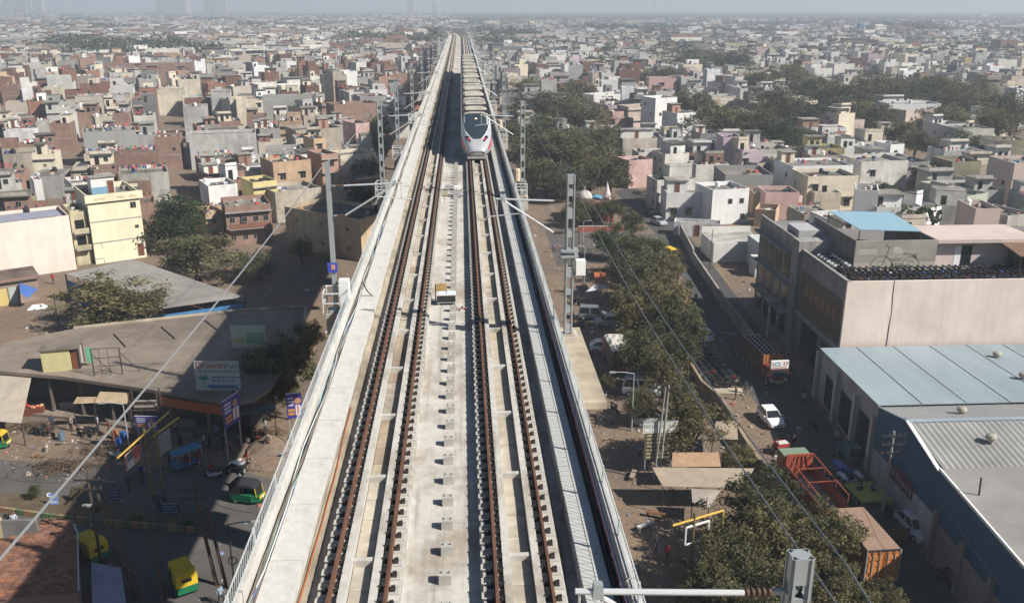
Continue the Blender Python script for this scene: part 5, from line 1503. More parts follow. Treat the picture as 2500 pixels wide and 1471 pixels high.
def venti(px, py, z, label, s=1.0):
    tag(place('roof_ventilator', TURB, None, g3(px, py, z), 0, None, s * 0.72), label, 'ventilator', 'roof ventilators')
venti(2433, 873, 5.72, 'round roof ventilator on the pale blue roof')
venti(2497, 925, 6.25, 'roof ventilator cut by the right edge on the pale blue roof')
# gabled shed with blue walls
gs = empty('blue_gabled_shed', (36.6, 70.6, 0), 0, 'gabled shed with grey corrugated roof and dark blue metal gable beside the street', 'shed')
def S3(x, y, z): return (x - 36.6, y - 70.6, z)
def corrug(x0_, xr, ya, za, yb_, zb, pitch, amp, xs=None):
    """corrugated roof plane between two eaves, ribs run down the slope"""
    b = MB()
    n_ = int((xr - x0_) / pitch * 2)
    ra, rb = [], []
    for i in range(n_ + 1):
        x_ = x0_ + i * pitch / 2
        o_ = amp if i % 2 else 0.0
        ra.append(S3(x_ + (xs or 0), ya, za + o_)); rb.append(S3(x_, yb_, zb + o_))
    b.loft([ra, rb], False, False)
    return b
dbl = M('dark blue metal wall', (0.035, 0.11, 0.20), 0.6, 0.12, 0.8, stain=0.2)
corrug(36.7, 82, 70.62, 6.45, 64.62, 7.98, 0.5, 0.05).build('back_roof', grey_sheet, gs)
corrug(36.2, 82, 64.60, 7.98, 58.35, 6.90, 0.5, 0.07).build('front_roof', M('light grey corrugated sheet', (0.33, 0.325, 0.31), 0.6, 0.14, 0.3, stain=0.22), gs)
MB().bar(S3(36.15, 64.61, 8.06), S3(82, 64.61, 8.06), 0.5, 0.06).build('ridge_cap', pale_blue, gs)
MB().bar(S3(36.65, 70.65, 6.52), S3(36.18, 64.62, 8.05), 0.16, 0.12).build('verge_trim', pale_blue, gs)
MB().bar(S3(36.18, 64.62, 8.05), S3(35.75, 58.3, 6.98), 0.3, 0.1).build('verge_trim', white_paint, gs)
MB().add([S3(36.72, 70.6, 2.6), S3(36.72, 70.6, 6.4), S3(36.25, 64.62, 7.93), S3(35.85, 58.35, 6.85), S3(35.85, 58.35, 3.3)], [(0, 1, 2, 3, 4)]).build('gable_wall', dbl, gs)
MB().add([S3(36.70, 70.6, 0), S3(36.70, 70.6, 2.6), S3(35.83, 58.35, 3.3), S3(35.83, 58.35, 0)], [(0, 1, 2, 3)]).build('plinth_wall', plaster_old, gs, color=(0.50, 0.49, 0.50))
thick_quad('name_board', [S3(36.42, 67.2, 1.9), S3(36.05, 62.0, 2.2), S3(36.05, 62.0, 3.5), S3(36.42, 67.2, 3.2)], 0.05, paint_obj, gs, (0.13, 0.03, 0.035))
nb = gs
for k in range(7):
    y_ = 66.6 - k * 0.66
    thick_quad('lettering', [S3(36.33 - k * 0.048, y_, 2.45), S3(36.31 - k * 0.048, y_ - 0.4, 2.47), S3(36.31 - k * 0.048, y_ - 0.4, 3.05), S3(36.33 - k * 0.048, y_, 3.03)], 0.01, paint_obj, gs, (0.30, 0.20, 0.2))
MB().box(*[v for v in (0.3, 45.4)], -12.2, -0.1, 0.1, 6.2).build('inner_body', plaster_old, gs, color=(0.2, 0.2, 0.2))
venti(2347, 1010, 7.3, 'round roof ventilator on the back slope of the gabled shed', 0.95)
venti(2418, 1078, 7.6, 'round roof ventilator on the corrugated front slope of the gabled shed', 1.0)
# lower flat-roofed shed at the right edge
fs = empty('flat_roof_shed', (35.7, 58.2, 0), 0, 'low shed with plain grey flat roof and blue metal side at the right edge', 'shed')
def L3(x, y, z): return (x - 35.7, y - 58.2, z)
thick_quad('roof', [L3(35.72, 58.2, 7.2), L3(33.9, 36, 7.2), L3(82, 36, 7.4), L3(82, 58.2, 7.4)], 0.08, M('plain grey roof', (0.29, 0.28, 0.26), 0.85, 0.15, 0.3, stain=0.25), fs)
MB().bar(L3(35.66, 58.2, 7.2), L3(33.84, 36, 7.2), 0.14, 0.22).build('roof_edge', white_paint, fs)
MB().add([L3(35.78, 58.2, 3.2), L3(35.78, 58.2, 7.1), L3(33.98, 36, 7.1), L3(33.98, 36, 3.2)], [(0, 1, 2, 3)]).build('blue_wall', dbl, fs)
MB().add([L3(35.74, 58.2, 0), L3(35.74, 58.2, 3.2), L3(33.94, 36, 3.2), L3(33.94, 36, 0)], [(0, 1, 2, 3)]).build('plinth_wall', plaster_old, fs, color=(0.30, 0.28, 0.26))
for y_ in (57.5, 53.2, 49.0, 44.8, 40.5):
    MB().cbox(L3(35.6 - (58.2 - y_) * 0.081, y_, 0), (0.3, 0.4, 4.2)).build('pillar', plaster_old, fs, color=(0.3, 0.28, 0.26))
MB().box(*[v for v in (0.4, 46)], -22, -0.05, 0.05, 6.9).build('inner_body', plaster_old, fs, color=(0.2, 0.2, 0.2))

# ================================================================ right: showroom with motorcycles on its roof
KX, KY, ZK = 40.45, 88.05, 12.65
mb = empty('showroom_building', (KX, KY, 0), 0, 'big building with a pale pink blank wall and a roof full of motorcycles', 'building')
pinkw = (0.74, 0.62, 0.54)
b = MB()
b.box(0, 36, 0, 0.3, 0, ZK)                                  # pink front wall
b.build('front_wall', plaster, mb, color=pinkw)
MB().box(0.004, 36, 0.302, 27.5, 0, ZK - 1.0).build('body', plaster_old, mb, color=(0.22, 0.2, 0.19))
MB().box(0.3, 36, 0.31, 12.8, ZK - 1.0, ZK - 0.95).build('roof_terrace', roof_cem, mb, color=(0.26, 0.25, 0.24))
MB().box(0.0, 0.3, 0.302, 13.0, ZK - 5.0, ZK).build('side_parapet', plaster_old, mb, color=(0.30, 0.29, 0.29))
MB().box(-0.02, 0.32, -0.02, 13.0, ZK, ZK + 0.06).build('coping', concrete_grey, mb)
MB().box(-0.25, 0.0, 0.3, 13.0, 4.9, 5.3).build('ledge', concrete_grey, mb)
MB().box(-0.03, 0.0, 0.6, 12.6, 5.5, ZK - 2.3).build('signboard', paint_obj, mb, color=(0.12, 0.075, 0.06))
for k in range(6):
    MB().box(-0.05, -0.03, 2.0 + k * 1.6, 3.0 + k * 1.6, 7.6, 9.0).build('letter', paint_obj, mb, color=(0.22, 0.14, 0.07))
for y0_, y1_, z0_, z1_ in ((1.5, 4.5, 0.3, 4.2), (6, 11, 0.3, 4.4)):
    MB().box(-0.04, 0.0, y0_, y1_, z0_, z1_).build('shop_window', pane_dark, mb)
# taller back block along the street
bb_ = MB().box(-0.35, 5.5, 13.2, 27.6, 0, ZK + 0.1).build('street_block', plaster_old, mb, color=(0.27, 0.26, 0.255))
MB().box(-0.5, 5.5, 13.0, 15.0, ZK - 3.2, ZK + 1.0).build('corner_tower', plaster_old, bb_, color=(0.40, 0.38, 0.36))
for k in range(4):
    for z_ in (1.0, 4.6, 8.4):
        MB().box(-0.40, -0.352, 15.6 + k * 3.0, 17.6 + k * 3.0, z_, z_ + 2.6).build('window', pane_dark, bb_)
for z_ in (4.0, 7.7, 11.5): MB().box(-1.2, -0.36, 15.2, 27.4, z_, z_ + 0.2).build('ledge', concrete_grey, bb_)
MB().box(-0.35, -0.1, 15.0, 27.6, ZK + 0.1, ZK + 1.0).build('parapet', plaster_old, bb_, color=(0.40, 0.38, 0.36))
MB().box(0.5, 4.5, 16, 20, ZK + 0.1, ZK + 1.6).build('roof_box', plaster, bb_, color=(0.42, 0.42, 0.42))
# crack stain
cr = MB()
pts = [g3(2185, 690, 0)]
px_ = [(2184, 684), (2180, 720), (2177, 760), (2170, 800), (2163, 848)]
def onwall(px, py):
    a, b2 = (px - CX) / FPX, (CY - py) / FPX
    d = [_fw[i] + a * _rt[i] + b2 * _up[i] for i in range(3)]
    t = (KY - CAM[1]) / d[1]
    return (CAM[0] + t * d[0] - KX, -0.012, CAM[2] + t * d[2])
cr.tube([onwall(*p) for p in px_], [0.03, 0.04, 0.03, 0.05, 0.04], 4)
cr.build('drain_stain', iron, mb)
# mural shelter on the roof
ZT2 = ZK - 0.95
ms = empty('mural_shelter', (44.3, 95.6, ZT2), 0, 'grey roof shelter with a faded motorcycle mural and a light blue sheet roof', 'shelter')
mur = M('faded grey brown mural paint', (0.34, 0.315, 0.27), 0.9, 0.12, 0.8, stain=0.2, stretch=(1, 1, 2.2))
MB().box(0, 9.4, 0, 0.2, 0.0, 3.35).build('mural_wall', mur, ms)
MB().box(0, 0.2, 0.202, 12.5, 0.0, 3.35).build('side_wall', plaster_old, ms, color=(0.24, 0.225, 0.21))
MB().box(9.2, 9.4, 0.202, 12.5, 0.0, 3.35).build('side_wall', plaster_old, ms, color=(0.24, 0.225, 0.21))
MB().box(0.005, 9.395, -0.012, -0.002, 0.0, 0.85).build('lower_band', paint_obj, ms, color=(0.40, 0.37, 0.31))
MB().box(0.4, 2.5, -0.014, -0.002, 1.75, 2.35).build('caption_panel', paint_obj, ms, color=(0.45, 0.43, 0.38))
for z_ in (1.9, 2.12):
    for k in range(4): MB().box(0.5 + k * 0.5, 0.9 + k * 0.5, -0.02, -0.014, z_, z_ + 0.07).build('small_print', paint_obj, ms, color=(0.25, 0.22, 0.19))
mt = MB()
def arc(cx, cz, r, a0, a1, w_, n=14):
    pts = [(cx + r * math.cos(a0 + (a1 - a0) * k / n), cz + r * math.sin(a0 + (a1 - a0) * k / n)) for k in range(n + 1)]
    for (xa, za), (xb, zb) in zip(pts, pts[1:]): mt.bar((xa, -0.012, za), (xb, -0.012, zb), 0.012, w_)
arc(3.2, 0.35, 1.25, 0.0, math.pi, 0.16); arc(3.2, 0.35, 0.6, 0, math.pi, 0.08); arc(6.6, 0.55, 0.95, -0.3, math.pi + 0.3, 0.13); arc(6.6, 0.55, 0.4, 0, 6.28, 0.08)
for a_, b_, w_ in (((3.3, 0.4), (4.0, 2.7), 0.14), ((3.9, 2.6), (3.5, 2.9), 0.1), ((4.3, 0.5), (5.6, 0.5), 0.5), ((4.3, 1.1), (5.4, 1.2), 0.35), ((5.6, 1.9), (7.2, 1.55), 0.16), ((4.4, 0.25), (6.5, 0.5), 0.12), ((6.6, 1.5), (7.3, 1.9), 0.12), ((6.9, 1.5), (7.2, 1.2), 0.16)):
    mt.bar((a_[0], -0.012, a_[1]), (b_[0], -0.012, b_[1]), 0.012, w_)
mt.build('mural_drawing', paint_obj, ms, color=(0.22, 0.19, 0.165))
tnk = MB(); tnk.add([(4.3, -0.013, 1.9), (5.5, -0.013, 1.75), (5.6, -0.013, 2.1), (5.0, -0.013, 2.6), (4.4, -0.013, 2.7)], [(0, 1, 2, 3, 4)]); tnk.build('mural_tank', paint_obj, ms, color=(0.44, 0.41, 0.36))
cb = [g3(2023, 524, ZT2 + 3.5), g3(2175, 527, ZT2 + 3.5), g3(2248, 574, ZT2 + 3.5), g3(2098, 570, ZT2 + 3.5)]
cv = [(p[0] - 44.3, p[1] - 95.6, 3.9) for p in cb]
thick_quad('blue_sheet_roof', cv, 0.08, M('light blue sheet roof', (0.27, 0.43, 0.52), 0.5, 0.04, 0.5), ms)
for p in cv: MB().bar((p[0], p[1], 0.0), (p[0], p[1], 3.82), 0.1).build('post', iron, ms)
# pink rooms right of the shelter
rm = empty('pink_roof_rooms', (54.2, 96.6, ZT2), 0, 'pale pink roof rooms with a dark doorway right of the mural', 'rooms')
MB().box(0, 11, 0, 6, 0, 2.9).build('wall', plaster, rm, color=(0.62, 0.50, 0.47))
MB().box(-0.4, 11.4, -0.9, 6.2, 2.9, 3.3).build('roof', plaster, rm, color=(0.60, 0.49, 0.44))
MB().box(3.0, 4.2, -0.02, -0.003, 0.05, 2.4).build('doorway', pane_dark, rm)
MB().box(2.2, 2.9, -0.02, -0.003, 0.05, 2.3).build('door', white_paint, rm)
dk = empty('brown_roof_shed', (62.0, 91.0, ZT2), 0, 'dark shed with a rusty brown sheet roof at the right edge of the showroom roof', 'shed')
thick_quad('sheet_roof', [(-1.4, 0.0, 2.6), (12, 0.0, 2.9), (12, 9, 3.3), (-0.2, 9, 3.1)], 0.06, M('rusty brown sheet', (0.22, 0.13, 0.085), 0.8, 0.25, 0.8), dk)
for x_, y_ in ((-1.2, 0.2), (11.5, 0.2), (11.5, 8.8), (0, 8.8)): MB().bar((x_, y_, 0), (x_, y_, 2.55), 0.12).build('post', iron, dk)
MB().box(0.5, 11.8, 5.0, 5.2, 0, 2.7).build('back_wall', pane_dark, dk)
# footprints so that filling houses keep clear
FOOT.append((KX + 16, KY + 14, 0, 20, 15, 13)); FOOT.append((60, 75, 0, 26, 14, 8)); FOOT.append((58, 48, 0, 25, 14, 8))
FOOT.append((*at(300, 850), 0, 30, 18, 5)); FOOT.append((*at(420, 700), 0.3, 12, 12, 4)); FOOT.append((-75, 128, 0.5, 12, 8, 4))
# ---- white walled compounds along the street, left of the showroom
cw = empty('white_compound_wall', (*at(1700, 655), 0), 0, 'long white compound wall and yard along the street before the showroom', 'wall')
ox2, oy2 = cw.location.x, cw.location.y
for (a_, b_), hh in ((((1692, 640), (1768, 755)), 1.7), (((1768, 755), (1840, 850)), 1.7), (((1660, 575), (1692, 640)), 2.2)):
    pa, pb = at(*a_), at(*b_)
    MB().bar((pa[0] - ox2, pa[1] - oy2, hh / 2), (pb[0] - ox2, pb[1] - oy2, hh / 2), 0.25, hh).build('wall', plaster_old, cw, color=(0.40, 0.37, 0.33))
w1_ = empty('white_yard_house', (*at(1740, 640, 0), 0), 0.02, 'low white house with a terrace in the street yard', 'house')
MB().box(0, 8.5, 0, 7.5, 0, 3.2).build('wall', plaster, w1_, color=(0.70, 0.69, 0.65))
MB().box(0.2, 8.3, 0.2, 7.3, 3.2, 3.24).build('roof', roof_cem, w1_, color=(0.50, 0.48, 0.44))
MB().box(0, 8.5, 7.3, 7.5, 3.2, 4.2).build('parapet', plaster, w1_, color=(0.70, 0.69, 0.65))
MB().box(5.5, 8.5, -6.0, -0.1, 0, 4.6).build('side_block', plaster, w1_, color=(0.60, 0.61, 0.60))
MB().box(4.0, 8.6, -9.0, -6.1, 0, 2.9).build('porch', plaster, w1_, color=(0.62, 0.61, 0.58))
MB().box(4.2, 8.8, -9.6, -8.9, 2.4, 2.5).build('blue_canopy', paint_obj, w1_, color=(0.10, 0.28, 0.42))
FOOT.append((*at(1790, 640), 0, 8, 12, 4)); FOOT.append((*at(1770, 560), 0, 9, 9, 4))
# ================================================================ the rest of the town
STREET_PTS = [at(*p) for p in RL] + [at(*p) for p in RR] + [at((a[0] + b[0]) / 2, (a[1] + b[1]) / 2) for a, b in zip(RL, RR)]
def free(x, y, rz, hw, hd, margin=0.4):
    r = math.hypot(hw, hd)
    if y < YC and abs(x) < 15 + hw: return False
    if y >= YC and y < YE + 30:
        a = (y - YC) / RC
        if abs(x - (AX - RC + RC * math.cos(min(a, 1.2)))) < 15 + hw: return False
    for fx, fy, frz, fw_, fd_, fh in FOOT:
        dx, dy = x - fx, y - fy
        if dx * dx + dy * dy > (r + math.hypot(fw_, fd_)) ** 2: continue
        # separating-axis test of the two rectangles
        hit = True
        for A, (w1, d1), B_, (w2, d2) in ((rz, (hw, hd), frz, (fw_, fd_)), (frz, (fw_, fd_), rz, (hw, hd))):
            ca, sa = math.cos(A), math.sin(A)
            for ux, uy, ext in ((ca, sa, w1), (-sa, ca, d1)):
                c2 = abs(ux * math.cos(B_) + uy * math.sin(B_)) * w2 + abs(-ux * math.sin(B_) + uy * math.cos(B_)) * d2
                if abs(dx * ux + dy * uy) > ext + c2 + margin: hit = False; break
            if not hit: break
        if hit: return False
    for tx, ty, tr in TREES:
        if (x - tx) ** 2 + (y - ty) ** 2 < (tr * 0.95 + min(hw, hd)) ** 2: return False
    for sx, sy in STREET_PTS:
        if (x - sx) ** 2 + (y - sy) ** 2 < (4.5 + min(hw, hd)) ** 2: return False
    return True
q = random.Random(21)
fills = []
def in_view(x, y, m=60):
    u, v, s = proj(x, y, 6)
    return -m < u < 2500 + m and v < 1500
# candidate lots on gently turned grids
for side, ang, X0, X1 in ((-1, 0.30, -520, -14), (1, 0.05, 14, 620)):
    ca, sa = math.cos(ang), math.sin(ang)
    for i in range(-90, 90):
        for j in range(0, 90):
            gx, gy = i * 8.6 + q.uniform(-1, 1), j * 9.4 + q.uniform(-1, 1) + 80
            if i % 7 == 0 and side < 0 or i % 5 == 0 and side > 0: continue
            x, y = gx * ca - gy * sa + (20 if side > 0 else 0), gx * sa + gy * ca
            if not (X0 < x < X1) or y < (138 if side < 0 else 120) or y > 620: continue
            if side > 0 and (y < 190 and x < 46 or y < 118): continue
            if not in_view(x, y): continue
            w_, d_ = q.uniform(5.2, 8.8), q.uniform(6, 9.6)
            if q.random() < (0.35 if side > 0 else 0.15): w_, d_ = q.uniform(9, 14), q.uniform(9, 13)
            rz = ang + q.choice((0.0, 0.0, 0.12, -0.1, 0.3 if side < 0 else 0.02)) + q.uniform(-0.05, 0.05)
            fills.append((math.hypot(x, y), x, y, rz, w_, d_, side))
fills.sort()
LEFT_COLS, RIGHT_COLS = 'bbbbbbGGGgggggBBBwwwWCCOS', 'WWWWWWWwwwwwCCCNggggBBbbLGG'
rest = []
NAMED = 300
for dist, x, y, rz, w_, d_, side in fills:
    if not free(x, y, rz, w_ / 2, d_ / 2): continue
    ck = q.choice(LEFT_COLS if side < 0 else RIGHT_COLS)
    h = q.uniform(4.4, 7.2) if dist < 330 else q.uniform(4.5, 12.5)
    if side > 0 and q.random() < 0.16:
        rest.append(('t', x, y, q.uniform(3, 5.5), q.uniform(7, 11))); continue
    if len(HOUSES) < NAMED:
        ca, sa = math.cos(rz), math.sin(rz)
        p = (x - ca * w_ / 2 + sa * d_ / 2, y - sa * w_ / 2 - ca * d_ / 2)
        house(p, rz, w_, d_, h, ck, q, wins=(q.choice((1, 2, 3)), q.choice((0.1, 0.4, 0.7)), q.choice('ssvm')), par=q.choice((0.5, 0.8, 1.1)), tanks=q.choice((0, 1, 1, 2, 3)),
              lines=q.choice((0, 0, 1, 2)) if side < 0 else q.choice((0, 0, 0, 1)), junk=q.randint(4, 11), upper=q.random() < 0.7, ledge=q.random() < 0.4, stair=(0.4, min(3.0, w_ * 0.45), 2.8, 2.4, q.choice('bwCWBg')) if q.random() < 0.25 else None)
    else:
        FOOT.append((x, y, rz, w_ / 2, d_ / 2, h))
        rest.append(('h', x, y, rz, w_, d_, h, ck))
# far lots, out to the horizon
q = random.Random(5)
j = 0
y = 600.0
while y < 4200:
    step = 9.0 if y < 1500 else (12.0 if y < 2500 else 20.0)
    span = 0.60 * y + 60
    x = -span
    while x < span:
        x += step * q.uniform(0.85, 1.3) * (1.0 if y < 1500 else 1.5)
        yy = y + q.uniform(-3, 3)
        if abs(x - (AX if yy < YC else AX - (yy - YC) ** 2 / (2 * RC))) < 20 and yy < YE + 40: continue
        # greenery grows towards the right and the horizon
        gx = math.sin(x * 0.011 + 1.7) * math.cos(yy * 0.0062 + x * 0.004) + 0.5 * math.sin(yy * 0.017 + x * 0.02)
        pt = (0.08 if x < -30 else 0.36) + max(0, (yy - 1000) / (3800 if x < 0 else 2200)) + (0.6 if gx > 0.75 else 0)
        if q.random() < pt:
            big_ = 1.5 if gx > 0.75 else 1.0
            rest.append(('t', x, yy, q.uniform(4, 7.5) * big_, q.uniform(8, 14) * (1.2 if big_ > 1 else 1))); continue
        if x > 0 and yy > 1000 and gx > 0.2: 
            if q.random() < 0.6: continue
        ck = q.choice(LEFT_COLS if x < 0 else RIGHT_COLS)
        k = q.random()
        w_, d_, h = (q.uniform(6, 11), q.uniform(7, 11), q.uniform(5.5, 12.0)) if k < 0.9 else (q.uniform(14, 30), q.uniform(12, 25), q.uniform(8, 14))
        rest.append(('h', x, yy, q.uniform(0.0, 0.5) if x < 0 else q.uniform(-0.1, 0.15), w_, d_, h, ck))
    y += step
# one mass of distant roofs and walls
V, F_, C_ = [], [], []
def addbox(x, y, rz, x0, x1, y0, y1, z0, z1, cw, cr):
    ca, sa = math.cos(rz), math.sin(rz)
    n = len(V)
    for zz in (z0, z1):
        for a, b_ in ((x0, y0), (x1, y0), (x1, y1), (x0, y1)):
            V.append((x + a * ca - b_ * sa, y + a * sa + b_ * ca, zz))
    for f in ((0, 1, 5, 4), (2, 3, 7, 6), (3, 0, 4, 7), (1, 2, 6, 5)):
        F_.append(tuple(n + i for i in f)); C_.append(cw)
    F_.append((n + 4, n + 5, n + 6, n + 7)); C_.append(cr)
nh = 0
far_trees = []
for r in rest:
    if r[0] == 't': far_trees.append(r); continue
    _, x, y, rz, w_, d_, h, ck = r
    nh += 1
    c = PAL[ck][0]
    k = q.choice((0.45, 0.6, 0.7, 0.8, 0.9, 1.05))
    c = tuple(min(0.8, v * k) for v in c)
    rc = q.choice([(0.15, 0.14, 0.125), (0.20, 0.185, 0.165), (0.11, 0.10, 0.09), (0.26, 0.245, 0.22)])
    hw, hd = w_ / 2, d_ / 2
    if y < 1400:
        addbox(x, y, rz, -hw, hw, -hd, hd, 0, h - 0.8, c, rc)
        t = 0.18
        addbox(x, y, rz, -hw, hw, -hd, -hd + t, h - 0.8, h, c, c); addbox(x, y, rz, -hw, hw, hd - t, hd, h - 0.8, h, c, c)
        addbox(x, y, rz, -hw, -hw + t, -hd + t, hd - t, h - 0.8, h, c, c); addbox(x, y, rz, hw - t, hw, -hd + t, hd - t, h - 0.8, h, c, c)
    else:
        addbox(x, y, rz, -hw, hw, -hd, hd, 0, h, c, rc)
    if q.random() < 0.7:
        uw, ud = w_ * q.uniform(0.3, 0.75), d_ * q.uniform(0.3, 0.7)
        a = q.choice((-hw + .01, hw - uw - .01)); b_ = q.choice((hd - ud - .01, hd - ud - .01, -hd + .02))
        c2 = c if q.random() < 0.55 else PAL[q.choice('bwCWBggG')][0]
        uh = h + q.uniform(1.6, 2.4)
        addbox(x, y, rz, a, a + uw, b_, b_ + ud, h - 0.8, uh, c2, rc)
        if q.random() < 0.5: addbox(x, y, rz, a - .4, a + uw + .4, b_ - .6, b_ + ud + .1, uh, uh + .15, rc, rc)
        if q.random() < 0.6: addbox(x, y, rz, a + uw * .2, a + uw * .2 + 1.0, b_ - .05, b_ + .05, h - .75, h + 1.2, (0.025, 0.025, 0.03), (0.025, 0.025, 0.03))
    if q.random() < 0.3 and h > 6:
        addbox(x, y, rz, -hw - .1, hw + .1, -hd - q.uniform(.5, 1.0), -hd, h * .48, h * .48 + .15, rc, rc)
    if y < 1500:
        for _k in range(q.choice((1, 2, 3, 4, 5))):
            a, b_ = q.uniform(-hw + .4, hw - 1.4), q.uniform(-hd + .4, hd - 1.4)
            c3 = q.choice(DULL + CLOTH)
            s_ = q.uniform(0.5, 1.3)
            addbox(x, y, rz, a, a + s_, b_, b_ + q.uniform(0.3, 1.2), h - 0.8, h + q.uniform(-0.2, 0.6), c3, c3)
        for _k in range(q.choice((0, 1, 2, 3, 4))):
            a = q.uniform(-hw + 0.5, hw - 1.6); z = q.choice((1.2, 4.2)) if h > 6 else 1.2
            addbox(x, y, rz, a, a + q.uniform(0.7, 1.4), -hd - 0.04, -hd + 0.05, z, z + 1.2, (0.03, 0.03, 0.035), (0.03, 0.03, 0.035))
me = bpy.data.meshes.new('distant_houses')
Va = np.array(V, dtype=np.float32)
me.vertices.add(len(Va)); me.vertices.foreach_set('co', Va.ravel())
Fa = np.array(F_, dtype=np.int32)
me.loops.add(Fa.size); me.loops.foreach_set('vertex_index', Fa.ravel())
me.polygons.add(len(Fa)); me.polygons.foreach_set('loop_start', np.arange(0, Fa.size, 4, dtype=np.int32))
me.update(calc_edges=True)
me.polygons.foreach_set('use_smooth', np.zeros(len(Fa), dtype=bool))
a = me.attributes.new('paint', 'FLOAT_COLOR', 'FACE')
a.data.foreach_set('color', np.c_[np.array(C_, dtype=np.float32), np.ones(len(C_), dtype=np.float32)].ravel())
me.materials.append(vc_mat('distant plaster and brick', 0.95, 0.25, 0.35))
tag(place('distant_houses', me), 'dense mass of small distant houses stretching to the horizon', 'houses', None, 'stuff')
# distant trees as one mass
lv, lc = [], []
g_ = np.random.default_rng(9)
tv = []
for _, x, y, R, H in far_trees:
    n = 90 if y < 1200 else 50
    d = g_.normal(size=(n, 3)); d /= np.linalg.norm(d, axis=1)[:, None]
    lob = g_.normal(size=(5, 3)) * np.array([0.45, 0.45, 0.25])
    p = lob[g_.integers(0, 5, n)] + d * g_.uniform(0.3, 0.6, (n, 1))
    p = p * np.array([R, R, H * 0.42]) + np.array([x, y, H * 0.62])
    ax = g_.normal(size=(n, 3)); ax /= np.linalg.norm(ax, axis=1)[:, None]
    bx_ = np.cross(ax, g_.normal(size=(n, 3))); bx_ /= np.linalg.norm(bx_, axis=1)[:, None]
    s = R * g_.uniform(0.10, 0.22, (n, 1))
    lv.append(np.stack([p - ax * s, p + bx_ * s * .7, p + ax * s, p - bx_ * s * .7], 1).reshape(-1, 3))
    tn = g_.uniform(0.6, 1.2, n) * g_.uniform(0.8, 1.1)
    lc.append(np.stack([tn, tn, tn, np.ones(n)], 1))
    tr_ = np.array([[x - .25, y, 0], [x + .25, y, 0], [x + .15, y, H * .6], [x - .15, y, H * .6]]); lv.append(tr_); lc.append(np.array([[1.6, 1.1, .9, 1]]))
Va = np.concatenate(lv).astype(np.float32)
me = bpy.data.meshes.new('distant_trees')
n = len(Va) // 4
me.vertices.add(4 * n); me.vertices.foreach_set('co', Va.ravel())
me.loops.add(4 * n); me.loops.foreach_set('vertex_index', np.arange(4 * n, dtype=np.int32))
me.polygons.add(n); me.polygons.foreach_set('loop_start', np.arange(0, 4 * n, 4, dtype=np.int32))
me.update(calc_edges=True)
a = me.attributes.new('paint', 'FLOAT_COLOR', 'FACE'); a.data.foreach_set('color', np.concatenate(lc).astype(np.float32).ravel())
me.materials.append(leaf_green)
tag(place('distant_trees', me), 'far trees that merge into a hazy green mass', 'trees', None, 'stuff')
# slab towers on the hazy skyline
for i, (px, pw, pt, py) in enumerate([(18, 30, -40, 22), (55, 26, -30, 22), (95, 22, -34, 20), (420, 70, -5, 20), (515, 26, -14, 20), (545, 18, -10, 20), (1002, 14, -2, 16), (1060, 10, 0, 18), (2408, 44, 34, 56), (2370, 10, 36, 56)]):
    Y = 2600.0 if px < 1500 else 2400.0
    x0, z0 = None, 0
    bx_, by_ = at(px, 40 if px < 1500 else 52, 0)
    s = proj(bx_, by_, 0)[2]
    hgt = ((40 if px < 1500 else 52) - pt - 6) / s
    e = empty('skyline_tower', (bx_, by_, 0), 0, 'hazy tower block on the skyline, %s counting from the left' % ordn[i], 'tower', 'towers on the skyline')
    wd = pw / s
    MB().box(-wd / 2, wd / 2, 0, wd * 0.7, 0, hgt).build('wall', plaster, e, color=(0.5, 0.46, 0.4))
    MB().box(-wd * .2, wd * .2, wd * 0.2, wd * 0.5, hgt, hgt + 5).build('lift_room', plaster, e, color=(0.45, 0.42, 0.38))
    b = MB()
    nfl = int(hgt / 4)
    for k in range(1, nfl):
        b.box(-wd / 2 + 1, wd / 2 - 1, -0.4, -0.02, k * 4.0, k * 4.0 + 1.6)
    b.build('window_band', pane_dark, e, kind='stuff')
# thin radio mast on the skyline
x, y = at(1596, 45, 0)
e = empty('radio_mast', (x, y, 0), 0, 'thin dark radio mast on the skyline right of the viaduct', 'mast')
b = MB(); s = proj(x, y, 0)[2]; hm = 46 / s
for k in range(3):
    a_ = k * 2.09; b.tube([(2.2 * math.cos(a_), 2.2 * math.sin(a_), 0), (0.5 * math.cos(a_), 0.5 * math.sin(a_), hm)], 0.35, 4)
b.build('frame', iron, e)
# ---------------------------------------------------------------- labels of the houses, made one of a kind
def describe(H, more=0):
    s = NUMW[min(5, max(1, H['n']))]
    c = H['c'] if not H['brick'] else 'red brick'
    f = H['feats'][:1 + more]
    t = c + ' ' + s + ' house'
    if f: t += ' with ' + ' and '.join(f)
    elif H['nw'] == 0: t += ' with a blank front'
    else: t += ' with %d front window%s' % (H['nw'], 's' if H['nw'] > 1 else '')
    return t
from collections import Counter
marks = [H for H in HOUSES if H['label']]
short = {id(H): H['label'] for H in marks}
LAND = [((-58, 143), 'the yellow building'), ((-16, 150), 'the tan block'), ((36, 215), 'the big tree clump'), ((46, 110), 'the motorcycle roof'), ((60, 210), 'the lilac house'), ((110, 330), 'the wide white wall'), ((-70, 330), 'the blank grey house'), ((-40, 260), 'the mid grey wall'), ((-110, 280), 'the salmon house'), ((20, 330), 'the white stained block'), ((70, 420), 'the far dark grove'), ((-30, 420), 'the lattice tower'), ((120, 230), 'the olive wall'), ((-90, 230), 'the slate grey wall'), ((85, 260), 'the tall cream house'), ((60, 290), 'the pink square house')]
groups = {}
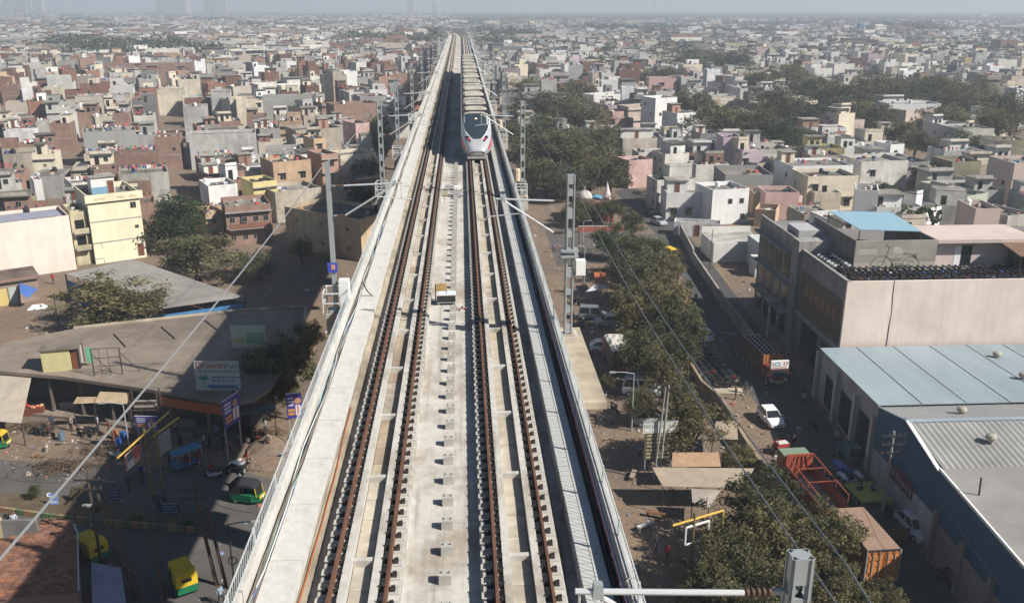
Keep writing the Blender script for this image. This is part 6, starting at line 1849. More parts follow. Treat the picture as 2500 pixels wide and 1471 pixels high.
for H in HOUSES:
    if not H['label']:
        (lx, ly), ln = min(LAND, key=lambda L_: math.hypot(H['p'][0] - L_[0][0], H['p'][1] - L_[0][1]))
        dx, dy = H['p'][0] - lx, H['p'][1] - ly
        rel = ('right of ' if dx > 0 else 'left of ') if abs(dx) > abs(dy) * 0.9 else ('behind ' if dy > 0 else 'in front of ')
        t = describe(H) + ', ' + rel + ln
        groups.setdefault(t, []).append((math.hypot(dx, dy), H))
used = set(H['label'] for H in marks)
cnt = Counter()
for t, L_ in groups.items():
    L_.sort(key=lambda p: p[0])
    for i, (_, H) in enumerate(L_):
        lab = t
        if len(L_) > 1:
            lab = t + (', nearest such' if i == 0 else ', %s nearest such' % ordn[i])
        ws = lab.split()
        if len(ws) > 16:
            lab = lab.replace(' house with ', ' house, ').replace(' a blank front', ' blank front')
            lab = lab.replace(', nearest such', ', nearest').replace(' nearest such', ' nearest')
        if len(lab.split()) > 16:
            lab = lab.replace(' water tank', ' tank').replace(' front windows', ' windows').replace('the ', '')
        H['label'] = lab
        H['e']['label'] = lab
        H['e']['group'] = 'houses of the town'
# ================================================================ vehicles
tyre_b = MB(); tyre_b.lathe([(0.18, -0.09), (0.29, -0.09), (0.31, -0.05), (0.31, 0.05), (0.29, 0.09), (0.18, 0.09)], 14, (0, 0, 0), 'x')
TYRE = tyre_b.mesh('tyre', rubber)
RIM = MB().lathe([(0.05, -0.10), (0.19, -0.095), (0.19, 0.095), (0.05, 0.10)], 10, (0, 0, 0), 'x').mesh('rim', galv)
RIM_DARK = RIM.copy(); RIM_DARK.materials.clear(); RIM_DARK.materials.append(iron)
lamp_clear = M('clear lamp', (0.75, 0.76, 0.78), 0.2, 0.02)
lamp_tail = M('red lamp', (0.4, 0.02, 0.02), 0.3, 0.02)
def wheel(parent, x, y, r=0.31):
    w_ = place('wheel', TYRE, parent, (x, y, r), 0, None, (1, r / 0.31, r / 0.31))
    place('rim', RIM, w_)
    return w_
def make_car(kind):
    """length along y, nose at -y, wheels on z = 0"""
    e = empty('parked_car')
    hatch = kind != 'van'
    if kind == 'van':
        prof = [(-1.95, .35, .62, .70), (-1.85, .28, .80, .76), (-1.3, .25, .98, .80), (-0.9, .25, 1.0, .82), (1.6, .25, 1.02, .82), (1.85, .3, 1.0, .80), (1.92, .4, .8, .76)]
        cab = [(-1.25, .98, .0), (-0.75, 1.80, .1), (1.65, 1.86, .1), (1.86, 1.0, .0)]
    else:
        prof = [(-1.93, .35, .55, .66), (-1.86, .25, .72, .76), (-1.4, .22, .86, .83), (-0.85, .22, .93, .85), (0.4, .22, .95, .86), (1.5, .24, .98, .84), (1.82, .3, .95, .80), (1.92, .38, .72, .74)]
        cab = [(-0.95, .92, .0), (-0.25, 1.42, .16), (1.15, 1.46, .16), (1.78, .96, .02)]
    b = MB(); b.smooth = False
    rings = []
    for y, z0, z1, w_ in prof:
        rings.append([(-w_ * .9, y, z0), (-w_, y, z0 + .14), (-w_, y, (z0 + z1) / 2 + .08), (-w_ * .93, y, z1), (w_ * .93, y, z1), (w_, y, (z0 + z1) / 2 + .08), (w_, y, z0 + .14), (w_ * .9, y, z0)][::-1])
    b.loft(rings)
    b.build('body', gloss_obj, e)
    hw = .80
    (ya, za, _), (yb, zb, i1), (yc, zc, i2), (yd, zd, _) = cab
    b = MB()
    lo, hi = .78, .62 if hatch else .68
    v = [(-lo, ya, za), (lo, ya, za), (-hi, yb, zb), (hi, yb, zb), (-hi, yc, zc), (hi, yc, zc), (-lo, yd, zd), (lo, yd, zd)]
    b.add(v, [(2, 3, 5, 4), (0, 1, 3, 2), (4, 5, 7, 6), (0, 2, 4, 6), (1, 7, 5, 3)])
    b.build('cabin', gloss_obj, e)
    def inset(p, k=0.10, out=0.012):
        p = [Vector(x) for x in p]
        c = sum(p, Vector()) / len(p)
        n = (p[1] - p[0]).cross(p[2] - p[0]).normalized() * out
        if n.dot(c - Vector((0, (ya + yd) / 2, 1.0))) < 0: n = -n
        return [x.lerp(c, k) + n for x in p]
    def pane(name, p, k=.10):
        bm_ = MB(); bm_.add(inset(p, k), [tuple(range(len(p)))]); bm_.build(name, pane_dark, e)
    pane('windscreen', [v[0], v[1], v[3], v[2]], .07)
    pane('rear_window', [v[4], v[5], v[7], v[6]], .14)
    for s in (0, 1):
        q_ = [v[0 + s], v[2 + s], v[4 + s], v[6 + s]]
        ml, mh = Vector(q_[0]).lerp(Vector(q_[3]), .48), Vector(q_[1]).lerp(Vector(q_[2]), .5)
        pane('side_window', [q_[0], q_[1], mh, ml], .12)
        pane('side_window', [ml, mh, q_[2], q_[3]], .12)
    for s in (-1, 1):
        for y in (-1.2, 1.2): wheel(e, s * .76, y)
        MB().box(s * .58 - .14, s * .58 + .14, prof[1][0] - .05, prof[1][0] + .1, .56, .70).build('headlight', lamp_clear, e)
        MB().box(s * .64 - .1, s * .64 + .1, prof[-2][0] - .02, prof[-1][0] + .012, .68, .9).build('tail_light', lamp_tail, e)
        MB().box(s * .92 - .08, s * .92 + .08, ya + .25, ya + .37, .92, 1.05).build('mirror', gloss_obj, e)
    MB().box(-.42, .42, prof[0][0] - .012, prof[0][0] + .05, .42, .54).build('grille', black, e)
    MB().box(-.26, .26, prof[0][0] - .03, prof[0][0] - .012, .36, .44).build('number_plate', white_paint, e)
    return e
def drop(proto, px, py, rz, color, label, cat, group=None, first=[], z=0.0, s=1.0, name=None):
    """put a copy of a thing where the sight line meets the ground"""
    o = copy_tree(proto)
    x, y = at(px, py, z)
    o.location = (x, y, z + 0.008)
    o.rotation_euler = (0, 0, rz)
    o.scale = (s,) * 3
    if color:
        for c in o.children:
            if c.type == 'MESH' and c.data.materials and c.data.materials[0] in (gloss_obj, paint_obj): c.color = (*color, 1)
    tag(o, label, cat, group)
    return o
def kill(o):
    for c in list(o.children): kill(c)
    bpy.data.objects.remove(o)
car, van = make_car('hatch'), make_car('van')
G = 'cars parked by the street'
WHT, SIL, GRY = (0.72, 0.73, 0.74), (0.42, 0.43, 0.44), (0.16, 0.17, 0.17)
drop(car, 1880, 1030, 0.06, WHT, 'white saloon with a dark roof opening parked in the sun beside the street', 'car', G)
drop(car, 2232, 1300, 0.08, (0.62, 0.64, 0.68), 'white hatchback in the shade beside the blue metal wall', 'car', G)
drop(car, 1714, 826, math.pi + 0.15, (0.60, 0.64, 0.70), 'white hatchback seen from behind, next to the parked motorcycles', 'car', G)
drop(van, 1446, 778, 1.45, GRY, 'dark grey people carrier parked under the street trees', 'car', G)
drop(car, 1486, 794, -1.62, SIL, 'silver hatchback parked beside the dark grey people carrier', 'car', G)
drop(car, 1478, 857, 1.5, WHT, 'white hatchback half hidden behind the tarpaulin-covered truck', 'car', G)
drop(van, 1566, 962, 1.35, WHT, 'white van parked behind the small tree', 'van', G, s=1.1)
drop(car, 1592, 1034, 1.5, (0.36, 0.36, 0.37), 'silver grey hatchback with an open door behind the notice board', 'car', G, s=1.05)
drop(car, 1585, 522, 0.35, (0.03, 0.04, 0.05), 'black car parked by the white house at the street bend', 'car', G)
drop(car, 1608, 548, 0.35, (0.35, 0.37, 0.40), 'grey car parked in front of the black car', 'car', G)
kill(car); kill(van)
# ---- auto rickshaw
def make_rickshaw(top, low, front):
    e = empty('auto_rickshaw')
    b = MB()
    b.loft([[(-.35, -1.15, .3), (-.42, -1.2, .75), (.42, -1.2, .75), (.35, -1.15, .3)], [(-.62, -.6, .25), (-.66, -.6, .85), (.66, -.6, .85), (.62, -.6, .25)], [(-.66, 1.1, .25), (-.68, 1.1, .8), (.68, 1.1, .8), (.66, 1.1, .25)], [(-.6, 1.3, .35), (-.62, 1.3, .75), (.62, 1.3, .75), (.6, 1.3, .35)]])
    b.build('tub', paint_obj, e, color=low)
    b = MB()
    b.loft([[(-.5, -.95, 1.45), (-.5, -.95, 1.55), (.5, -.95, 1.55), (.5, -.95, 1.45)], [(-.62, -.6, 1.5), (-.58, -.6, 1.68), (.58, -.6, 1.68), (.62, -.6, 1.5)], [(-.66, .9, 1.5), (-.6, .9, 1.72), (.6, .9, 1.72), (.66, .9, 1.5)], [(-.64, 1.22, 1.45), (-.58, 1.22, 1.62), (.58, 1.22, 1.62), (.64, 1.22, 1.45)]])
    b.build('canopy', matte_obj, e, color=top)
    MB().box(-.64, .64, 1.2, 1.26, .8, 1.5).build('back_panel', matte_obj, e, color=top if sum(top) > .3 else front)
    MB().box(-.3, .3, 1.262, 1.28, 1.1, 1.35).build('rear_window', pane_dark, e)
    for s in (-1, 1):
        MB().box(s * .65 - .02, s * .65 + .02, .35, 1.2, .8, 1.5).build('side_panel', matte_obj, e, color=top if sum(top) > .3 else (0.03, .03, .03))
        MB().bar((s * .5, -1.0, .75), (s * .5, -.9, 1.5), .05).build('pillar', paint_obj, e, color=front)
        MB().bar((s * .64, .1, .8), (s * .64, .1, 1.5), .04).build('pillar', iron, e)
        wheel(e, s * .55, .8, .24)
    wheel(e, 0, -.95, .24)
    MB().add([(-.46, -1.03, .8), (.46, -1.03, .8), (.44, -.95, 1.45), (-.44, -.95, 1.45)], [(0, 1, 2, 3)]).build('windscreen', pane_dark, e)
    MB().box(-.4, .4, -1.24, -1.18, .55, .78).build('nose_panel', paint_obj, e, color=front)
    MB().lathe([(.09, -.05), (.1, .05)], 10, (0, -1.24, .62), 'y').build('headlight', lamp_clear, e)
    MB().box(-.5, .5, .3, .9, .45, .75).build('seat', black, e)
    return e
YEL, GRN, BLK = (0.62, 0.42, 0.03), (0.01, 0.14, 0.06), (0.03, 0.03, 0.035)
r1, r2_ = make_rickshaw(YEL, GRN, YEL), make_rickshaw(BLK, GRN, YEL)
GR = 'three-wheelers in the street'
drop(r1, 447, 1432, 0.55 + math.pi, None, 'yellow-roofed green auto rickshaw seen from behind near the bottom of the street', 'auto rickshaw', GR, s=1.15)
drop(r1, 222, 1362, 0.9 + math.pi, None, 'yellow auto rickshaw behind the leaning poles, next to the lilac tarpaulin', 'auto rickshaw', GR, s=1.15)
drop(r1, -6, 1092, 1.5, None, 'green and yellow auto rickshaw cut by the left edge', 'auto rickshaw', GR)
drop(r1, 1636, 628, 0.4, None, 'distant yellow-topped auto rickshaw on the right street', 'auto rickshaw', GR)
drop(r2_, 608, 1222, 1.25 , None, 'black-roofed green auto rickshaw at the edge of the viaduct shadow', 'auto rickshaw', GR, s=1.1)
kill(r1); kill(r2_)
# ---- electric rickshaw
e = empty('electric_rickshaw', (*at(458, 1138), 0.008), -0.75, 'blue open-sided electric rickshaw in the shade before the shops', 'rickshaw')
DB = (0.03, 0.12, 0.24)
MB().box(-.5, .5, -1.3, 1.3, .3, .55).build('floor', paint_obj, e, color=DB)
MB().loft([[(-.5, -1.35, .3), (-.5, -1.35, .9), (.5, -1.35, .9), (.5, -1.35, .3)], [(-.5, -.9, .3), (-.5, -.95, 1.0), (.5, -.95, 1.0), (.5, -.9, .3)]]).build('nose', paint_obj, e, color=DB)
MB().loft([[(-.6, -1.4, 1.72), (-.55, -1.4, 1.8), (.55, -1.4, 1.8), (.6, -1.4, 1.72)], [(-.62, 1.35, 1.74), (-.55, 1.35, 1.86), (.55, 1.35, 1.86), (.62, 1.35, 1.74)]]).build('canopy', paint_obj, e, color=(0.05, 0.17, 0.30))
for s in (-1, 1):
    for y in (-1.2, 0, 1.25): MB().bar((s * .5, y, .5), (s * .55, y, 1.74), .045).build('pillar', galv, e)
    wheel(e, s * .48, .85, .24)
wheel(e, 0, -1.1, .24)
for y in (-.1, .9): MB().box(-.48, .48, y, y + .4, .55, .85).build('seat', M('red seat', (0.25, 0.04, 0.03)) if y < 0 else bpy.data.materials['red seat'], e)
# ---- motorcycle
def make_bike(scooter=False):
    e = empty('motorcycle')
    r = .28 if not scooter else .22
    for y in (-.62, .62):
        w_ = place('wheel', TYRE, e, (0, y, r), 0, None, (.45, r / .31, r / .31)); place('rim', RIM_DARK, w_, (0, 0, 0), 0, None, (.45, 1, 1))
    if scooter:
        b = MB(); b.loft([[(-.06, -.55, .35), (-.2, -.5, .6), (-.12, -.45, 1.0), (.12, -.45, 1.0), (.2, -.5, .6), (.06, -.55, .35)], [(-.1, -.4, .3), (-.22, -.38, .5), (-.1, -.38, .9), (.1, -.38, .9), (.22, -.38, .5), (.1, -.4, .3)]])
        b.box(-.17, .17, -.4, .1, .25, .33)
        b.build('front_shield', gloss_obj, e)
        b = MB(); b.loft([[(-.1, 0, .35), (-.16, 0, .6), (.16, 0, .6), (.1, 0, .35)], [(-.18, .4, .35), (-.2, .4, .68), (.2, .4, .68), (.18, .4, .35)], [(-.05, .85, .5), (-.08, .85, .65), (.08, .85, .65), (.05, .85, .5)]]); b.build('tail_body', gloss_obj, e)
        MB().box(-.15, .15, 0, .7, .68, .78).build('seat', black, e)
    else:
        b = MB(); b.tube([(0, -.6, .3), (0, -.42, .95)], .035, 6); b.tube([(0, -.4, .8), (0, 0, .45), (0, .6, .32)], .035, 5); b.box(-.13, .13, -.22, .18, .26, .55); b.tube([(.12, 0, .3), (.14, .75, .34)], .045, 6); b.build('frame', iron, e)
        b = MB(); b.loft([[(-.06, -.38, .78), (-.12, -.36, .9), (.12, -.36, .9), (.06, -.38, .78)], [(-.12, -.1, .72), (-.16, -.1, .95), (.16, -.1, .95), (.12, -.1, .72)], [(-.08, .12, .7), (-.1, .12, .82), (.1, .12, .82), (.08, .12, .7)]]); b.build('fuel_tank', gloss_obj, e)
        b = MB(); b.loft([[(-.1, .1, .76), (-.12, .1, .83), (.12, .1, .83), (.1, .1, .76)], [(-.12, .7, .8), (-.1, .75, .9), (.1, .75, .9), (.12, .7, .8)]]); b.build('seat', black, e)
        MB().box(-.07, .07, .55, .95, .62, .70).build('mudguard', gloss_obj, e)
    MB().tube([(-.34, -.30, 1.02), (-.1, -.4, .98), (.1, -.4, .98), (.34, -.30, 1.02)], .02, 5).build('handlebar', iron, e)
    MB().lathe([(.07, -.04), (.09, .04)], 8, (0, -.5, .86), 'y').build('headlight', pane_blue, e)
    return e
bike, scoot = make_bike(), make_bike(True)
qb = random.Random(4)
BC = [(0.02, 0.02, 0.022)] * 6 + [(0.05, 0.05, 0.055), (0.25, 0.02, 0.02), (0.3, 0.3, 0.3), (0.03, 0.06, 0.2)]
# the row beside the street
rows = 0
a0, a1 = at(1712, 850), at(1800, 950)
lab_row = {0: 'motorcycle at the far end of the street row, by the white hatchback'}
n_row = 66
for i in range(n_row):
    t_ = i / (n_row - 1)
    lane = i % 3
    x = a0[0] + (a1[0] - a0[0]) * t_ - lane * 1.75 + qb.uniform(-.15, .15)
    y = a0[1] + (a1[1] - a0[1]) * t_ + qb.uniform(-.1, .1)
    o = copy_tree(bike)
    o.location = (x, y, 0.008); o.rotation_euler = (0, 0, 1.35 + qb.uniform(-.25, .25))
    c = qb.choice(BC)
    for ch in o.children:
        if ch.data.materials[0] == gloss_obj: ch.color = (*c, 1)
    tag(o, '%s motorcycle in the %s third of the crowded row along the street, %s line' % ({(0.25, 0.02, 0.02): 'red', (0.3, 0.3, 0.3): 'silver', (0.03, 0.06, 0.2): 'blue'}.get(c, 'black'), ('far', 'middle', 'near')[min(2, int(t_ * 3))], ('street-side', 'middle', 'wall-side')[lane]), 'motorcycle', 'motorcycles parked along the street')
# the roof full of motorcycles
for i in range(96):
    row, k = divmod(i, 32)
    x = 42.3 + k * 0.72 + qb.uniform(-.08, .08)
    y = 89.3 + row * 2.0 + qb.uniform(-.15, .15)
    o = copy_tree(bike)
    o.location = (x, y, ZK - 0.949); o.rotation_euler = (0, 0, 0.25 + qb.uniform(-.2, .2) + (math.pi if row == 1 else 0))
    c = qb.choice(BC)
    for ch in o.children:
        if ch.data.materials[0] == gloss_obj: ch.color = (*c, 1)
    tag(o, '%s motorcycle in the %s row on the roof behind the pink wall, %s part' % ({(0.25, 0.02, 0.02): 'red', (0.3, 0.3, 0.3): 'silver', (0.03, 0.06, 0.2): 'blue'}.get(c, 'black'), ('front', 'middle', 'back')[row], ('left', 'centre', 'right')[min(2, k // 11)]), 'motorcycle', 'motorcycles stored on the roof')
for i in range(12):
    o = copy_tree(bike)
    o.location = (41.6 + (i % 2) * 1.6, 94.6 + (i // 2) * 0.9, ZK - 0.949); o.rotation_euler = (0, 0, 1.5 + qb.uniform(-.2, .2))
    tag(o, 'dark motorcycle in the shade between the mural shelter and the roof parapet', 'motorcycle', 'motorcycles beside the shelter')
drop(bike, 207, 1066, 1.2, (0.02, 0.02, 0.02), 'motorcycle with a bright headlight parked before the shops', 'motorcycle')
drop(bike, 345, 1172, 0.5, (0.06, 0.02, 0.05), 'motorcycle with a rider in blue in the shaded street', 'motorcycle')
drop(bike, 402, 1225, 0.4, (0.02, 0.03, 0.03), 'dark motorcycle by the median, its headlight catching light', 'motorcycle')
drop(bike, 415, 1130, 0.3, (0.02, 0.02, 0.02), 'dark motorcycle left of the blue electric rickshaw', 'motorcycle')
drop(bike, 1935, 1130, 0.2, (0.02, 0.02, 0.02), 'motorcycle on the dirt behind the red open truck', 'motorcycle')
drop(bike, 1446, 905, 0.2, (0.6, 0.6, 0.6), 'scooter with a white front on the dirt beside the viaduct', 'motorcycle')
drop(bike, 1985, 1045, 0.1, (0.02, 0.04, 0.15), 'motorcycle riding in the shaded street near the warehouse', 'motorcycle')
drop(bike, 2302, 1425, 0.15, (0.02, 0.02, 0.02), 'motorcycle in deep shade at the bottom right of the street', 'motorcycle')
drop(bike, 1684, 700, 0.2, (0.02, 0.02, 0.02), 'distant motorcycle on the street beside the compound wall', 'motorcycle')
sc_ = drop(scoot, 520, 1166, -1.75, (0.55, 0.58, 0.6), 'white scooter ridden by a person in dark red in the shaded street', 'scooter')
drop(scoot, 283, 1118, 1.2, (0.6, 0.62, 0.62), 'white scooter parked under the yellow sign pole', 'scooter')
for i, (px, py, rz) in enumerate(((95, 1062, 1.1), (118, 1064, 1.2), (232, 1062, 1.3), (325, 1080, 0.9), (440, 1085, 0.4), (512, 1088, 0.2), (545, 1092, 0.3), (628, 1085, 1.0), (1405, 742, 0.6), (1418, 800, 0.5), (1500, 1005, 0.3), (1900, 1150, 0.5))):
    drop(bike if i % 3 else scoot, px, py, rz, ((0.03, 0.03, 0.03), (0.2, 0.03, 0.03), (0.05, 0.06, 0.12))[i % 3], ['scooter before the left shop', 'motorcycle next to the scooter before the left shop', 'motorcycle below the larger tan awning', 'dark scooter beside the blue barrels', 'motorcycle left of the electric rickshaw, nearer the shops', 'motorcycle under the billboard edge', 'scooter between the banner posts', 'motorcycle at the corner of the shop row', 'motorcycle in front of the dark grey people carrier', 'scooter beside the people carrier, under the trees', 'motorcycle parked between the white van and the grey hatchback', 'motorcycle leaning by the red open truck cab'][i], 'motorcycle' if i % 3 else 'scooter')
kill(bike); kill(scoot)
# ---- lorries
def lorry_wheels(e, ys, x=0.95, r=.48):
    for y in ys:
        for s in (-1, 1): wheel(e, s * x, y, r)
e = empty('container_lorry', (29.6, 53.2, 0.008), 0.05, 'container lorry with a flat brown top and orange rear doors seen from behind', 'lorry')
OR = (0.52, 0.17, 0.04)
MB().box(-1.22, 1.22, 0.0, 5.6, 1.15, 3.75).build('container', paint_obj, e, color=(0.20, 0.10, 0.06))
top = MB()
for i in range(20): top.box(-1.2, 1.2, 0.03 + i * .28, 0.03 + i * .28 + .2, 3.751, 3.79)
top.build('roof_rib', paint_obj, e, color=(0.32, 0.21, 0.155))
MB().box(-1.22, 1.22, 0.0, 5.6, 3.752, 3.765).build('roof_sheet', paint_obj, e, color=(0.30, 0.20, 0.15))
for s in (-1, 1):
    d = MB().box(min(s * .02, s * 1.2), max(s * .02, s * 1.2), -.06, -.004, 1.2, 3.72).build('rear_door', paint_obj, e, color=OR)
    for z in (1.3, 2.0, 2.45, 3.0): MB().box(min(s * .12, s * 1.1), max(s * .12, s * 1.1), -.10, -.06, z, z + .36).build('door_panel', paint_obj, d, color=(0.58, 0.22, 0.06))
    for x in (.3, .8): MB().bar((s * x, -.13, 1.2), (s * x, -.13, 3.7), .05).build('lock_rod', galv, d)
for z in (1.2, 3.73): MB().bar((-1.24, -.05, z), (1.24, -.05, z), .1).build('frame', iron, e)
for s in (-1, 1): MB().bar((s * 1.23, -.05, 1.15), (s * 1.23, -.05, 3.78), .1).build('frame', galv, e)
MB().box(-1.1, 1.1, .2, 7.3, .8, 1.14).build('chassis', iron, e)
MB().box(-1.15, 1.15, 5.8, 7.4, .8, 2.5).build('cab', paint_obj, e, color=(0.4, 0.16, 0.05))
lorry_wheels(e, (1.2, 2.4, 6.6))
e = empty('open_truck', (29.5, 61.6, 0.008), 0.06, 'rust red open truck with a bare frame over its empty bed', 'truck')
RD = (0.20, 0.045, 0.028)
MB().box(-1.15, 1.15, 0.1, 6.6, 1.15, 1.25).build('bed_floor', concrete_grey, e)
for s in (-1, 1):
    sd_ = MB().box(s * 1.2 - .05, s * 1.2 + .05, 0.0, 6.7, 1.0, 2.45).build('side_panel', paint_obj, e, color=RD)
    for k in range(9): MB().box(s * 1.27 - .03, s * 1.27 + .03, .2 + k * .75, .3 + k * .75, 1.0, 2.5).build('stake', paint_obj, sd_, color=(0.22, 0.05, 0.03))
    MB().bar((s * 1.2, 0.1, 3.1), (s * 1.2, 6.7, 3.3), .08).build('top_rail', paint_obj, e, color=(0.28, 0.065, 0.04))
    for y in (.1, 2.2, 4.4, 6.7): MB().bar((s * 1.2, y, 2.4), (s * 1.2, y, 3.2), .07).build('hoop_post', paint_obj, e, color=(0.28, 0.065, 0.04))
for y in (2.2, 4.4): MB().bar((-1.2, y, 3.18), (1.2, y, 3.18), .07).build('hoop', paint_obj, e, color=(0.28, 0.065, 0.04))
MB().box(-1.2, 1.2, 6.6, 6.75, 1.0, 3.35).build('headboard', paint_obj, e, color=(0.32, 0.07, 0.04))
for k in range(4): MB().bar((-1.0 + k * .66, 6.55, 1.4), (-.4 + k * .3, 6.55, 3.2), .06).build('headboard_brace', paint_obj, e, color=(0.28, 0.07, 0.04))
MB().box(-1.2, 1.2, -.12, 0.0, 1.0, 1.9).build('tailgate', paint_obj, e, color=(0.2, 0.06, 0.04))
MB().box(-1.15, 1.15, 6.9, 8.6, .7, 2.9).build('cab', paint_obj, e, color=(0.28, 0.07, 0.04))
MB().box(-1.0, 1.0, 8.5, 8.62, 1.6, 2.6).build('windscreen', pane_dark, e)
MB().box(-1.2, 1.2, 6.95, 8.4, 2.9, 3.05).build('cab_roof', paint_obj, e, color=(0.20, 0.27, 0.19))
MB().box(-.5, .5, 0.2, 8.3, .6, 1.0).build('chassis', iron, e)
lorry_wheels(e, (1.1, 2.2, 7.6))
e = empty('covered_lorry', (*at(1898, 948), 0.008), 0.06, 'dark red lorry with a white name board over the cab, carrying black goods', 'lorry')
DR = (0.16, 0.025, 0.02)
MB().box(-1.1, 1.1, 0.0, 1.7, .75, 2.3).build('cab', gloss_obj, e, color=DR)
MB().box(-.95, .95, -.03, -.004, 1.45, 2.2).build('windscreen', pane_blue, e)
MB().box(-1.0, 1.0, -.06, 0.0, .78, 1.0).build('bumper', galv, e)
MB().box(-.25, .25, -.08, -.061, .6, .76).build('number_plate', paint_obj, e, color=(0.55, 0.45, 0.12))
for s in (-1, 1):
    MB().box(s * .82 - .12, s * .82 + .12, -.05, 0.0, 1.05, 1.2).build('headlight', lamp_clear, e)
    MB().box(s * 1.25 - .1, s * 1.25 + .1, .0, .1, 1.5, 1.95).build('mirror', black, e)
nb = MB().box(-.95, 1.05, .02, .3, 2.35, 3.25).build('name_board', white_paint, e)
text('lettering', 'CL', .62, nb, (-.55, .005, 2.68), UP, paint_obj, (0.05, 0.22, 0.35))
text('lettering', '17', .62, nb, (.38, .005, 2.68), UP, paint_obj, (0.5, 0.05, 0.04))
for k in range(3): MB().box(-.85, -.6, .006, .019, 2.72 + k * .14, 2.78 + k * .14).build('small_print', paint_obj, nb, color=(0.3, 0.1, 0.1))
MB().box(-.8, .8, .006, .019, 2.45, 2.53).build('small_print', paint_obj, nb, color=(0.5, 0.12, 0.08))
for s in (-1, 1): 
    sp_ = MB().box(s * 1.2 - .05, s * 1.2 + .05, 1.9, 9.4, 1.0, 3.3).build('side_panel', paint_obj, e, color=(0.10, 0.045, 0.03))  # panel colour darkened to carry the shade on the lorry's side
    for k in range(10): MB().box(s * 1.27 - .03, s * 1.27 + .03, 2.1 + k * .75, 2.2 + k * .75, 1.0, 3.3).build('stake', paint_obj, sp_, color=(0.16, 0.075, 0.04))
fp = MB().box(-1.2, 1.2, 1.8, 1.9, 1.0, 3.3).build('front_panel', paint_obj, e, color=(0.35, 0.12, 0.05))
for k in range(7): MB().box(-1.1 + k * .34, -1.0 + k * .34, 1.76, 1.8, 1.0, 3.28).build('slat', paint_obj, fp, color=(0.45, 0.2, 0.06))
MB().box(-1.15, 1.15, 1.95, 9.35, 1.0, 1.1).build('bed_floor', iron, e)
qq = random.Random(8)
for i in range(40):
    o = tag(MB().lathe([(.2, 0), (.24, .1), (.24, .55), (.1, .75)], 8).build('gas_canister', paint_obj, None, (0, 0, 0), 0, (0.02, 0.025, 0.035)), 'black canister with pale cap among those packed in the lorry bed', 'canister', 'canisters in the lorry')
    k, r = i % 4, i // 4
    c_, s_ = math.cos(e.rotation_euler.z), math.sin(e.rotation_euler.z)
    lx, ly = -.85 + k * .56, 2.4 + r * .7
    o.location = (e.location.x + lx * c_ - ly * s_, e.location.y + lx * s_ + ly * c_, 2.35)
    if i == 0: base_me = o.data; cap_me = MB().lathe([(.09, .75), (.1, .8), (.05, .88)], 8).mesh('cap', white_paint)
    o.data = base_me
    place('cap', cap_me, o)
MB().box(-1.14, 1.14, 2.0, 9.3, 1.11, 2.34).build('lower_load', black, e)
lorry_wheels(e, (.8, 6.8, 8.0))
# truck under tarpaulin beside the cars
e = empty('tarpaulin_truck', (*at(1520, 925), 0.008), 0.03, 'goods truck with a wrinkled pale tarpaulin roof under the street trees', 'truck')
b = MB()
g2 = random.Random(2)
grid = [[(-1.2 + i * .4, y, 3.3 + (.12 if 0 < i < 6 else -.1) + g2.uniform(-.09, .09)) for i in range(7)] for y in [k * .55 for k in range(11)]]
b.loft(grid, False, False).build('tarpaulin', matte_obj, e, color=(0.55, 0.52, 0.46))
MB().box(-1.18, 1.18, 0.0, 5.5, 1.0, 3.2).build('load_body', paint_obj, e, color=(0.12, 0.08, 0.08))
MB().box(-1.0, 1.0, -.05, -.003, 1.1, 2.6).build('tail_flap', paint_obj, e, color=(0.28, 0.05, 0.07))
MB().box(-1.1, 1.1, 5.6, 7.2, .7, 2.4).build('cab', paint_obj, e, color=(0.4, 0.1, 0.05))
lorry_wheels(e, (1.0, 6.4), r=.42)
# tractor with trailers in the shade
e = empty('tractor', (*at(2072, 1192), 0.008), 0.1, 'blue and white tractor in front of the green trailer', 'tractor')
BL = (0.03, 0.10, 0.42)
MB().box(-.35, .35, 1.0, 2.6, .9, 1.45).build('bonnet', gloss_obj, e, color=BL)
MB().box(-.5, .5, -.4, .9, .8, 1.0).build('platform', paint_obj, e, color=(0.6, 0.62, 0.64))
for s in (-1, 1):
    MB().box(s * .75 - .2, s * .75 + .2, -.6, .6, 1.25, 1.4).build('mudguard', paint_obj, e, color=(0.62, 0.65, 0.7))
    wheel(e, s * .75, 0, .62); wheel(e, s * .6, 2.2, .36)
MB().box(-.25, .25, -.3, .2, 1.0, 1.35).build('seat', black, e)
MB().tube([(0, .7, 1.0), (0, .45, 1.6)], .03, 5).build('steering_column', iron, e)
MB().lathe([(.2, -.015), (.22, 0), (.2, .015)], 12, (0, .42, 1.62)).build('steering_wheel', black, e)
e = empty('green_trailer', (*at(2118, 1232), 0.008), 0.1, 'flat trailer with a yellow green deck behind the tractor', 'trailer')
MB().box(-1.35, 1.35, -1.3, 1.8, 1.0, 1.15).build('deck', matte_obj, e, color=(0.42, 0.45, 0.10))
MB().box(-1.4, 1.4, -1.4, -1.28, .7, 1.18).build('tail_board', matte_obj, e, color=(0.30, 0.22, 0.10))
MB().bar((0, 1.8, .9), (0, 3.2, .7), .1).build('drawbar', iron, e)
wheel(e, -1.0, 0, .45); wheel(e, 1.0, 0, .45)
e = empty('dark_trailer', (*at(2150, 1300), 0.008), 0.1, 'dark flat trailer in the shade beside the container lorry', 'trailer')
MB().box(-1.2, 1.2, -1.8, 2.6, .9, 1.05).build('deck', iron, e)
wheel(e, -.9, 0, .45); wheel(e, .9, 0, .45)
MB().box(-1.2, 1.2, -1.9, -1.8, .5, 1.5).build('tail_board', paint_obj, e, color=(0.16, 0.09, 0.03))
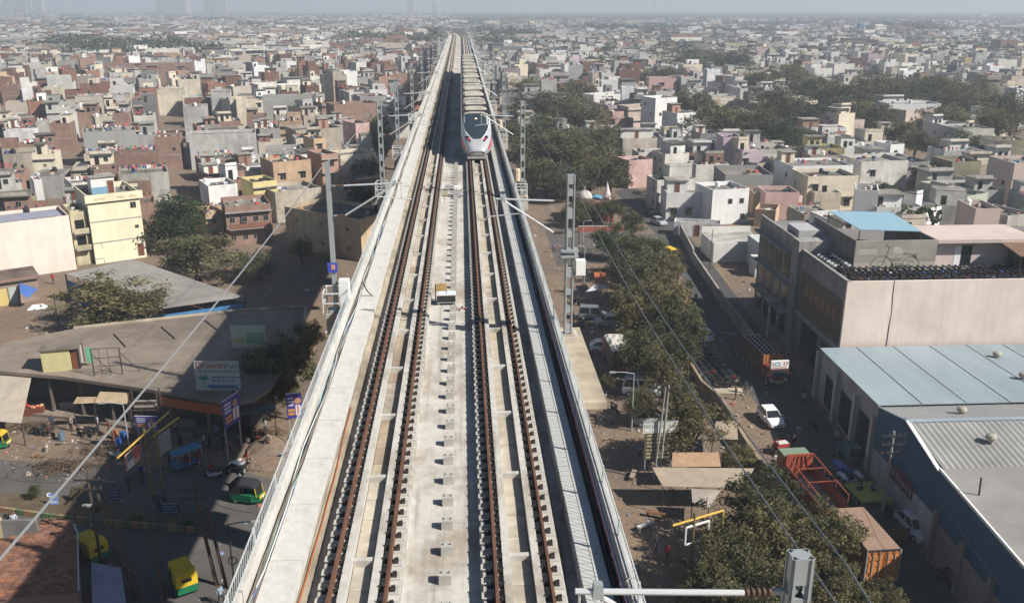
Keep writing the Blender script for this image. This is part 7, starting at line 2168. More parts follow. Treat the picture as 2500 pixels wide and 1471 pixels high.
# small blue goods three-wheeler in the shade
e = empty('goods_three_wheeler', (*at(2075, 1120), 0.008), 0.05, 'teal goods three-wheeler parked in the shade by the warehouse', 'three-wheeler')
MB().box(-.6, .6, -.9, .2, .35, 1.5).build('cab', paint_obj, e, color=(0.04, 0.16, 0.18))
MB().box(-.55, .55, -.93, -.905, .9, 1.4).build('windscreen', pane_dark, e)
MB().box(-.68, .68, .25, 1.9, .5, .95).build('load_bed', paint_obj, e, color=(0.05, 0.13, 0.15))
wheel(e, 0, -.6, .26); wheel(e, -.55, 1.3, .26); wheel(e, .55, 1.3, .26)
# red hand cart with a bent roof on the dirt
e = empty('hand_cart', (*at(1908, 1105), 0.008), 0.2, 'hand cart with red and white folded cloths on the dirt bank', 'cart')
MB().box(-.8, .8, -.5, .5, .75, .83).build('deck', wood_red, e)
MB().box(-.7, .5, -.4, .4, .83, 1.15).build('red_cloth', matte_obj, e, color=(0.42, 0.03, 0.03))
MB().box(-.6, .4, -.45, .2, 1.15, 1.22).build('white_cloth', matte_obj, e, color=(0.6, 0.58, 0.55))
MB().bar((-.75, -.4, .8), (-.75, -.4, 2.0), .05).build('post', iron, e)
for s in (-1, 1):
    wheel(e, s * .7, -.3, .33); wheel(e, s * .7, .35, .33)
# push cart and bicycle left
e = empty('push_cart', (*at(580, 1152), 0.008), -0.1, 'dark push cart covered with a white sheet at the shadow edge', 'cart')
MB().box(-.9, .9, -.45, .45, .7, .8).build('deck', iron, e)
b = MB(); b.loft([[(-.8, -.4, .8), (-.3, -.3, 1.1), (.2, -.3, .85), (.75, -.4, 1.0)], [(-.8, .4, .82), (-.3, .3, 1.05), (.2, .3, .85), (.75, .4, .95)]], False, False); b.build('white_sheet', matte_obj, e, color=(0.66, 0.68, 0.7))
for s in (-1, 1): wheel(e, s * .7, -.35, .33); wheel(e, s * .7, .35, .33)
e = empty('bicycle', (*at(616, 1150), 0.008), 1.45, 'thin rusty bicycle standing in the sun beside the push cart', 'bicycle')
for y in (-.52, .52):
    b = MB()
    pts = [(0, y + .32 * math.cos(a), .34 + .32 * math.sin(a)) for a in [2 * math.pi * k / 18 for k in range(19)]]
    b.tube(pts, .022, 4); b.build('wheel', rubber, e)
b = MB(); b.tube([(0, .52, .34), (0, .05, .34), (0, -.35, .82), (0, .2, .82), (0, .05, .34)], .025, 5); b.tube([(0, .2, .82), (0, .52, .34)], .02, 5); b.tube([(0, -.52, .34), (0, -.36, .98)], .022, 5); b.build('frame', wood_red, e)
MB().box(-.07, .07, .1, .34, .88, .94).build('saddle', black, e)
MB().tube([(-.26, -.3, 1.0), (0, -.38, .98), (.26, -.3, 1.0)], .02, 5).build('handlebar', galv, e)
# ================================================================ people (small in the picture), dogs
skin_m = M('skin', (0.28, 0.15, 0.09), 0.7, 0.05)
hair_m = M('black hair', (0.012, 0.01, 0.01), 0.7, 0.05)
trouser = M('dark trousers', (0.03, 0.03, 0.04), 0.9, 0.1)
def skinned(name, V, E, R, sub=1):
    me = bpy.data.meshes.new(name); me.from_pydata(V, E, []); me.update()
    o = bpy.data.objects.new(name, me)
    o.modifiers.new('s', 'SKIN')
    for i, r in enumerate(R): me.skin_vertices[0].data[i].radius = (r, r) if not isinstance(r, tuple) else r
    me.skin_vertices[0].data[0].use_root = True
    sm = o.modifiers.new('d', 'SUBSURF'); sm.levels = sm.render_levels = sub
    return evaluate(o)
def hand(V, E, R, wrist, d):
    """palm with four bent fingers and a thumb that leaves the side of the palm"""
    n = len(V); w = V[wrist]
    dx, dy, dz = d
    V.append((w[0] + dx * .05, w[1] + dy * .05, w[2] + dz * .05)); E.append((wrist, n)); R.append((.035, .02))
    for k, L_ in enumerate((.075, .085, .08, .06)):
        m = len(V); o_ = (k - 1.5) * .02
        V.append((w[0] + dx * .09, w[1] + dy * .09 + o_, w[2] + dz * .09)); V.append((w[0] + dx * (.09 + L_ * .8) , w[1] + dy * (.09 + L_ * .8) + o_ - .01, w[2] + dz * (.09 + L_ * .8)))
        E += [(n, m), (m, m + 1)]; R += [.010, .008]
    m = len(V); V.append((w[0] + dx * .06, w[1] + dy * .06 - .045, w[2] + dz * .06)); E.append((n, m)); R.append(.010)
def person_mesh(pose, sit=False):
    """one continuous body, 1.68 m standing, facing -y"""
    if not sit:
        st = .16 if pose == 'walk' else .02
        V = [(0, 0, .92), (0, 0, 1.10), (0, -.01, 1.30), (0, 0, 1.43), (0, 0, 1.50), (0, -.02, 1.60), (0, -.01, 1.68),
             (.10, 0, .88), (.11, -st, .50), (.11, -st * .6, .09), (.11, -st * .6 - .14, .04), (-.10, 0, .88), (-.11, st * .4, .50), (-.11, st * 1.6, .09), (-.11, st * 1.6 - .14, .04),
             (.19, 0, 1.38), (.25, .05 + st * .3, 1.12), (.27, -.04 - st, .90), (-.19, 0, 1.38), (-.25, .05, 1.12), (-.27, -.04 + st, .90)]
        wr = ((17, (0, -.2, -.95)), (20, (0, -.2, -.95)))
    else:
        V = [(0, 0, .0), (0, -.02, .20), (0, -.06, .40), (0, -.08, .52), (0, -.10, .59), (0, -.13, .69), (0, -.12, .77),
             (.12, -.02, .0), (.16, -.42, .04), (.14, -.40, -.38), (.14, -.54, -.42), (-.12, -.02, .0), (-.16, -.42, .04), (-.14, -.40, -.38), (-.14, -.54, -.42),
             (.19, -.07, .47), (.27, -.22, .28), (.26, -.46, .33), (-.19, -.07, .47), (-.27, -.22, .28), (-.26, -.46, .33)]
        wr = ((17, (0, -1, -.1)), (20, (0, -1, -.1)))
    E = [(0, 1), (1, 2), (2, 3), (3, 4), (4, 5), (5, 6), (0, 7), (7, 8), (8, 9), (9, 10), (0, 11), (11, 12), (12, 13), (13, 14), (2, 15), (15, 16), (16, 17), (2, 18), (18, 19), (19, 20)]
    R = [(.15, .11), (.14, .10), (.17, .11), (.07, .07), (.06, .06), (.085, .10), (.06, .07), .085, .062, .045, .035, .085, .062, .045, .035, .07, .048, .034, .07, .048, .034]
    for i, d in wr: hand(V, E, R, i, d)
    me = skinned('person_body', V, E, R, 1)
    z0 = 0 if not sit else -.90 + 0.0
    for m in (skin_m, matte_obj, trouser, hair_m): me.materials.append(m)
    idx = []
    for p in me.polygons:
        c = p.center
        z = c.z if not sit else c.z + .91
        far_arm = abs(c.x) > .215
        if z > 1.62 or (z > 1.53 and c.y > (.01 if not sit else -.09)): k = 3
        elif z > 1.45: k = 0
        elif sit and c.z < .08 and (c.y < -.1 or abs(c.x) > .09): k = 2
        elif far_arm and ((not sit and z < .98) or (sit and c.y < -.40)): k = 0
        elif z > (.90 if not sit else .88): k = 1
        elif z > .10 or sit: k = 2
        else: k = 3
        idx.append(k)
    me.polygons.foreach_set('material_index', idx)
    me.polygons.foreach_set('use_smooth', [True] * len(idx))
    return me
PM = {'stand': person_mesh('stand'), 'walk': person_mesh('walk'), 'sit': person_mesh('sit', True)}
face_b = MB()
face_b.mat(M('face skin', (0.30, 0.16, 0.10), 0.7, 0.03)).cbox((0, -.105, 1.575), (.024, .03, .04), 0, .5)
face_b.cbox((.082, 0, 1.575), (.02, .04, .05)); face_b.cbox((-.082, 0, 1.575), (.02, .04, .05))
face_b.mat(hair_m).box(-.045, -.022, -.112, -.09, 1.605, 1.615).box(.022, .045, -.112, -.09, 1.605, 1.615).box(-.025, .025, -.108, -.09, 1.548, 1.554)
FACE = face_b.mesh('face')
def person(px, py, rz, pose, color, label, z=0.0, loc=None, group=None):
    x, y = at(px, py, z) if loc is None else loc
    e = empty('person', (x, y, z + (0.008 if z == 0 else 0)), rz, label, 'person', group)
    o = place('body', PM[pose], e, (0, 0, 0), 0, color)
    place('face', FACE, e, (0, 0, 0) if pose != 'sit' else (0, -.11, -.91))
    return e
P_ = person
P_(1458, 1043, 0.4, 'walk', (0.04, 0.03, 0.04), 'person in dark clothes walking alone on the dirt beside the viaduct')
P_(1434, 885, 1.2, 'stand', (0.30, 0.03, 0.03), 'person in dark red standing by the white-fronted scooter')
P_(1446, 882, 0.4, 'stand', (0.35, 0.04, 0.05), 'person in red next to the one in dark red by the scooter')
P_(1352, 617, 0.4, 'walk', (0.20, 0.12, 0.26), 'person in purple walking at the far end of the dirt road')
P_(1935, 1098, 0.1, 'stand', (0.03, 0.03, 0.035), 'person in black standing on the dirt bank by the red cart')
P_(1698, 742, 0.3, 'stand', (0.02, 0.02, 0.03), 'person in dark clothes on the far street pavement')
P_(1818, 962, 0.2, 'stand', (0.03, 0.04, 0.06), 'person standing at the near end of the motorcycle row')
P_(316, 1200, 2.8, 'walk', (0.02, 0.02, 0.03), 'person in black walking in the shaded street near the signs')
P_(588, 1190, 2.0, 'stand', (0.42, 0.48, 0.52), 'person in pale grey standing behind the black-roofed rickshaw')
P_(604, 1136, 1.5, 'stand', (0.25, 0.03, 0.03), 'person in dark red standing next to the push cart')
P_(541, 1475, 1.0, 'walk', (0.25, 0.30, 0.38), 'person in blue grey at the bottom edge below the viaduct railing')
P_(23, 1292, 0.3, 'stand', (0.03, 0.03, 0.03), 'person in black behind the low wall at the left edge')
P_(38, 1294, 0.3, 'stand', (0.5, 0.5, 0.62), 'person in lilac white behind the low wall at the left edge')
P_(131, 693, 0.3, 'stand', (0.42, 0.03, 0.03), 'person in red standing against the pale pink wall')
P_(388, 1245, 0.2, 'stand', (0.05, 0.03, 0.08), 'person in dark purple beside the motorcycle at the median')
P_(1628, 1372, 0.4, 'stand', (0.22, 0.02, 0.03), 'person in maroon in the shade beneath the bottom right trees')
P_(1600, 1350, 1.0, 'stand', (0.02, 0.02, 0.03), 'person in black in the shade beside the one in maroon')
P_(64, 1010, 0.6, 'stand', (0.5, 0.06, 0.04), 'person in red at the fruit stall below the large awning')
P_(655, 1100, 0.4, 'stand', (0.06, 0.05, 0.05), 'person in dark clothes at the earth heap under the viaduct')
# riders and seated people
P_(0, 0, -1.75, 'sit', (0.28, 0.02, 0.03), 'person in dark red riding the white scooter', 0.80, (sc_.location.x - 0.05, sc_.location.y))
x, y = at(345, 1172); P_(0, 0, 0.5, 'sit', (0.03, 0.06, 0.25), 'person in blue riding a motorcycle in the shaded street', 0.90, (x, y + .1))
x, y = at(1985, 1045); P_(0, 0, 0.1, 'sit', (0.03, 0.05, 0.12), 'person in navy riding a motorcycle by the warehouse', 0.90, (x, y + .1))
x, y = at(2302, 1425); P_(0, 0, 0.15, 'sit', (0.02, 0.02, 0.02), 'person in black riding a motorcycle at the bottom right', 0.90, (x, y + .1))
tx, ty = at(2118, 1232)
P_(0, 0, 1.2, 'sit', (0.03, 0.05, 0.28), 'person in bright blue sitting on the green trailer', 1.18, (tx + .35, ty + .5))
P_(0, 0, -1.9, 'sit', (0.03, 0.03, 0.04), 'person in black sitting on the green trailer', 1.18, (tx - .35, ty + .6))
tx, ty = at(2072, 1192)
P_(0, 0, math.pi, 'sit', (0.05, 0.12, 0.45), 'person in blue driving the tractor', 1.40, (tx, ty - .05))
# dogs
def dog(px, py, rz, col, label, lying):
    z = .16 if lying else .42
    V = [(0, .28, z), (0, 0, z - .01), (0, -.28, z + .03), (0, -.40, z + .14), (0, -.48, z + .20), (0, -.60, z + .17), (0, .42, z + .04), (0, .60, z + .10)]
    E = [(0, 1), (1, 2), (2, 3), (3, 4), (4, 5), (0, 6), (6, 7)]
    R = [.10, .085, .115, .07, .065, .03, .025, .012]
    for s in (-1, 1):
        n = len(V)
        if lying:
            V += [(s * .09, -.26, z - .04), (s * .11, -.42, .05), (s * .11, -.58, .03), (s * .10, .24, z - .03), (s * .16, .10, .08), (s * .16, -.08, .03)]
        else:
            V += [(s * .07, -.26, z - .06), (s * .07, -.25, .20), (s * .07, -.27, .03), (s * .08, .26, z - .04), (s * .08, .20, .26), (s * .08, .30, .15)]
        E += [(2, n), (n, n + 1), (n + 1, n + 2), (0, n + 3), (n + 3, n + 4), (n + 4, n + 5)]
        R += [.05, .03, .024, .07, .04, .024]
        m = len(V); V.append((s * .05, -.44, z + .29)); E.append((4, m)); R.append(.018)
    me = skinned('dog', V, E, R, 1)
    me.materials.append(matte_obj)
    tag(place('dog', me, None, (*at(px, py), 0.006), rz, col), label, 'dog')
dog(86, 1116, 1.5, (0.26, 0.14, 0.06), 'brown dog lying in the dusty street', True)
dog(115, 1100, 0.4, (0.52, 0.46, 0.36), 'pale dog standing in the dusty street', False)

qp = random.Random(91)
SHIRT = [((0.04, 0.05, 0.09), 'navy'), ((0.30, 0.28, 0.26), 'grey'), ((0.45, 0.44, 0.42), 'white'), ((0.22, 0.05, 0.05), 'maroon'), ((0.10, 0.14, 0.10), 'dark green'), ((0.35, 0.26, 0.12), 'mustard'), ((0.05, 0.05, 0.05), 'black'), ((0.16, 0.20, 0.32), 'slate blue')]
for i, (px, py, where) in enumerate(((130, 1048, 'by the small awning'), (175, 1052, 'beside the parked motorcycle'), (240, 1050, 'under the larger tan awning'), (268, 1062, 'by the blue barrels'), (392, 1068, 'under the second sign boom'), (430, 1062, 'in front of the orange sign strip'), (478, 1075, 'behind the blue electric rickshaw'), (530, 1072, 'under the billboard'), (610, 1062, 'below the dark grey awning'), (650, 1058, 'at the corner of the shop row'),
        (500, 1095, 'right of the electric rickshaw'), (560, 1110, 'between the banner posts'), (1400, 790, 'behind the dark grey people carrier'), (1475, 880, 'by the tarpaulin truck'), (1640, 1235, 'before the ribbed cloth roof'), (1560, 1120, 'near the notice board'), (1795, 975, 'beside the drain pit'), (2040, 1085, 'at the warehouse door'), (1960, 990, 'on the shaded street'), (1655, 690, 'on the far street'))):
    c, nm = SHIRT[i % 8]
    person(px, py, qp.uniform(0, 6.2), qp.choice(('stand', 'walk')), c, 'person in %s standing %s' % (nm, where))
# ================================================================ street furniture, signs, small things
q = random.Random(12)
def utility_pole(px, py, ztop, label, base=None, lean=(0, 0), arms=2, r=0.14, mat=None, lamp=False):
    """pole whose head is seen at (px, py) when it stands ztop high"""
    x, y = at(px, py, ztop)
    e = empty('utility_pole', (x, y, 0), 0, label, 'pole', 'utility poles')
    MB().tube([(lean[0], lean[1], 0), (lean[0] * .4, lean[1] * .4, ztop * .6), (0, 0, ztop)], [r, r * .85, r * .65], 8).build('pole', mat or concrete_grey, e)
    for k in range(arms):
        z = ztop - 0.35 - k * 0.75
        a = MB(); a.bar((-0.95, -.12, z), (0.95, -.12, z), .09); a.build('cross_arm', iron, e)
        for x_ in (-.85, -.4, .4, .85):
            MB().lathe([(.03, 0), (.06, .05), (.04, .1), (.06, .15), (.02, .2)], 6, (x_, -.12, z + .045)).build('insulator', insul, e)
    return e
rust = M('rusty pole', (0.075, 0.052, 0.042), 0.85, 0.2, 3)
utility_pole(212, 1158, 8.5, 'dark pole with crossed arms left of the leaning poles in the left street', arms=2, mat=rust)
utility_pole(238, 1205, 8.0, 'pole leaning right, second in the left street', lean=(1.9, -.8), arms=0, mat=rust)
utility_pole(262, 1235, 7.6, 'pale pole leaning right beside the other leaning one', lean=(1.7, -.6), arms=0, mat=rust, r=.10)
utility_pole(470, 1180, 8.2, 'dark pole with one wide cross arm over the shaded street', lean=(.9, -.2), arms=2, mat=rust)
utility_pole(505, 1240, 6.4, 'short plain pole next to the one with the wide cross arm', lean=(.8, -.2), arms=0, mat=rust)
utility_pole(362, 1280, 6.0, 'thin dark pole beyond the median', lean=(.4, 0), arms=0, mat=rust, r=.09)
utility_pole(383, 1385, 4.2, 'short thin pole at the bottom of the left street', arms=0, mat=rust, r=.07)
utility_pole(560, 892, 7.4, 'lattice-like rusty pole behind the tilted banner', lean=(.5, -.3), arms=1, mat=rust)
utility_pole(1625, 945, 9.0, 'tall thin grey pole by the notice board', lean=(-.6, 0), arms=0, r=.10)
utility_pole(1633, 940, 9.0, 'second tall grey pole close beside the thin one by the notice board', lean=(-.3, .2), arms=1, r=.12)
utility_pole(2183, 1052, 8.2, 'concrete pole with stacked white insulators in front of the blue gable', arms=3)
utility_pole(2396, 1165, 8.6, 'black thin pole standing before the blue wall at the right edge', lean=(.3, 0), arms=0, mat=iron, r=.09)
utility_pole(1880, 735, 7.5, 'pole with a small transformer before the dark showroom front', arms=1)
utility_pole(1740, 560, 6.5, 'thin pole in the white yard', arms=0, r=.07, mat=rust)
utility_pole(130, 716, 4.5, 'short dark pole behind the terrace wall', arms=0, r=.1, mat=rust)
utility_pole(1402, 560, 7.0, 'rusty red pole in front of the temple', arms=0, r=.09, mat=rust)
utility_pole(1414, 552, 7.0, 'second rusty red pole in front of the temple', arms=0, r=.09, mat=rust)
# lamp posts
def lamp_post(px, py, h, label, d=1, col=None, arm=1.6):
    x, y = at(px, py, h)
    e = empty('street_lamp', (x, y, 0), 0, label, 'street lamp', 'street lamps')
    MB().tube([(0, 0, 0), (0, 0, h)], [.09, .05], 8).build('post', col or galv, e)
    MB().tube([(0, 0, h - .05), (d * arm * .6, 0, h + .12), (d * arm, 0, h + .12)], .04, 6).build('arm', col or galv, e)
    MB().box(min(d * arm, d * (arm + .6)), max(d * arm, d * (arm + .6)), -.12, .12, h + .06, h + .18).build('lamp_head', concrete_grey, e)
    return e
lamp_post(556, 1278, 5.5, 'dark street lamp with a tyre ring hanging on it by the viaduct railing', 1, iron)
x, y = at(556, 1278, 5.5)
ring_ = MB(); ring_.tube([(.3 * math.cos(a), 0, .3 * math.sin(a)) for a in [2 * math.pi * k / 16 for k in range(17)]], .05, 5)
tag(ring_.build('spare_tyre', rubber, None, (x + .1, y - .12, 2.6)), 'thin black tyre ring hung on the dark street lamp', 'tyre')
lamp_post(300, 985, 5.5, 'pale thin street lamp before the shops with arm to the left', -1)
lamp_post(1548, 910, 6.2, 'pale street lamp with its arm to the left over the parked vans', -1, None, 1.8)
lamp_post(1428, 602, 6.5, 'pale slim street lamp near the dirt road', -1, None, .5)
lamp_post(1425, 540, 5.5, 'bluish street lamp in front of the temple wall', 1, None, .8)
lamp_post(270, 1235, 6.5, 'curved pale lamp arm beside the leaning poles', -1, rust, 1.3)
# ---- sign gantries
yel = M('yellow gantry paint', (0.58, 0.38, 0.07), 0.6, 0.1, 3)
def gantry(label, p0, p1, z0, z1, post_px, post_z):
    a_, b_ = g3(*p0, z0), g3(*p1, z1)
    e = empty('sign_gantry', (a_[0], a_[1], 0), 0, label, 'gantry')
    o = Vector((a_[0], a_[1], 0))
    MB().tube([Vector(a_) - o, Vector(b_) - o], .08, 8).build('boom', yel, e)
    m_ = Vector(a_).lerp(Vector(b_), post_px) - o
    MB().tube([(m_.x, m_.y, 0), (m_.x, m_.y, m_.z + .5)], .11, 8).build('post', M('olive post', (0.16, 0.13, 0.05)) if 'olive post' not in bpy.data.materials else bpy.data.materials['olive post'], e)
    return e, o, Vector(a_) - o, Vector(b_) - o
e, o, a_, b_ = gantry('yellow sign boom with a red and white panel hung below, before the shops', (286, 1118), (412, 1005), 6.2, 6.2, .5, 6)
d_ = (b_ - a_).normalized()
p0, p1 = a_ + d_ * 1.1, a_ + d_ * 3.2
thick_quad('hanging_panel', [p0 + Vector((0, 0, -1.75)), p1 + Vector((0, 0, -1.75)), p1 + Vector((0, 0, -.35)), p0 + Vector((0, 0, -.35))], .06, paint_obj, e, (0.55, 0.30, 0.27))
n_ = Vector((d_.y, -d_.x, 0)) * .04
for (u0, u1, w0, w1, c) in ((.55, 1.0, .35, 1.0, (0.50, 0.07, 0.06)), (.05, .5, .05, .55, (0.62, 0.60, 0.58)), (.12, .5, .5, .95, (0.10, 0.14, 0.18))):
    pa, pb = p0.lerp(p1, u0), p0.lerp(p1, u1)
    thick_quad('print', [pa + n_ + Vector((0, 0, -1.75 + 1.4 * w0)), pb + n_ + Vector((0, 0, -1.75 + 1.4 * w0)), pb + n_ + Vector((0, 0, -1.75 + 1.4 * w1)), pa + n_ + Vector((0, 0, -1.75 + 1.4 * w1))], .01, paint_obj, e, c)
e, o, a_, b_ = gantry('second olive sign boom with a dark hanging panel right of the yellow one', (374, 1064), (436, 1018), 6.0, 6.0, .08, 6)
d_ = (b_ - a_).normalized(); p0, p1 = a_ + d_ * .6, a_ + d_ * 2.3
thick_quad('hanging_panel', [p0 + Vector((0, 0, -2.2)), p1 + Vector((0, 0, -2.2)), p1 + Vector((0, 0, -.3)), p0 + Vector((0, 0, -.3))], .06, paint_obj, e, (0.17, 0.20, 0.22))
e, o, a_, b_ = gantry('yellow sign gantry with a blank framed panel above the bottom right trees', (1642, 1282), (1766, 1245), 6.0, 6.0, .42, 6)
d_ = (b_ - a_).normalized(); p0, p1 = a_ + d_ * 1.2, a_ + d_ * 3.2
MB().tube([b_, b_ + Vector((.05, -.05, -1.5))], .07, 6).build('drop_arm', yel, e)
for za, zb, pa, pb in ((-.5, -.5, p0, p1), (-1.9, -1.9, p0, p1), (-.5, -1.9, p0, p0), (-.5, -1.9, p1, p1)):
    MB().bar(pa + Vector((0, 0, za)), pb + Vector((0, 0, zb)), .1).build('panel_frame', white_paint, e)
# hanging purple banners
def banner(label, c0, c1, z0, z1, tilt, posts=True, face=(0.05, 0.04, 0.24)):
    a_, b_ = at(*c0, z0), at(*c1, z0)
    w_ = math.hypot(b_[0] - a_[0], b_[1] - a_[1])
    e = empty('political_banner', (*a_, 0), math.atan2(b_[1] - a_[1], b_[0] - a_[0]), label, 'banner', 'banners on poles')
    MB().box(0, w_, -.03, .03, z0, z1).build('panel', paint_obj, e, color=face)
    h_ = z1 - z0
    MB().box(0, w_, -.045, -.03, z1 - .06, z1).build('edge', white_paint, e)
    MB().lathe([(.02, 0), (h_ * .13, .005), (.02, .01)], 10, (w_ * .72, -.05, z0 + h_ * .68), 'y').build('portrait_head', paint_obj, e, color=(0.42, 0.22, 0.14))
    MB().prism([(w_ * .55, 0), (w_ * .9, 0), (w_ * .82, .01), (w_ * .62, .01)], 0, .001).build('portrait_collar', white_paint, e, loc=(0, -.05, z0 + h_ * .5))
    MB().box(w_ * .56, w_ * .90, -.05, -.034, z0 + h_ * .12, z0 + h_ * .52).build('portrait_shirt', paint_obj, e, color=(0.6, 0.58, 0.6))
    MB().box(w_ * .68, w_ * .76, -.055, -.034, z0 + h_ * .12, z0 + h_ * .5).build('portrait_scarf', paint_obj, e, color=(0.5, 0.08, 0.06))
    for k in range(3): MB().box(w_ * .08, w_ * .46, -.045, -.034, z0 + h_ * (.5 + k * .13), z0 + h_ * (.57 + k * .13)).build('print_line', paint_obj, e, color=(0.5, 0.5, 0.6))
    for k in range(2): MB().box(w_ * .08, w_ * .5, -.045, -.034, z0 + h_ * (.14 + k * .14), z0 + h_ * (.24 + k * .14)).build('print_line', paint_obj, e, color=(0.5, 0.24, 0.05))
    if posts:
        for x_ in (.15, w_ - .15): MB().bar((x_, .1, 0), (x_, .1, z1), .1).build('post', concrete_grey, e)
    return e
banner('tilted purple banner with a portrait on two posts in front of the shops', (549, 1048), (588, 1020), 3.4, 6.2, 0)
banner('purple banner with a portrait beside the viaduct railing', (702, 1022), (740, 1018), 3.0, 5.6, 0)
banner('wide blue purple banner under the rusty frame before the shops', (332, 1045), (388, 1046), 3.2, 4.5, 0)
# rusty frame carrying the wide banner
x, y = at(352, 1045, 3.2)
e = empty('rusty_frame', (x, y + .5, 0), 0, 'rusty four-legged frame behind the wide blue purple banner', 'frame')
for x_ in (-1.2, 1.3):
    for y_ in (0, .8): MB().bar((x_, y_, 0), (x_, y_, 6.6), .12).build('leg', rust, e)
for z_ in (4.8, 5.6): MB().bar((-1.2, 0, z_), (1.3, 0, z_), .1).build('crossbar', rust, e)
MB().box(-.9, 1.0, .1, .7, 5.0, 5.5).build('shelf_box', matte_obj, e, color=(0.3, 0.24, 0.2))
# blue text boards on the median
def text_board(label, px, py, w_, h_, z0, n, face, ink, legs=True):
    x, y = at(px, py, 0)
    e = empty('notice_board', (x, y, 0), 0.03, label, 'sign')
    MB().box(-w_ / 2, w_ / 2, -.03, .03, z0, z0 + h_).build('panel', paint_obj, e, color=face)
    for k in range(n):
        z = z0 + h_ * (k + .5) / n
        x_ = -w_ * .42
        while x_ < w_ * .38:
            l_ = q.uniform(.12, .4) * w_ * .4
            MB().box(x_, min(x_ + l_, w_ * .44), -.045, -.031, z - h_ / n * .22, z + h_ / n * .22).build('print', paint_obj, e, color=ink)
            x_ += l_ + w_ * .04
    for s in (-1, 1): MB().bar((s * w_ * .44, .05, 0), (s * w_ * .44, .05, z0 + h_), .08).build('leg', galv, e)
    return e
text_board('small dark blue sign on the median, its text in pale lines', 283, 1226, .95, 1.25, .25, 4, (0.03, 0.04, 0.10), (0.22, 0.24, 0.34))
text_board('wider dark blue sign on the shaded median with pale lines', 418, 1262, 1.5, 1.1, .35, 4, (0.03, 0.05, 0.09), (0.25, 0.28, 0.34))
text_board('bright blue small sign leaning on the sunny median', 134, 1238, .65, 1.0, .3, 2, (0.10, 0.22, 0.60), (0.6, 0.62, 0.68))
e = text_board('tall notice board with a white heading panel and rows of yellow lines', 1605, 1160, 2.7, 2.5, 1.7, 7, (0.10, 0.095, 0.06), (0.42, 0.38, 0.24))
MB().box(-1.55, 1.55, -.08, -.03, 4.25, 5.3).build('heading_panel', paint_obj, e, color=(0.58, 0.60, 0.55))
for k, wd in enumerate((.62, .5, .36, .68)): MB().box(-1.45 + k * .74, -1.45 + k * .74 + wd * .95, -.10, -.08, 4.82, 5.1).build('heading_print', paint_obj, e, color=(0.40, 0.42, 0.38))
for k, wd in enumerate((.45, .3, .7, .8)): MB().box(-1.40 + k * .72, -1.40 + k * .72 + wd * .8, -.10, -.08, 4.42, 4.62).build('heading_print', paint_obj, e, color=(0.72, 0.72, 0.68))
MB().bar((-1.6, -.05, 5.34), (1.6, -.05, 5.34), .09).build('heading_frame', galv, e)
# ---- median with painted kerb stones
med_p = [(-60, 1208), (60, 1212), (150, 1222), (270, 1238), (420, 1268), (505, 1282), (512, 1290), (500, 1298), (300, 1280), (120, 1262), (0, 1245), (-60, 1240)]
med = slab_poly('median', [at(x, y) for x, y in med_p], 0.008, 0.30, M('median earth', (0.12, 0.09, 0.055), 0.97, 0.3, 1.0))
tag(med, 'planted street median with painted kerb stones', kind='structure')
path = [at(x, y) for x, y in ((-60, 1246), (0, 1249), (120, 1266), (300, 1284), (500, 1301))]
kd = 0
kerb = empty('kerb', (*path[0], 0), 0); tag(kerb, kind='structure')
KC = [(0.30, 0.235, 0.12), (0.12, 0.17, 0.09), (0.32, 0.19, 0.10)]
kme = MB().cbox((0, 0, 0), (.72, .2, .5), 0, .97).mesh('kerb_stone', matte_obj)
for (a_, b_) in zip(path, path[1:]):
    L_ = math.hypot(b_[0] - a_[0], b_[1] - a_[1]); n_ = int(L_ / .78)
    for k in range(n_):
        t_ = (k + .5) / n_
        o = place('kerb_stone', kme, kerb, (a_[0] + (b_[0] - a_[0]) * t_ - path[0][0], a_[1] + (b_[1] - a_[1]) * t_ - path[0][1], 0.008), math.atan2(b_[1] - a_[1], b_[0] - a_[0]), KC[kd % 3 if kd % 4 else 1])
        kd += 1
for i, (px, py, rp, h_) in enumerate(((82, 1196, 18, 1.9), (185, 1200, 16, 1.6), (330, 1262, 16, .9), (240, 1238, 14, .8), (455, 1278, 14, .8))):
    tree(px, py, rp, h_, ['leafy sapling on the sunny part of the median', 'second sapling on the sunny median', 'low shrub on the shaded median', 'low weed tuft on the median below the dark pole', 'weed tuft at the end of the median'][i], cat='shrub', name='shrub', group='shrubs on the median')
# ---- low brick building at the bottom left
bbx = [at(x, y, 3.3) for x, y in ((-60, 1325), (95, 1298), (100, 1265), (178, 1270), (190, 1447), (-60, 1466))]
o0 = bbx[0]
bk = empty('brick_outbuilding', (*o0, 0), 0, 'low brick building with a brick-paved top at the bottom left', 'building')
lpts = [(p[0] - o0[0], p[1] - o0[1]) for p in bbx]
slab_poly('wall', lpts, 0, 3.3, brick_wall, bk)
rough = brick_mat('rough brick paving', (0.27, 0.13, 0.085), (0.20, 0.105, 0.075), (0.20, 0.16, 0.13))
qx = random.Random(31)
hw_b = MB().box(-.115, .115, -.055, .055, 0, .05).mesh('brick', None)
bm1, bm2, bm3 = M('worn brick', (0.30, 0.14, 0.085), .95, .2, 6), M('dark brick', (0.20, 0.10, 0.07), .95, .2, 6), M('orange brick', (0.36, 0.155, 0.08), .95, .2, 6)
variants = []
for m_ in (bm1, bm2, bm3):
    c_ = hw_b.copy(); c_.materials.append(m_); variants.append(c_)
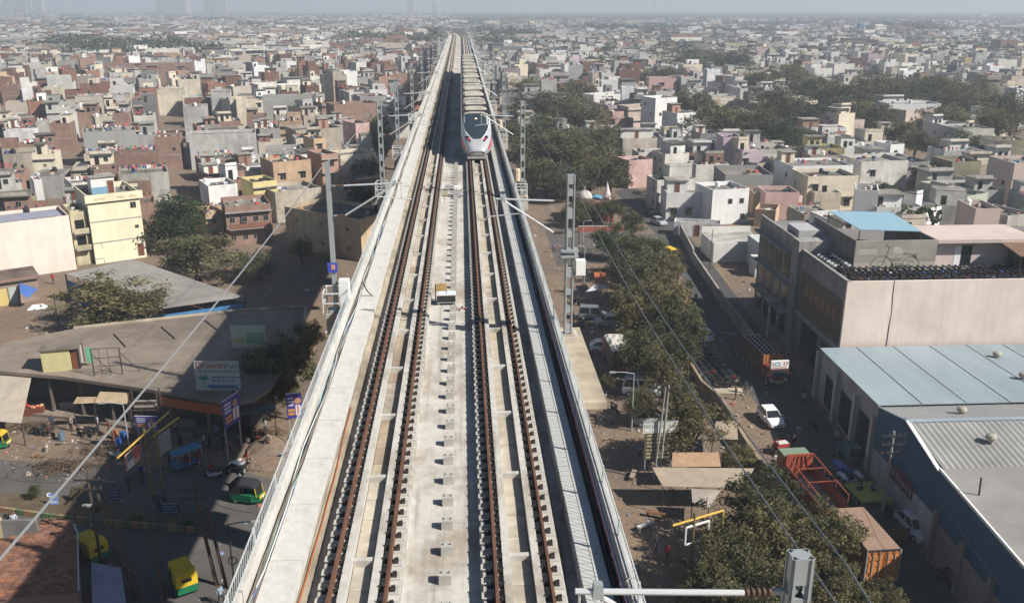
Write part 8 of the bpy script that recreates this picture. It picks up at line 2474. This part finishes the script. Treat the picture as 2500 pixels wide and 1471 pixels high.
# bricks bedded on the top, about three hundred placed singly where they show most
def inside(pt, poly):
    r_ = False; j_ = len(poly) - 1
    for i_ in range(len(poly)):
        if (poly[i_][1] > pt[1]) != (poly[j_][1] > pt[1]) and pt[0] < (poly[j_][0] - poly[i_][0]) * (pt[1] - poly[i_][1]) / (poly[j_][1] - poly[i_][1]) + poly[i_][0]: r_ = not r_
        j_ = i_
    return r_
cnt_b = 0
xs = [p[0] for p in lpts]; ys = [p[1] for p in lpts]
y_ = min(ys) + .15
row = 0
while y_ < max(ys):
    x_ = min(xs) + (.3 if row % 2 else .1)
    while x_ < max(xs):
        if inside((x_, y_), lpts) and qx.random() < .86:
            k_ = 0 if y_ > min(ys) + 3.4 else 2
            o = place('brick', variants[qx.choice((0, 1, 1, k_))], bk, (x_ + qx.uniform(-.04, .04), y_ + qx.uniform(-.03, .03), 3.302), (qx.uniform(-.05, .05), qx.uniform(-.05, .05), .1 + qx.uniform(-.12, .12)), None, (1.9, 2.3, 1.4))
            cnt_b += 1
        x_ += .56
    y_ += .33
    row += 1
for k in range(3):
    x_, y_ = at(38 + k * 31, 1462, 1.2)
    thick_quad('red_panel', [(x_ - o0[0] - .42, y_ - o0[1] - .02, .5), (x_ - o0[0] + .42, y_ - o0[1] - .02, .5), (x_ - o0[0] + .42, y_ - o0[1] + .05, 1.7), (x_ - o0[0] - .42, y_ - o0[1] + .05, 1.7)], .05, paint_obj, bk, (0.33, 0.11, 0.06))
x_, y_ = at(186, 1300, 3.4); x2_, y2_ = at(192, 1440, 3.4)
MB().tube([(at(180, 1280, 3.4)[0] - o0[0], at(180, 1280, 3.4)[1] - o0[1], 3.42), (x_ - o0[0] + .1, y_ - o0[1], 3.42), (x2_ - o0[0], y2_ - o0[1], 3.42)], .06, 6).build('pipe', galv, bk)
# low wall behind it
a_, b_ = at(2, 1312), at(92, 1312)
wl_ = empty('low_yard_wall', (*a_, 0), 0, 'low stained yard wall with a pale end post at the left edge', 'wall')
MB().box(.2, b_[0] - a_[0], 0, .25, 0, 1.5).build('wall', plaster_old, wl_, color=(0.22, 0.21, 0.2))
MB().box(-.4, .2, -.05, .3, 0, 1.7).build('end_post', plaster_old, wl_, color=(0.55, 0.45, 0.26))
# lilac tarpaulin tent
t0 = [g3(222, 1372, 2.6), g3(296, 1385, 2.6), g3(312, 1500, 2.4), g3(226, 1500, 2.4)]
awning('lilac grey tarpaulin stretched on poles at the bottom of the left street', t0, (0.30, 0.28, 0.36), 'tarpaulin_tent')
# barrels, stalls, heaps
def barrel(px, py, c, label):
    b = MB(); b.lathe([(.26, 0), (.29, .08), (.28, .3), (.30, .34), (.28, .38), (.28, .62), (.30, .66), (.28, .7), (.29, .86), (.25, .9)], 12)
    o = b.build('barrel', paint_obj, None, (*at(px, py), 0.006), 0, c)
    tag(o, label, 'barrel', 'barrels by the shops')
    MB().lathe([(.05, .9), (.06, .94)], 8, (.12, 0, 0)).build('bung', black, o)
barrel(292, 1090, (0.02, 0.12, 0.50), 'bright blue plastic barrel, nearest of the two blue ones'); barrel(302, 1074, (0.03, 0.12, 0.38), 'blue barrel just behind the bright blue one'); barrel(151, 1074, (0.10, 0.15, 0.20), 'grey blue barrel standing alone before the shops'); barrel(282, 1070, (0.36, 0.15, 0.07), 'orange brown drum beside the blue barrels')
x, y = at(85, 1010)
e = empty('fruit_stall', (x, y, 0), 0.1, 'small fruit stall heaped with red and orange goods under the large awning', 'stall')
MB().box(-1.0, 1.0, -.5, .5, 0, .8).build('table', wood_red, e)
for k in range(14):
    c = q.choice([(0.5, 0.06, 0.04), (0.55, 0.22, 0.04), (0.45, 0.4, 0.2), (0.5, 0.1, 0.1)])
    MB().lathe([(.05, 0), (.14, .06), (.16, .14), (.08, .24)], 8, (q.uniform(-.85, .85), q.uniform(-.4, .4), .8)).build('goods', matte_obj, e, color=c)
# heap of cut branches
def brush(px, py, w_, n_, label, col=(0.11, 0.075, 0.05)):
    x, y = at(px, py)
    b = MB()
    for _ in range(n_):
        a = q.uniform(0, 3.14); L_ = q.uniform(.6, 1.9); cx_, cy_ = q.gauss(0, w_ * .35), q.gauss(0, w_ * .16); z = abs(q.gauss(.15, .25))
        b.tube([(cx_ - math.cos(a) * L_ / 2, cy_ - math.sin(a) * L_ / 2, z * .6), (cx_, cy_, z + .1), (cx_ + math.cos(a) * L_ / 2, cy_ + math.sin(a) * L_ / 2, z * .8)], .025, 3)
    o = b.build('brushwood_heap', matte_obj, None, (x, y, 0.0), 0, col)
    tag(o, label, 'brushwood', None, 'stuff')
brush(165, 1140, 4.5, 260, 'heap of cut brown branches on the dusty street'); brush(250, 1105, 3.5, 160, 'second heap of cut branches under the yellow boom'); brush(80, 1045, 3.0, 90, 'thin sticks heaped beside the fruit stall')
brush(640, 1060, 2.6, 90, 'tangle of sticks beside the viaduct foot')
# earth heap under the viaduct
x, y = at(655, 1090)
b = MB(); g3r = random.Random(6)
grid = []
for i in range(9):
    rw = []
    for j in range(9):
        r_ = math.hypot(i - 4, j - 4) / 4
        rw.append(((i - 4) * .5, (j - 4) * .5, max(0, 1.2 * (1 - r_)) + (g3r.uniform(0, .2) if r_ < 1 else 0)))
    grid.append(rw)
b.loft(grid, False, False)
tag(b.build('earth_heap', dust, None, (x, y, 0.0)), 'sunlit heap of earth beside the foot of the viaduct', 'heap', None, 'stuff')
# ---- right: boundary wall, drain, shacks
bw = empty('boundary_wall', (*at(1700, 860), 0), 0, 'long low earth-coloured boundary wall running beside the street trees', 'wall')
o0 = bw.location
pw = [(1665, 880), (1712, 960), (1760, 1000), (1815, 1100), (1862, 1172), (1905, 1215)]
for a_, b_ in zip(pw, pw[1:]):
    pa, pb = at(*a_), at(*b_)
    MB().bar((pa[0] - o0.x, pa[1] - o0.y, .75), (pb[0] - o0.x, pb[1] - o0.y, .75), .3, 1.5).build('wall', plaster_old, bw, color=(0.34, 0.27, 0.19))
def awn(label, pts, col, name='shack_roof'): return awning(label, pts, col, name)
awn('wide ribbed cloth roof of a roadside shack below the notice board', [g3(1618, 1186, 2.5), g3(1815, 1190, 2.5), g3(1842, 1142, 2.9), g3(1592, 1140, 2.9)], (0.36, 0.29, 0.22))
awn('tan and orange patched cloth roof behind the ribbed one', [g3(1640, 1138, 2.5), g3(1760, 1138, 2.5), g3(1755, 1103, 2.7), g3(1642, 1104, 2.7)], (0.42, 0.27, 0.17))
awn('dusty flat roof of a hut beside the boundary wall', [g3(1740, 1070, 2.5), g3(1802, 1072, 2.5), g3(1798, 1025, 2.6), g3(1748, 1028, 2.6)], (0.36, 0.29, 0.21))
awn('sagging grey cloth hung at the corner of the shack', [g3(1690, 1225, 2.0), g3(1730, 1240, 1.6), g3(1760, 1195, 2.4), g3(1688, 1192, 2.4)], (0.33, 0.29, 0.25))
awn('red cloth canopy over a stall near the trees', [g3(1455, 700, 2.0), g3(1482, 690, 2.0), g3(1478, 662, 2.4), g3(1450, 665, 2.4)], (0.42, 0.12, 0.06))
awn('lilac grey canopy between the street trees', [g3(1430, 712, 2.2), g3(1490, 702, 2.2), g3(1462, 692, 2.7), g3(1452, 693, 2.7)], (0.48, 0.45, 0.5))
# drain pits along the bank
for i, (a, b2, c, d) in enumerate((((1725, 970), (1765, 968), (1775, 985), (1735, 990)), ((1740, 995), (1778, 992), (1790, 1018), (1752, 1022)))):
    pts = [at(*p) for p in (a, b2, c, d)]
    tag(slab_poly('drain_pit', pts, 0.004, 0.02, M('black pit water', (0.01, 0.01, 0.012), .3, 0.0)), 'dark open %s drain pit beside the boundary wall' % ('upper', 'lower')[i], 'drain', 'drain pits')
# concrete slab bridges over the drain
for i, (px, py) in enumerate(((1765, 955), (1705, 905))):
    tag(MB().cbox((0, 0, 0), (4.2, 1.6, .12), -.1).build('slab_bridge', concrete_tan, None, (*at(px, py), 0.02)), 'flat concrete slab over the drain %s the motorcycle row' % ('at the near end of', 'halfway along')[i], 'slab')
# benches / planks in the dirt, lower right
for i, (px, py, rz, c) in enumerate(((1575, 1290, .5, (0.5, 0.48, 0.45)), (1600, 1262, -.4, (0.20, 0.09, 0.05)), (1545, 1165, 1.2, (0.32, 0.24, 0.17)))):
    e = empty('broken_bench', (*at(px, py), 0.006), rz, ['white broken bench frame lying on the dirt', 'dark red plank bench beside the white frame', 'tilted pale block on the dirt below the lamp post'][i], 'bench')
    MB().box(-.8, .8, -.2, .2, .38, .44).build('seat', matte_obj, e, color=c)
    for s in (-1, 1): MB().box(s * .65 - .05, s * .65 + .05, -.18, .18, 0, .38).build('leg', matte_obj, e, color=c)
# ---- temple
tx, ty = at(1455, 540)
tm = empty('red_temple', (tx, ty, 0), 0, 'small red temple with white dome and pointed spires among the trees', 'temple')
RT, WT = (0.26, 0.04, 0.035), (0.50, 0.46, 0.42)
MB().box(-3.6, 3.4, 0, 6, 0, 3.6).build('wall', paint_obj, tm, color=(0.20, 0.05, 0.045))
MB().box(-3.9, 3.7, -.9, 6.3, 3.6, 3.9).build('roof', paint_obj, tm, color=(0.28, 0.12, 0.11))
for x_ in (-3.4, -1.2, 1.0, 3.2): MB().lathe([(.18, 0), (.14, .3), (.13, 3.2), (.2, 3.6)], 8, (x_, -.7, 0)).build('column', paint_obj, tm, color=RT)
b = MB(); b.smooth = True; b.lathe([(1.5, 0), (1.55, .4), (1.35, 1.0), (.9, 1.5), (.3, 1.8), (.08, 2.0), (.05, 2.6)], 14, (-2.0, 2.5, 3.9)); b.build('dome', paint_obj, tm, color=WT)
MB().lathe([(.9, 0), (.95, .6), (.6, 1.6), (.25, 2.8), (.06, 3.6)], 10, (2.2, 1.2, 3.9)).build('spire', paint_obj, tm, color=(0.60, 0.50, 0.48))
MB().lathe([(1.3, 0), (1.3, .25), (.4, .6)], 12, (.6, 3.8, 3.9)).build('small_dome', paint_obj, tm, color=(0.12, 0.30, 0.42))
MB().box(-.8, .8, -.02, -.004, 0, 2.4).build('doorway', pane_dark, tm)
FOOT.append((tx, ty + 3, 0, 5, 4, 4))
tw = empty('temple_wall', (*at(1440, 560), 0), 0, 'low red and cream wall round the temple', 'wall')
MB().box(-2.5, 6.0, -2.2, -1.95, 0, 1.1).build('wall', paint_obj, tw, color=(0.35, 0.10, 0.08))
MB().box(-2.5, 6.0, -2.2, -1.95, 1.1, 1.2).build('coping', plaster, tw, color=(0.5, 0.45, 0.38))
# yellow police-style barriers on the side road
for i, (px, py) in enumerate(((1412, 622), (1448, 622))):
    e = empty('yellow_barrier', (*at(px, py), 0.006), 0.05, '%s yellow metal barrier on the dirt road' % ('first', 'second')[i], 'barrier', 'yellow barriers')
    for s in (-1, 1): MB().bar((s * .8, 0, 0), (s * .8, 0, 1.1), .07).build('leg', yel, e)
    for z_ in (.4, .75, 1.08): MB().bar((-.8, 0, z_), (.8, 0, z_), .06).build('bar', yel, e)
# telecom lattice tower among the left houses
x, y = at(828, 240, 0)
e = empty('lattice_tower', (x, y, 0), 0.2, 'slim dark lattice tower with antennas in the left quarter', 'tower')
hT = 22.0
b = MB()
for k in range(4):
    sx_, sy_ = (-1, 1, 1, -1)[k], (-1, -1, 1, 1)[k]
    b.bar((sx_ * 1.3, sy_ * 1.3, 0), (sx_ * .45, sy_ * .45, hT), .16)
b.build('leg', galv, e)
for i in range(11):
    z_, k_ = i * 2.0, 1.3 - .85 * i / 11
    b = MB()
    for k in range(4):
        sx_, sy_ = (-1, 1, 1, -1)[k], (-1, -1, 1, 1)[k]; tx_, ty_ = (-1, 1, 1, -1)[(k + 1) % 4], (-1, -1, 1, 1)[(k + 1) % 4]
        b.bar((sx_ * k_, sy_ * k_, z_), (tx_ * k_, ty_ * k_, z_ + 2.0), .09)
        b.bar((sx_ * k_, sy_ * k_, z_), (tx_ * k_, ty_ * k_, z_), .08)
    b.build('bracing', galv, e)
for z_, a in ((20, 0), (20, 2), (18, 4), (16, 1)): MB().box(.6, .9, -.2, .2, z_ - 1, z_ + 1).build('antenna', white_paint, e, rz=a)
# overhead service wires in the left street
for i, (a_, b_) in enumerate((((212, 1160, 8.3), (470, 1182, 8.0)), ((212, 1172, 7.6), (-60, 1150, 7.4)), ((470, 1200, 7.4), (640, 1250, 5.0)))):
    wire('service_wire', ['thin dark wire between the two cross-armed poles in the left street', 'thin dark wire running off to the left from the first cross-armed pole', 'thin dark wire from the wide cross arm towards the viaduct'][i], [g3(*a_), g3(*b_)], .02, dark_wire, .5)
for i, dz in enumerate((0, .7)):
    wire('service_wire', ['upper street wire beside the blue gable', 'lower street wire beside the blue gable'][i], [g3(2183, 1075, 7.9 - dz), g3(2310, 1240, 7.9 - dz), g3(2520, 1520, 7.9 - dz)], .02, dark_wire, .3)

# ---- litter, stones and dry leaves scattered over the dirt
lb, lc = MB(), []
ql = random.Random(44)
LC = [(0.30, 0.24, 0.17), (0.20, 0.15, 0.10), (0.42, 0.36, 0.28), (0.55, 0.54, 0.52), (0.12, 0.10, 0.08), (0.35, 0.14, 0.10), (0.15, 0.2, 0.3)]
for (x0, x1, y0, y1, n_) in ((-45, -12, 74, 84, 700), (-60, -14, 108, 140, 500), (9, 26, 48, 120, 1500), (26, 34, 60, 110, 900), (12, 45, 120, 165, 500), (-40, -9, 50, 74, 250)):
    for _ in range(n_):
        s_ = ql.uniform(.04, .16) if ql.random() < .9 else ql.uniform(.2, .45)
        n0 = len(lb.f)
        lb.cbox((ql.uniform(x0, x1), ql.uniform(y0, y1), 0.004), (s_, s_ * ql.uniform(.4, 1.2), s_ * ql.uniform(.15, .6)), ql.uniform(0, 3), .7)
        lc += [ql.choice(LC)] * (len(lb.f) - n0)
me = lb.mesh('litter', cloth_vc); painted(me, lc)
tag(place('litter', me), 'stones, dry leaves and litter scattered over the dusty ground', 'litter', None, 'stuff')
# ================================================================ haze
hz = MB().box(-8500, 8500, -200, 12000, -1.5, 75)
m = bpy.data.materials.new('haze'); m.use_nodes = True
N, L = m.node_tree.nodes, m.node_tree.links
N.remove(N['Principled BSDF'])
v = N.new('ShaderNodeVolumePrincipled')
v.inputs['Color'].default_value = (0.78, 0.85, 0.95, 1)
v.inputs['Density'].default_value = 0.00046
v.inputs['Anisotropy'].default_value = 0.1
L.new(v.outputs[0], N['Material Output'].inputs['Volume'])
o = hz.build('haze', m)
tag(o, 'thin pale haze hanging over the whole town', kind='stuff')
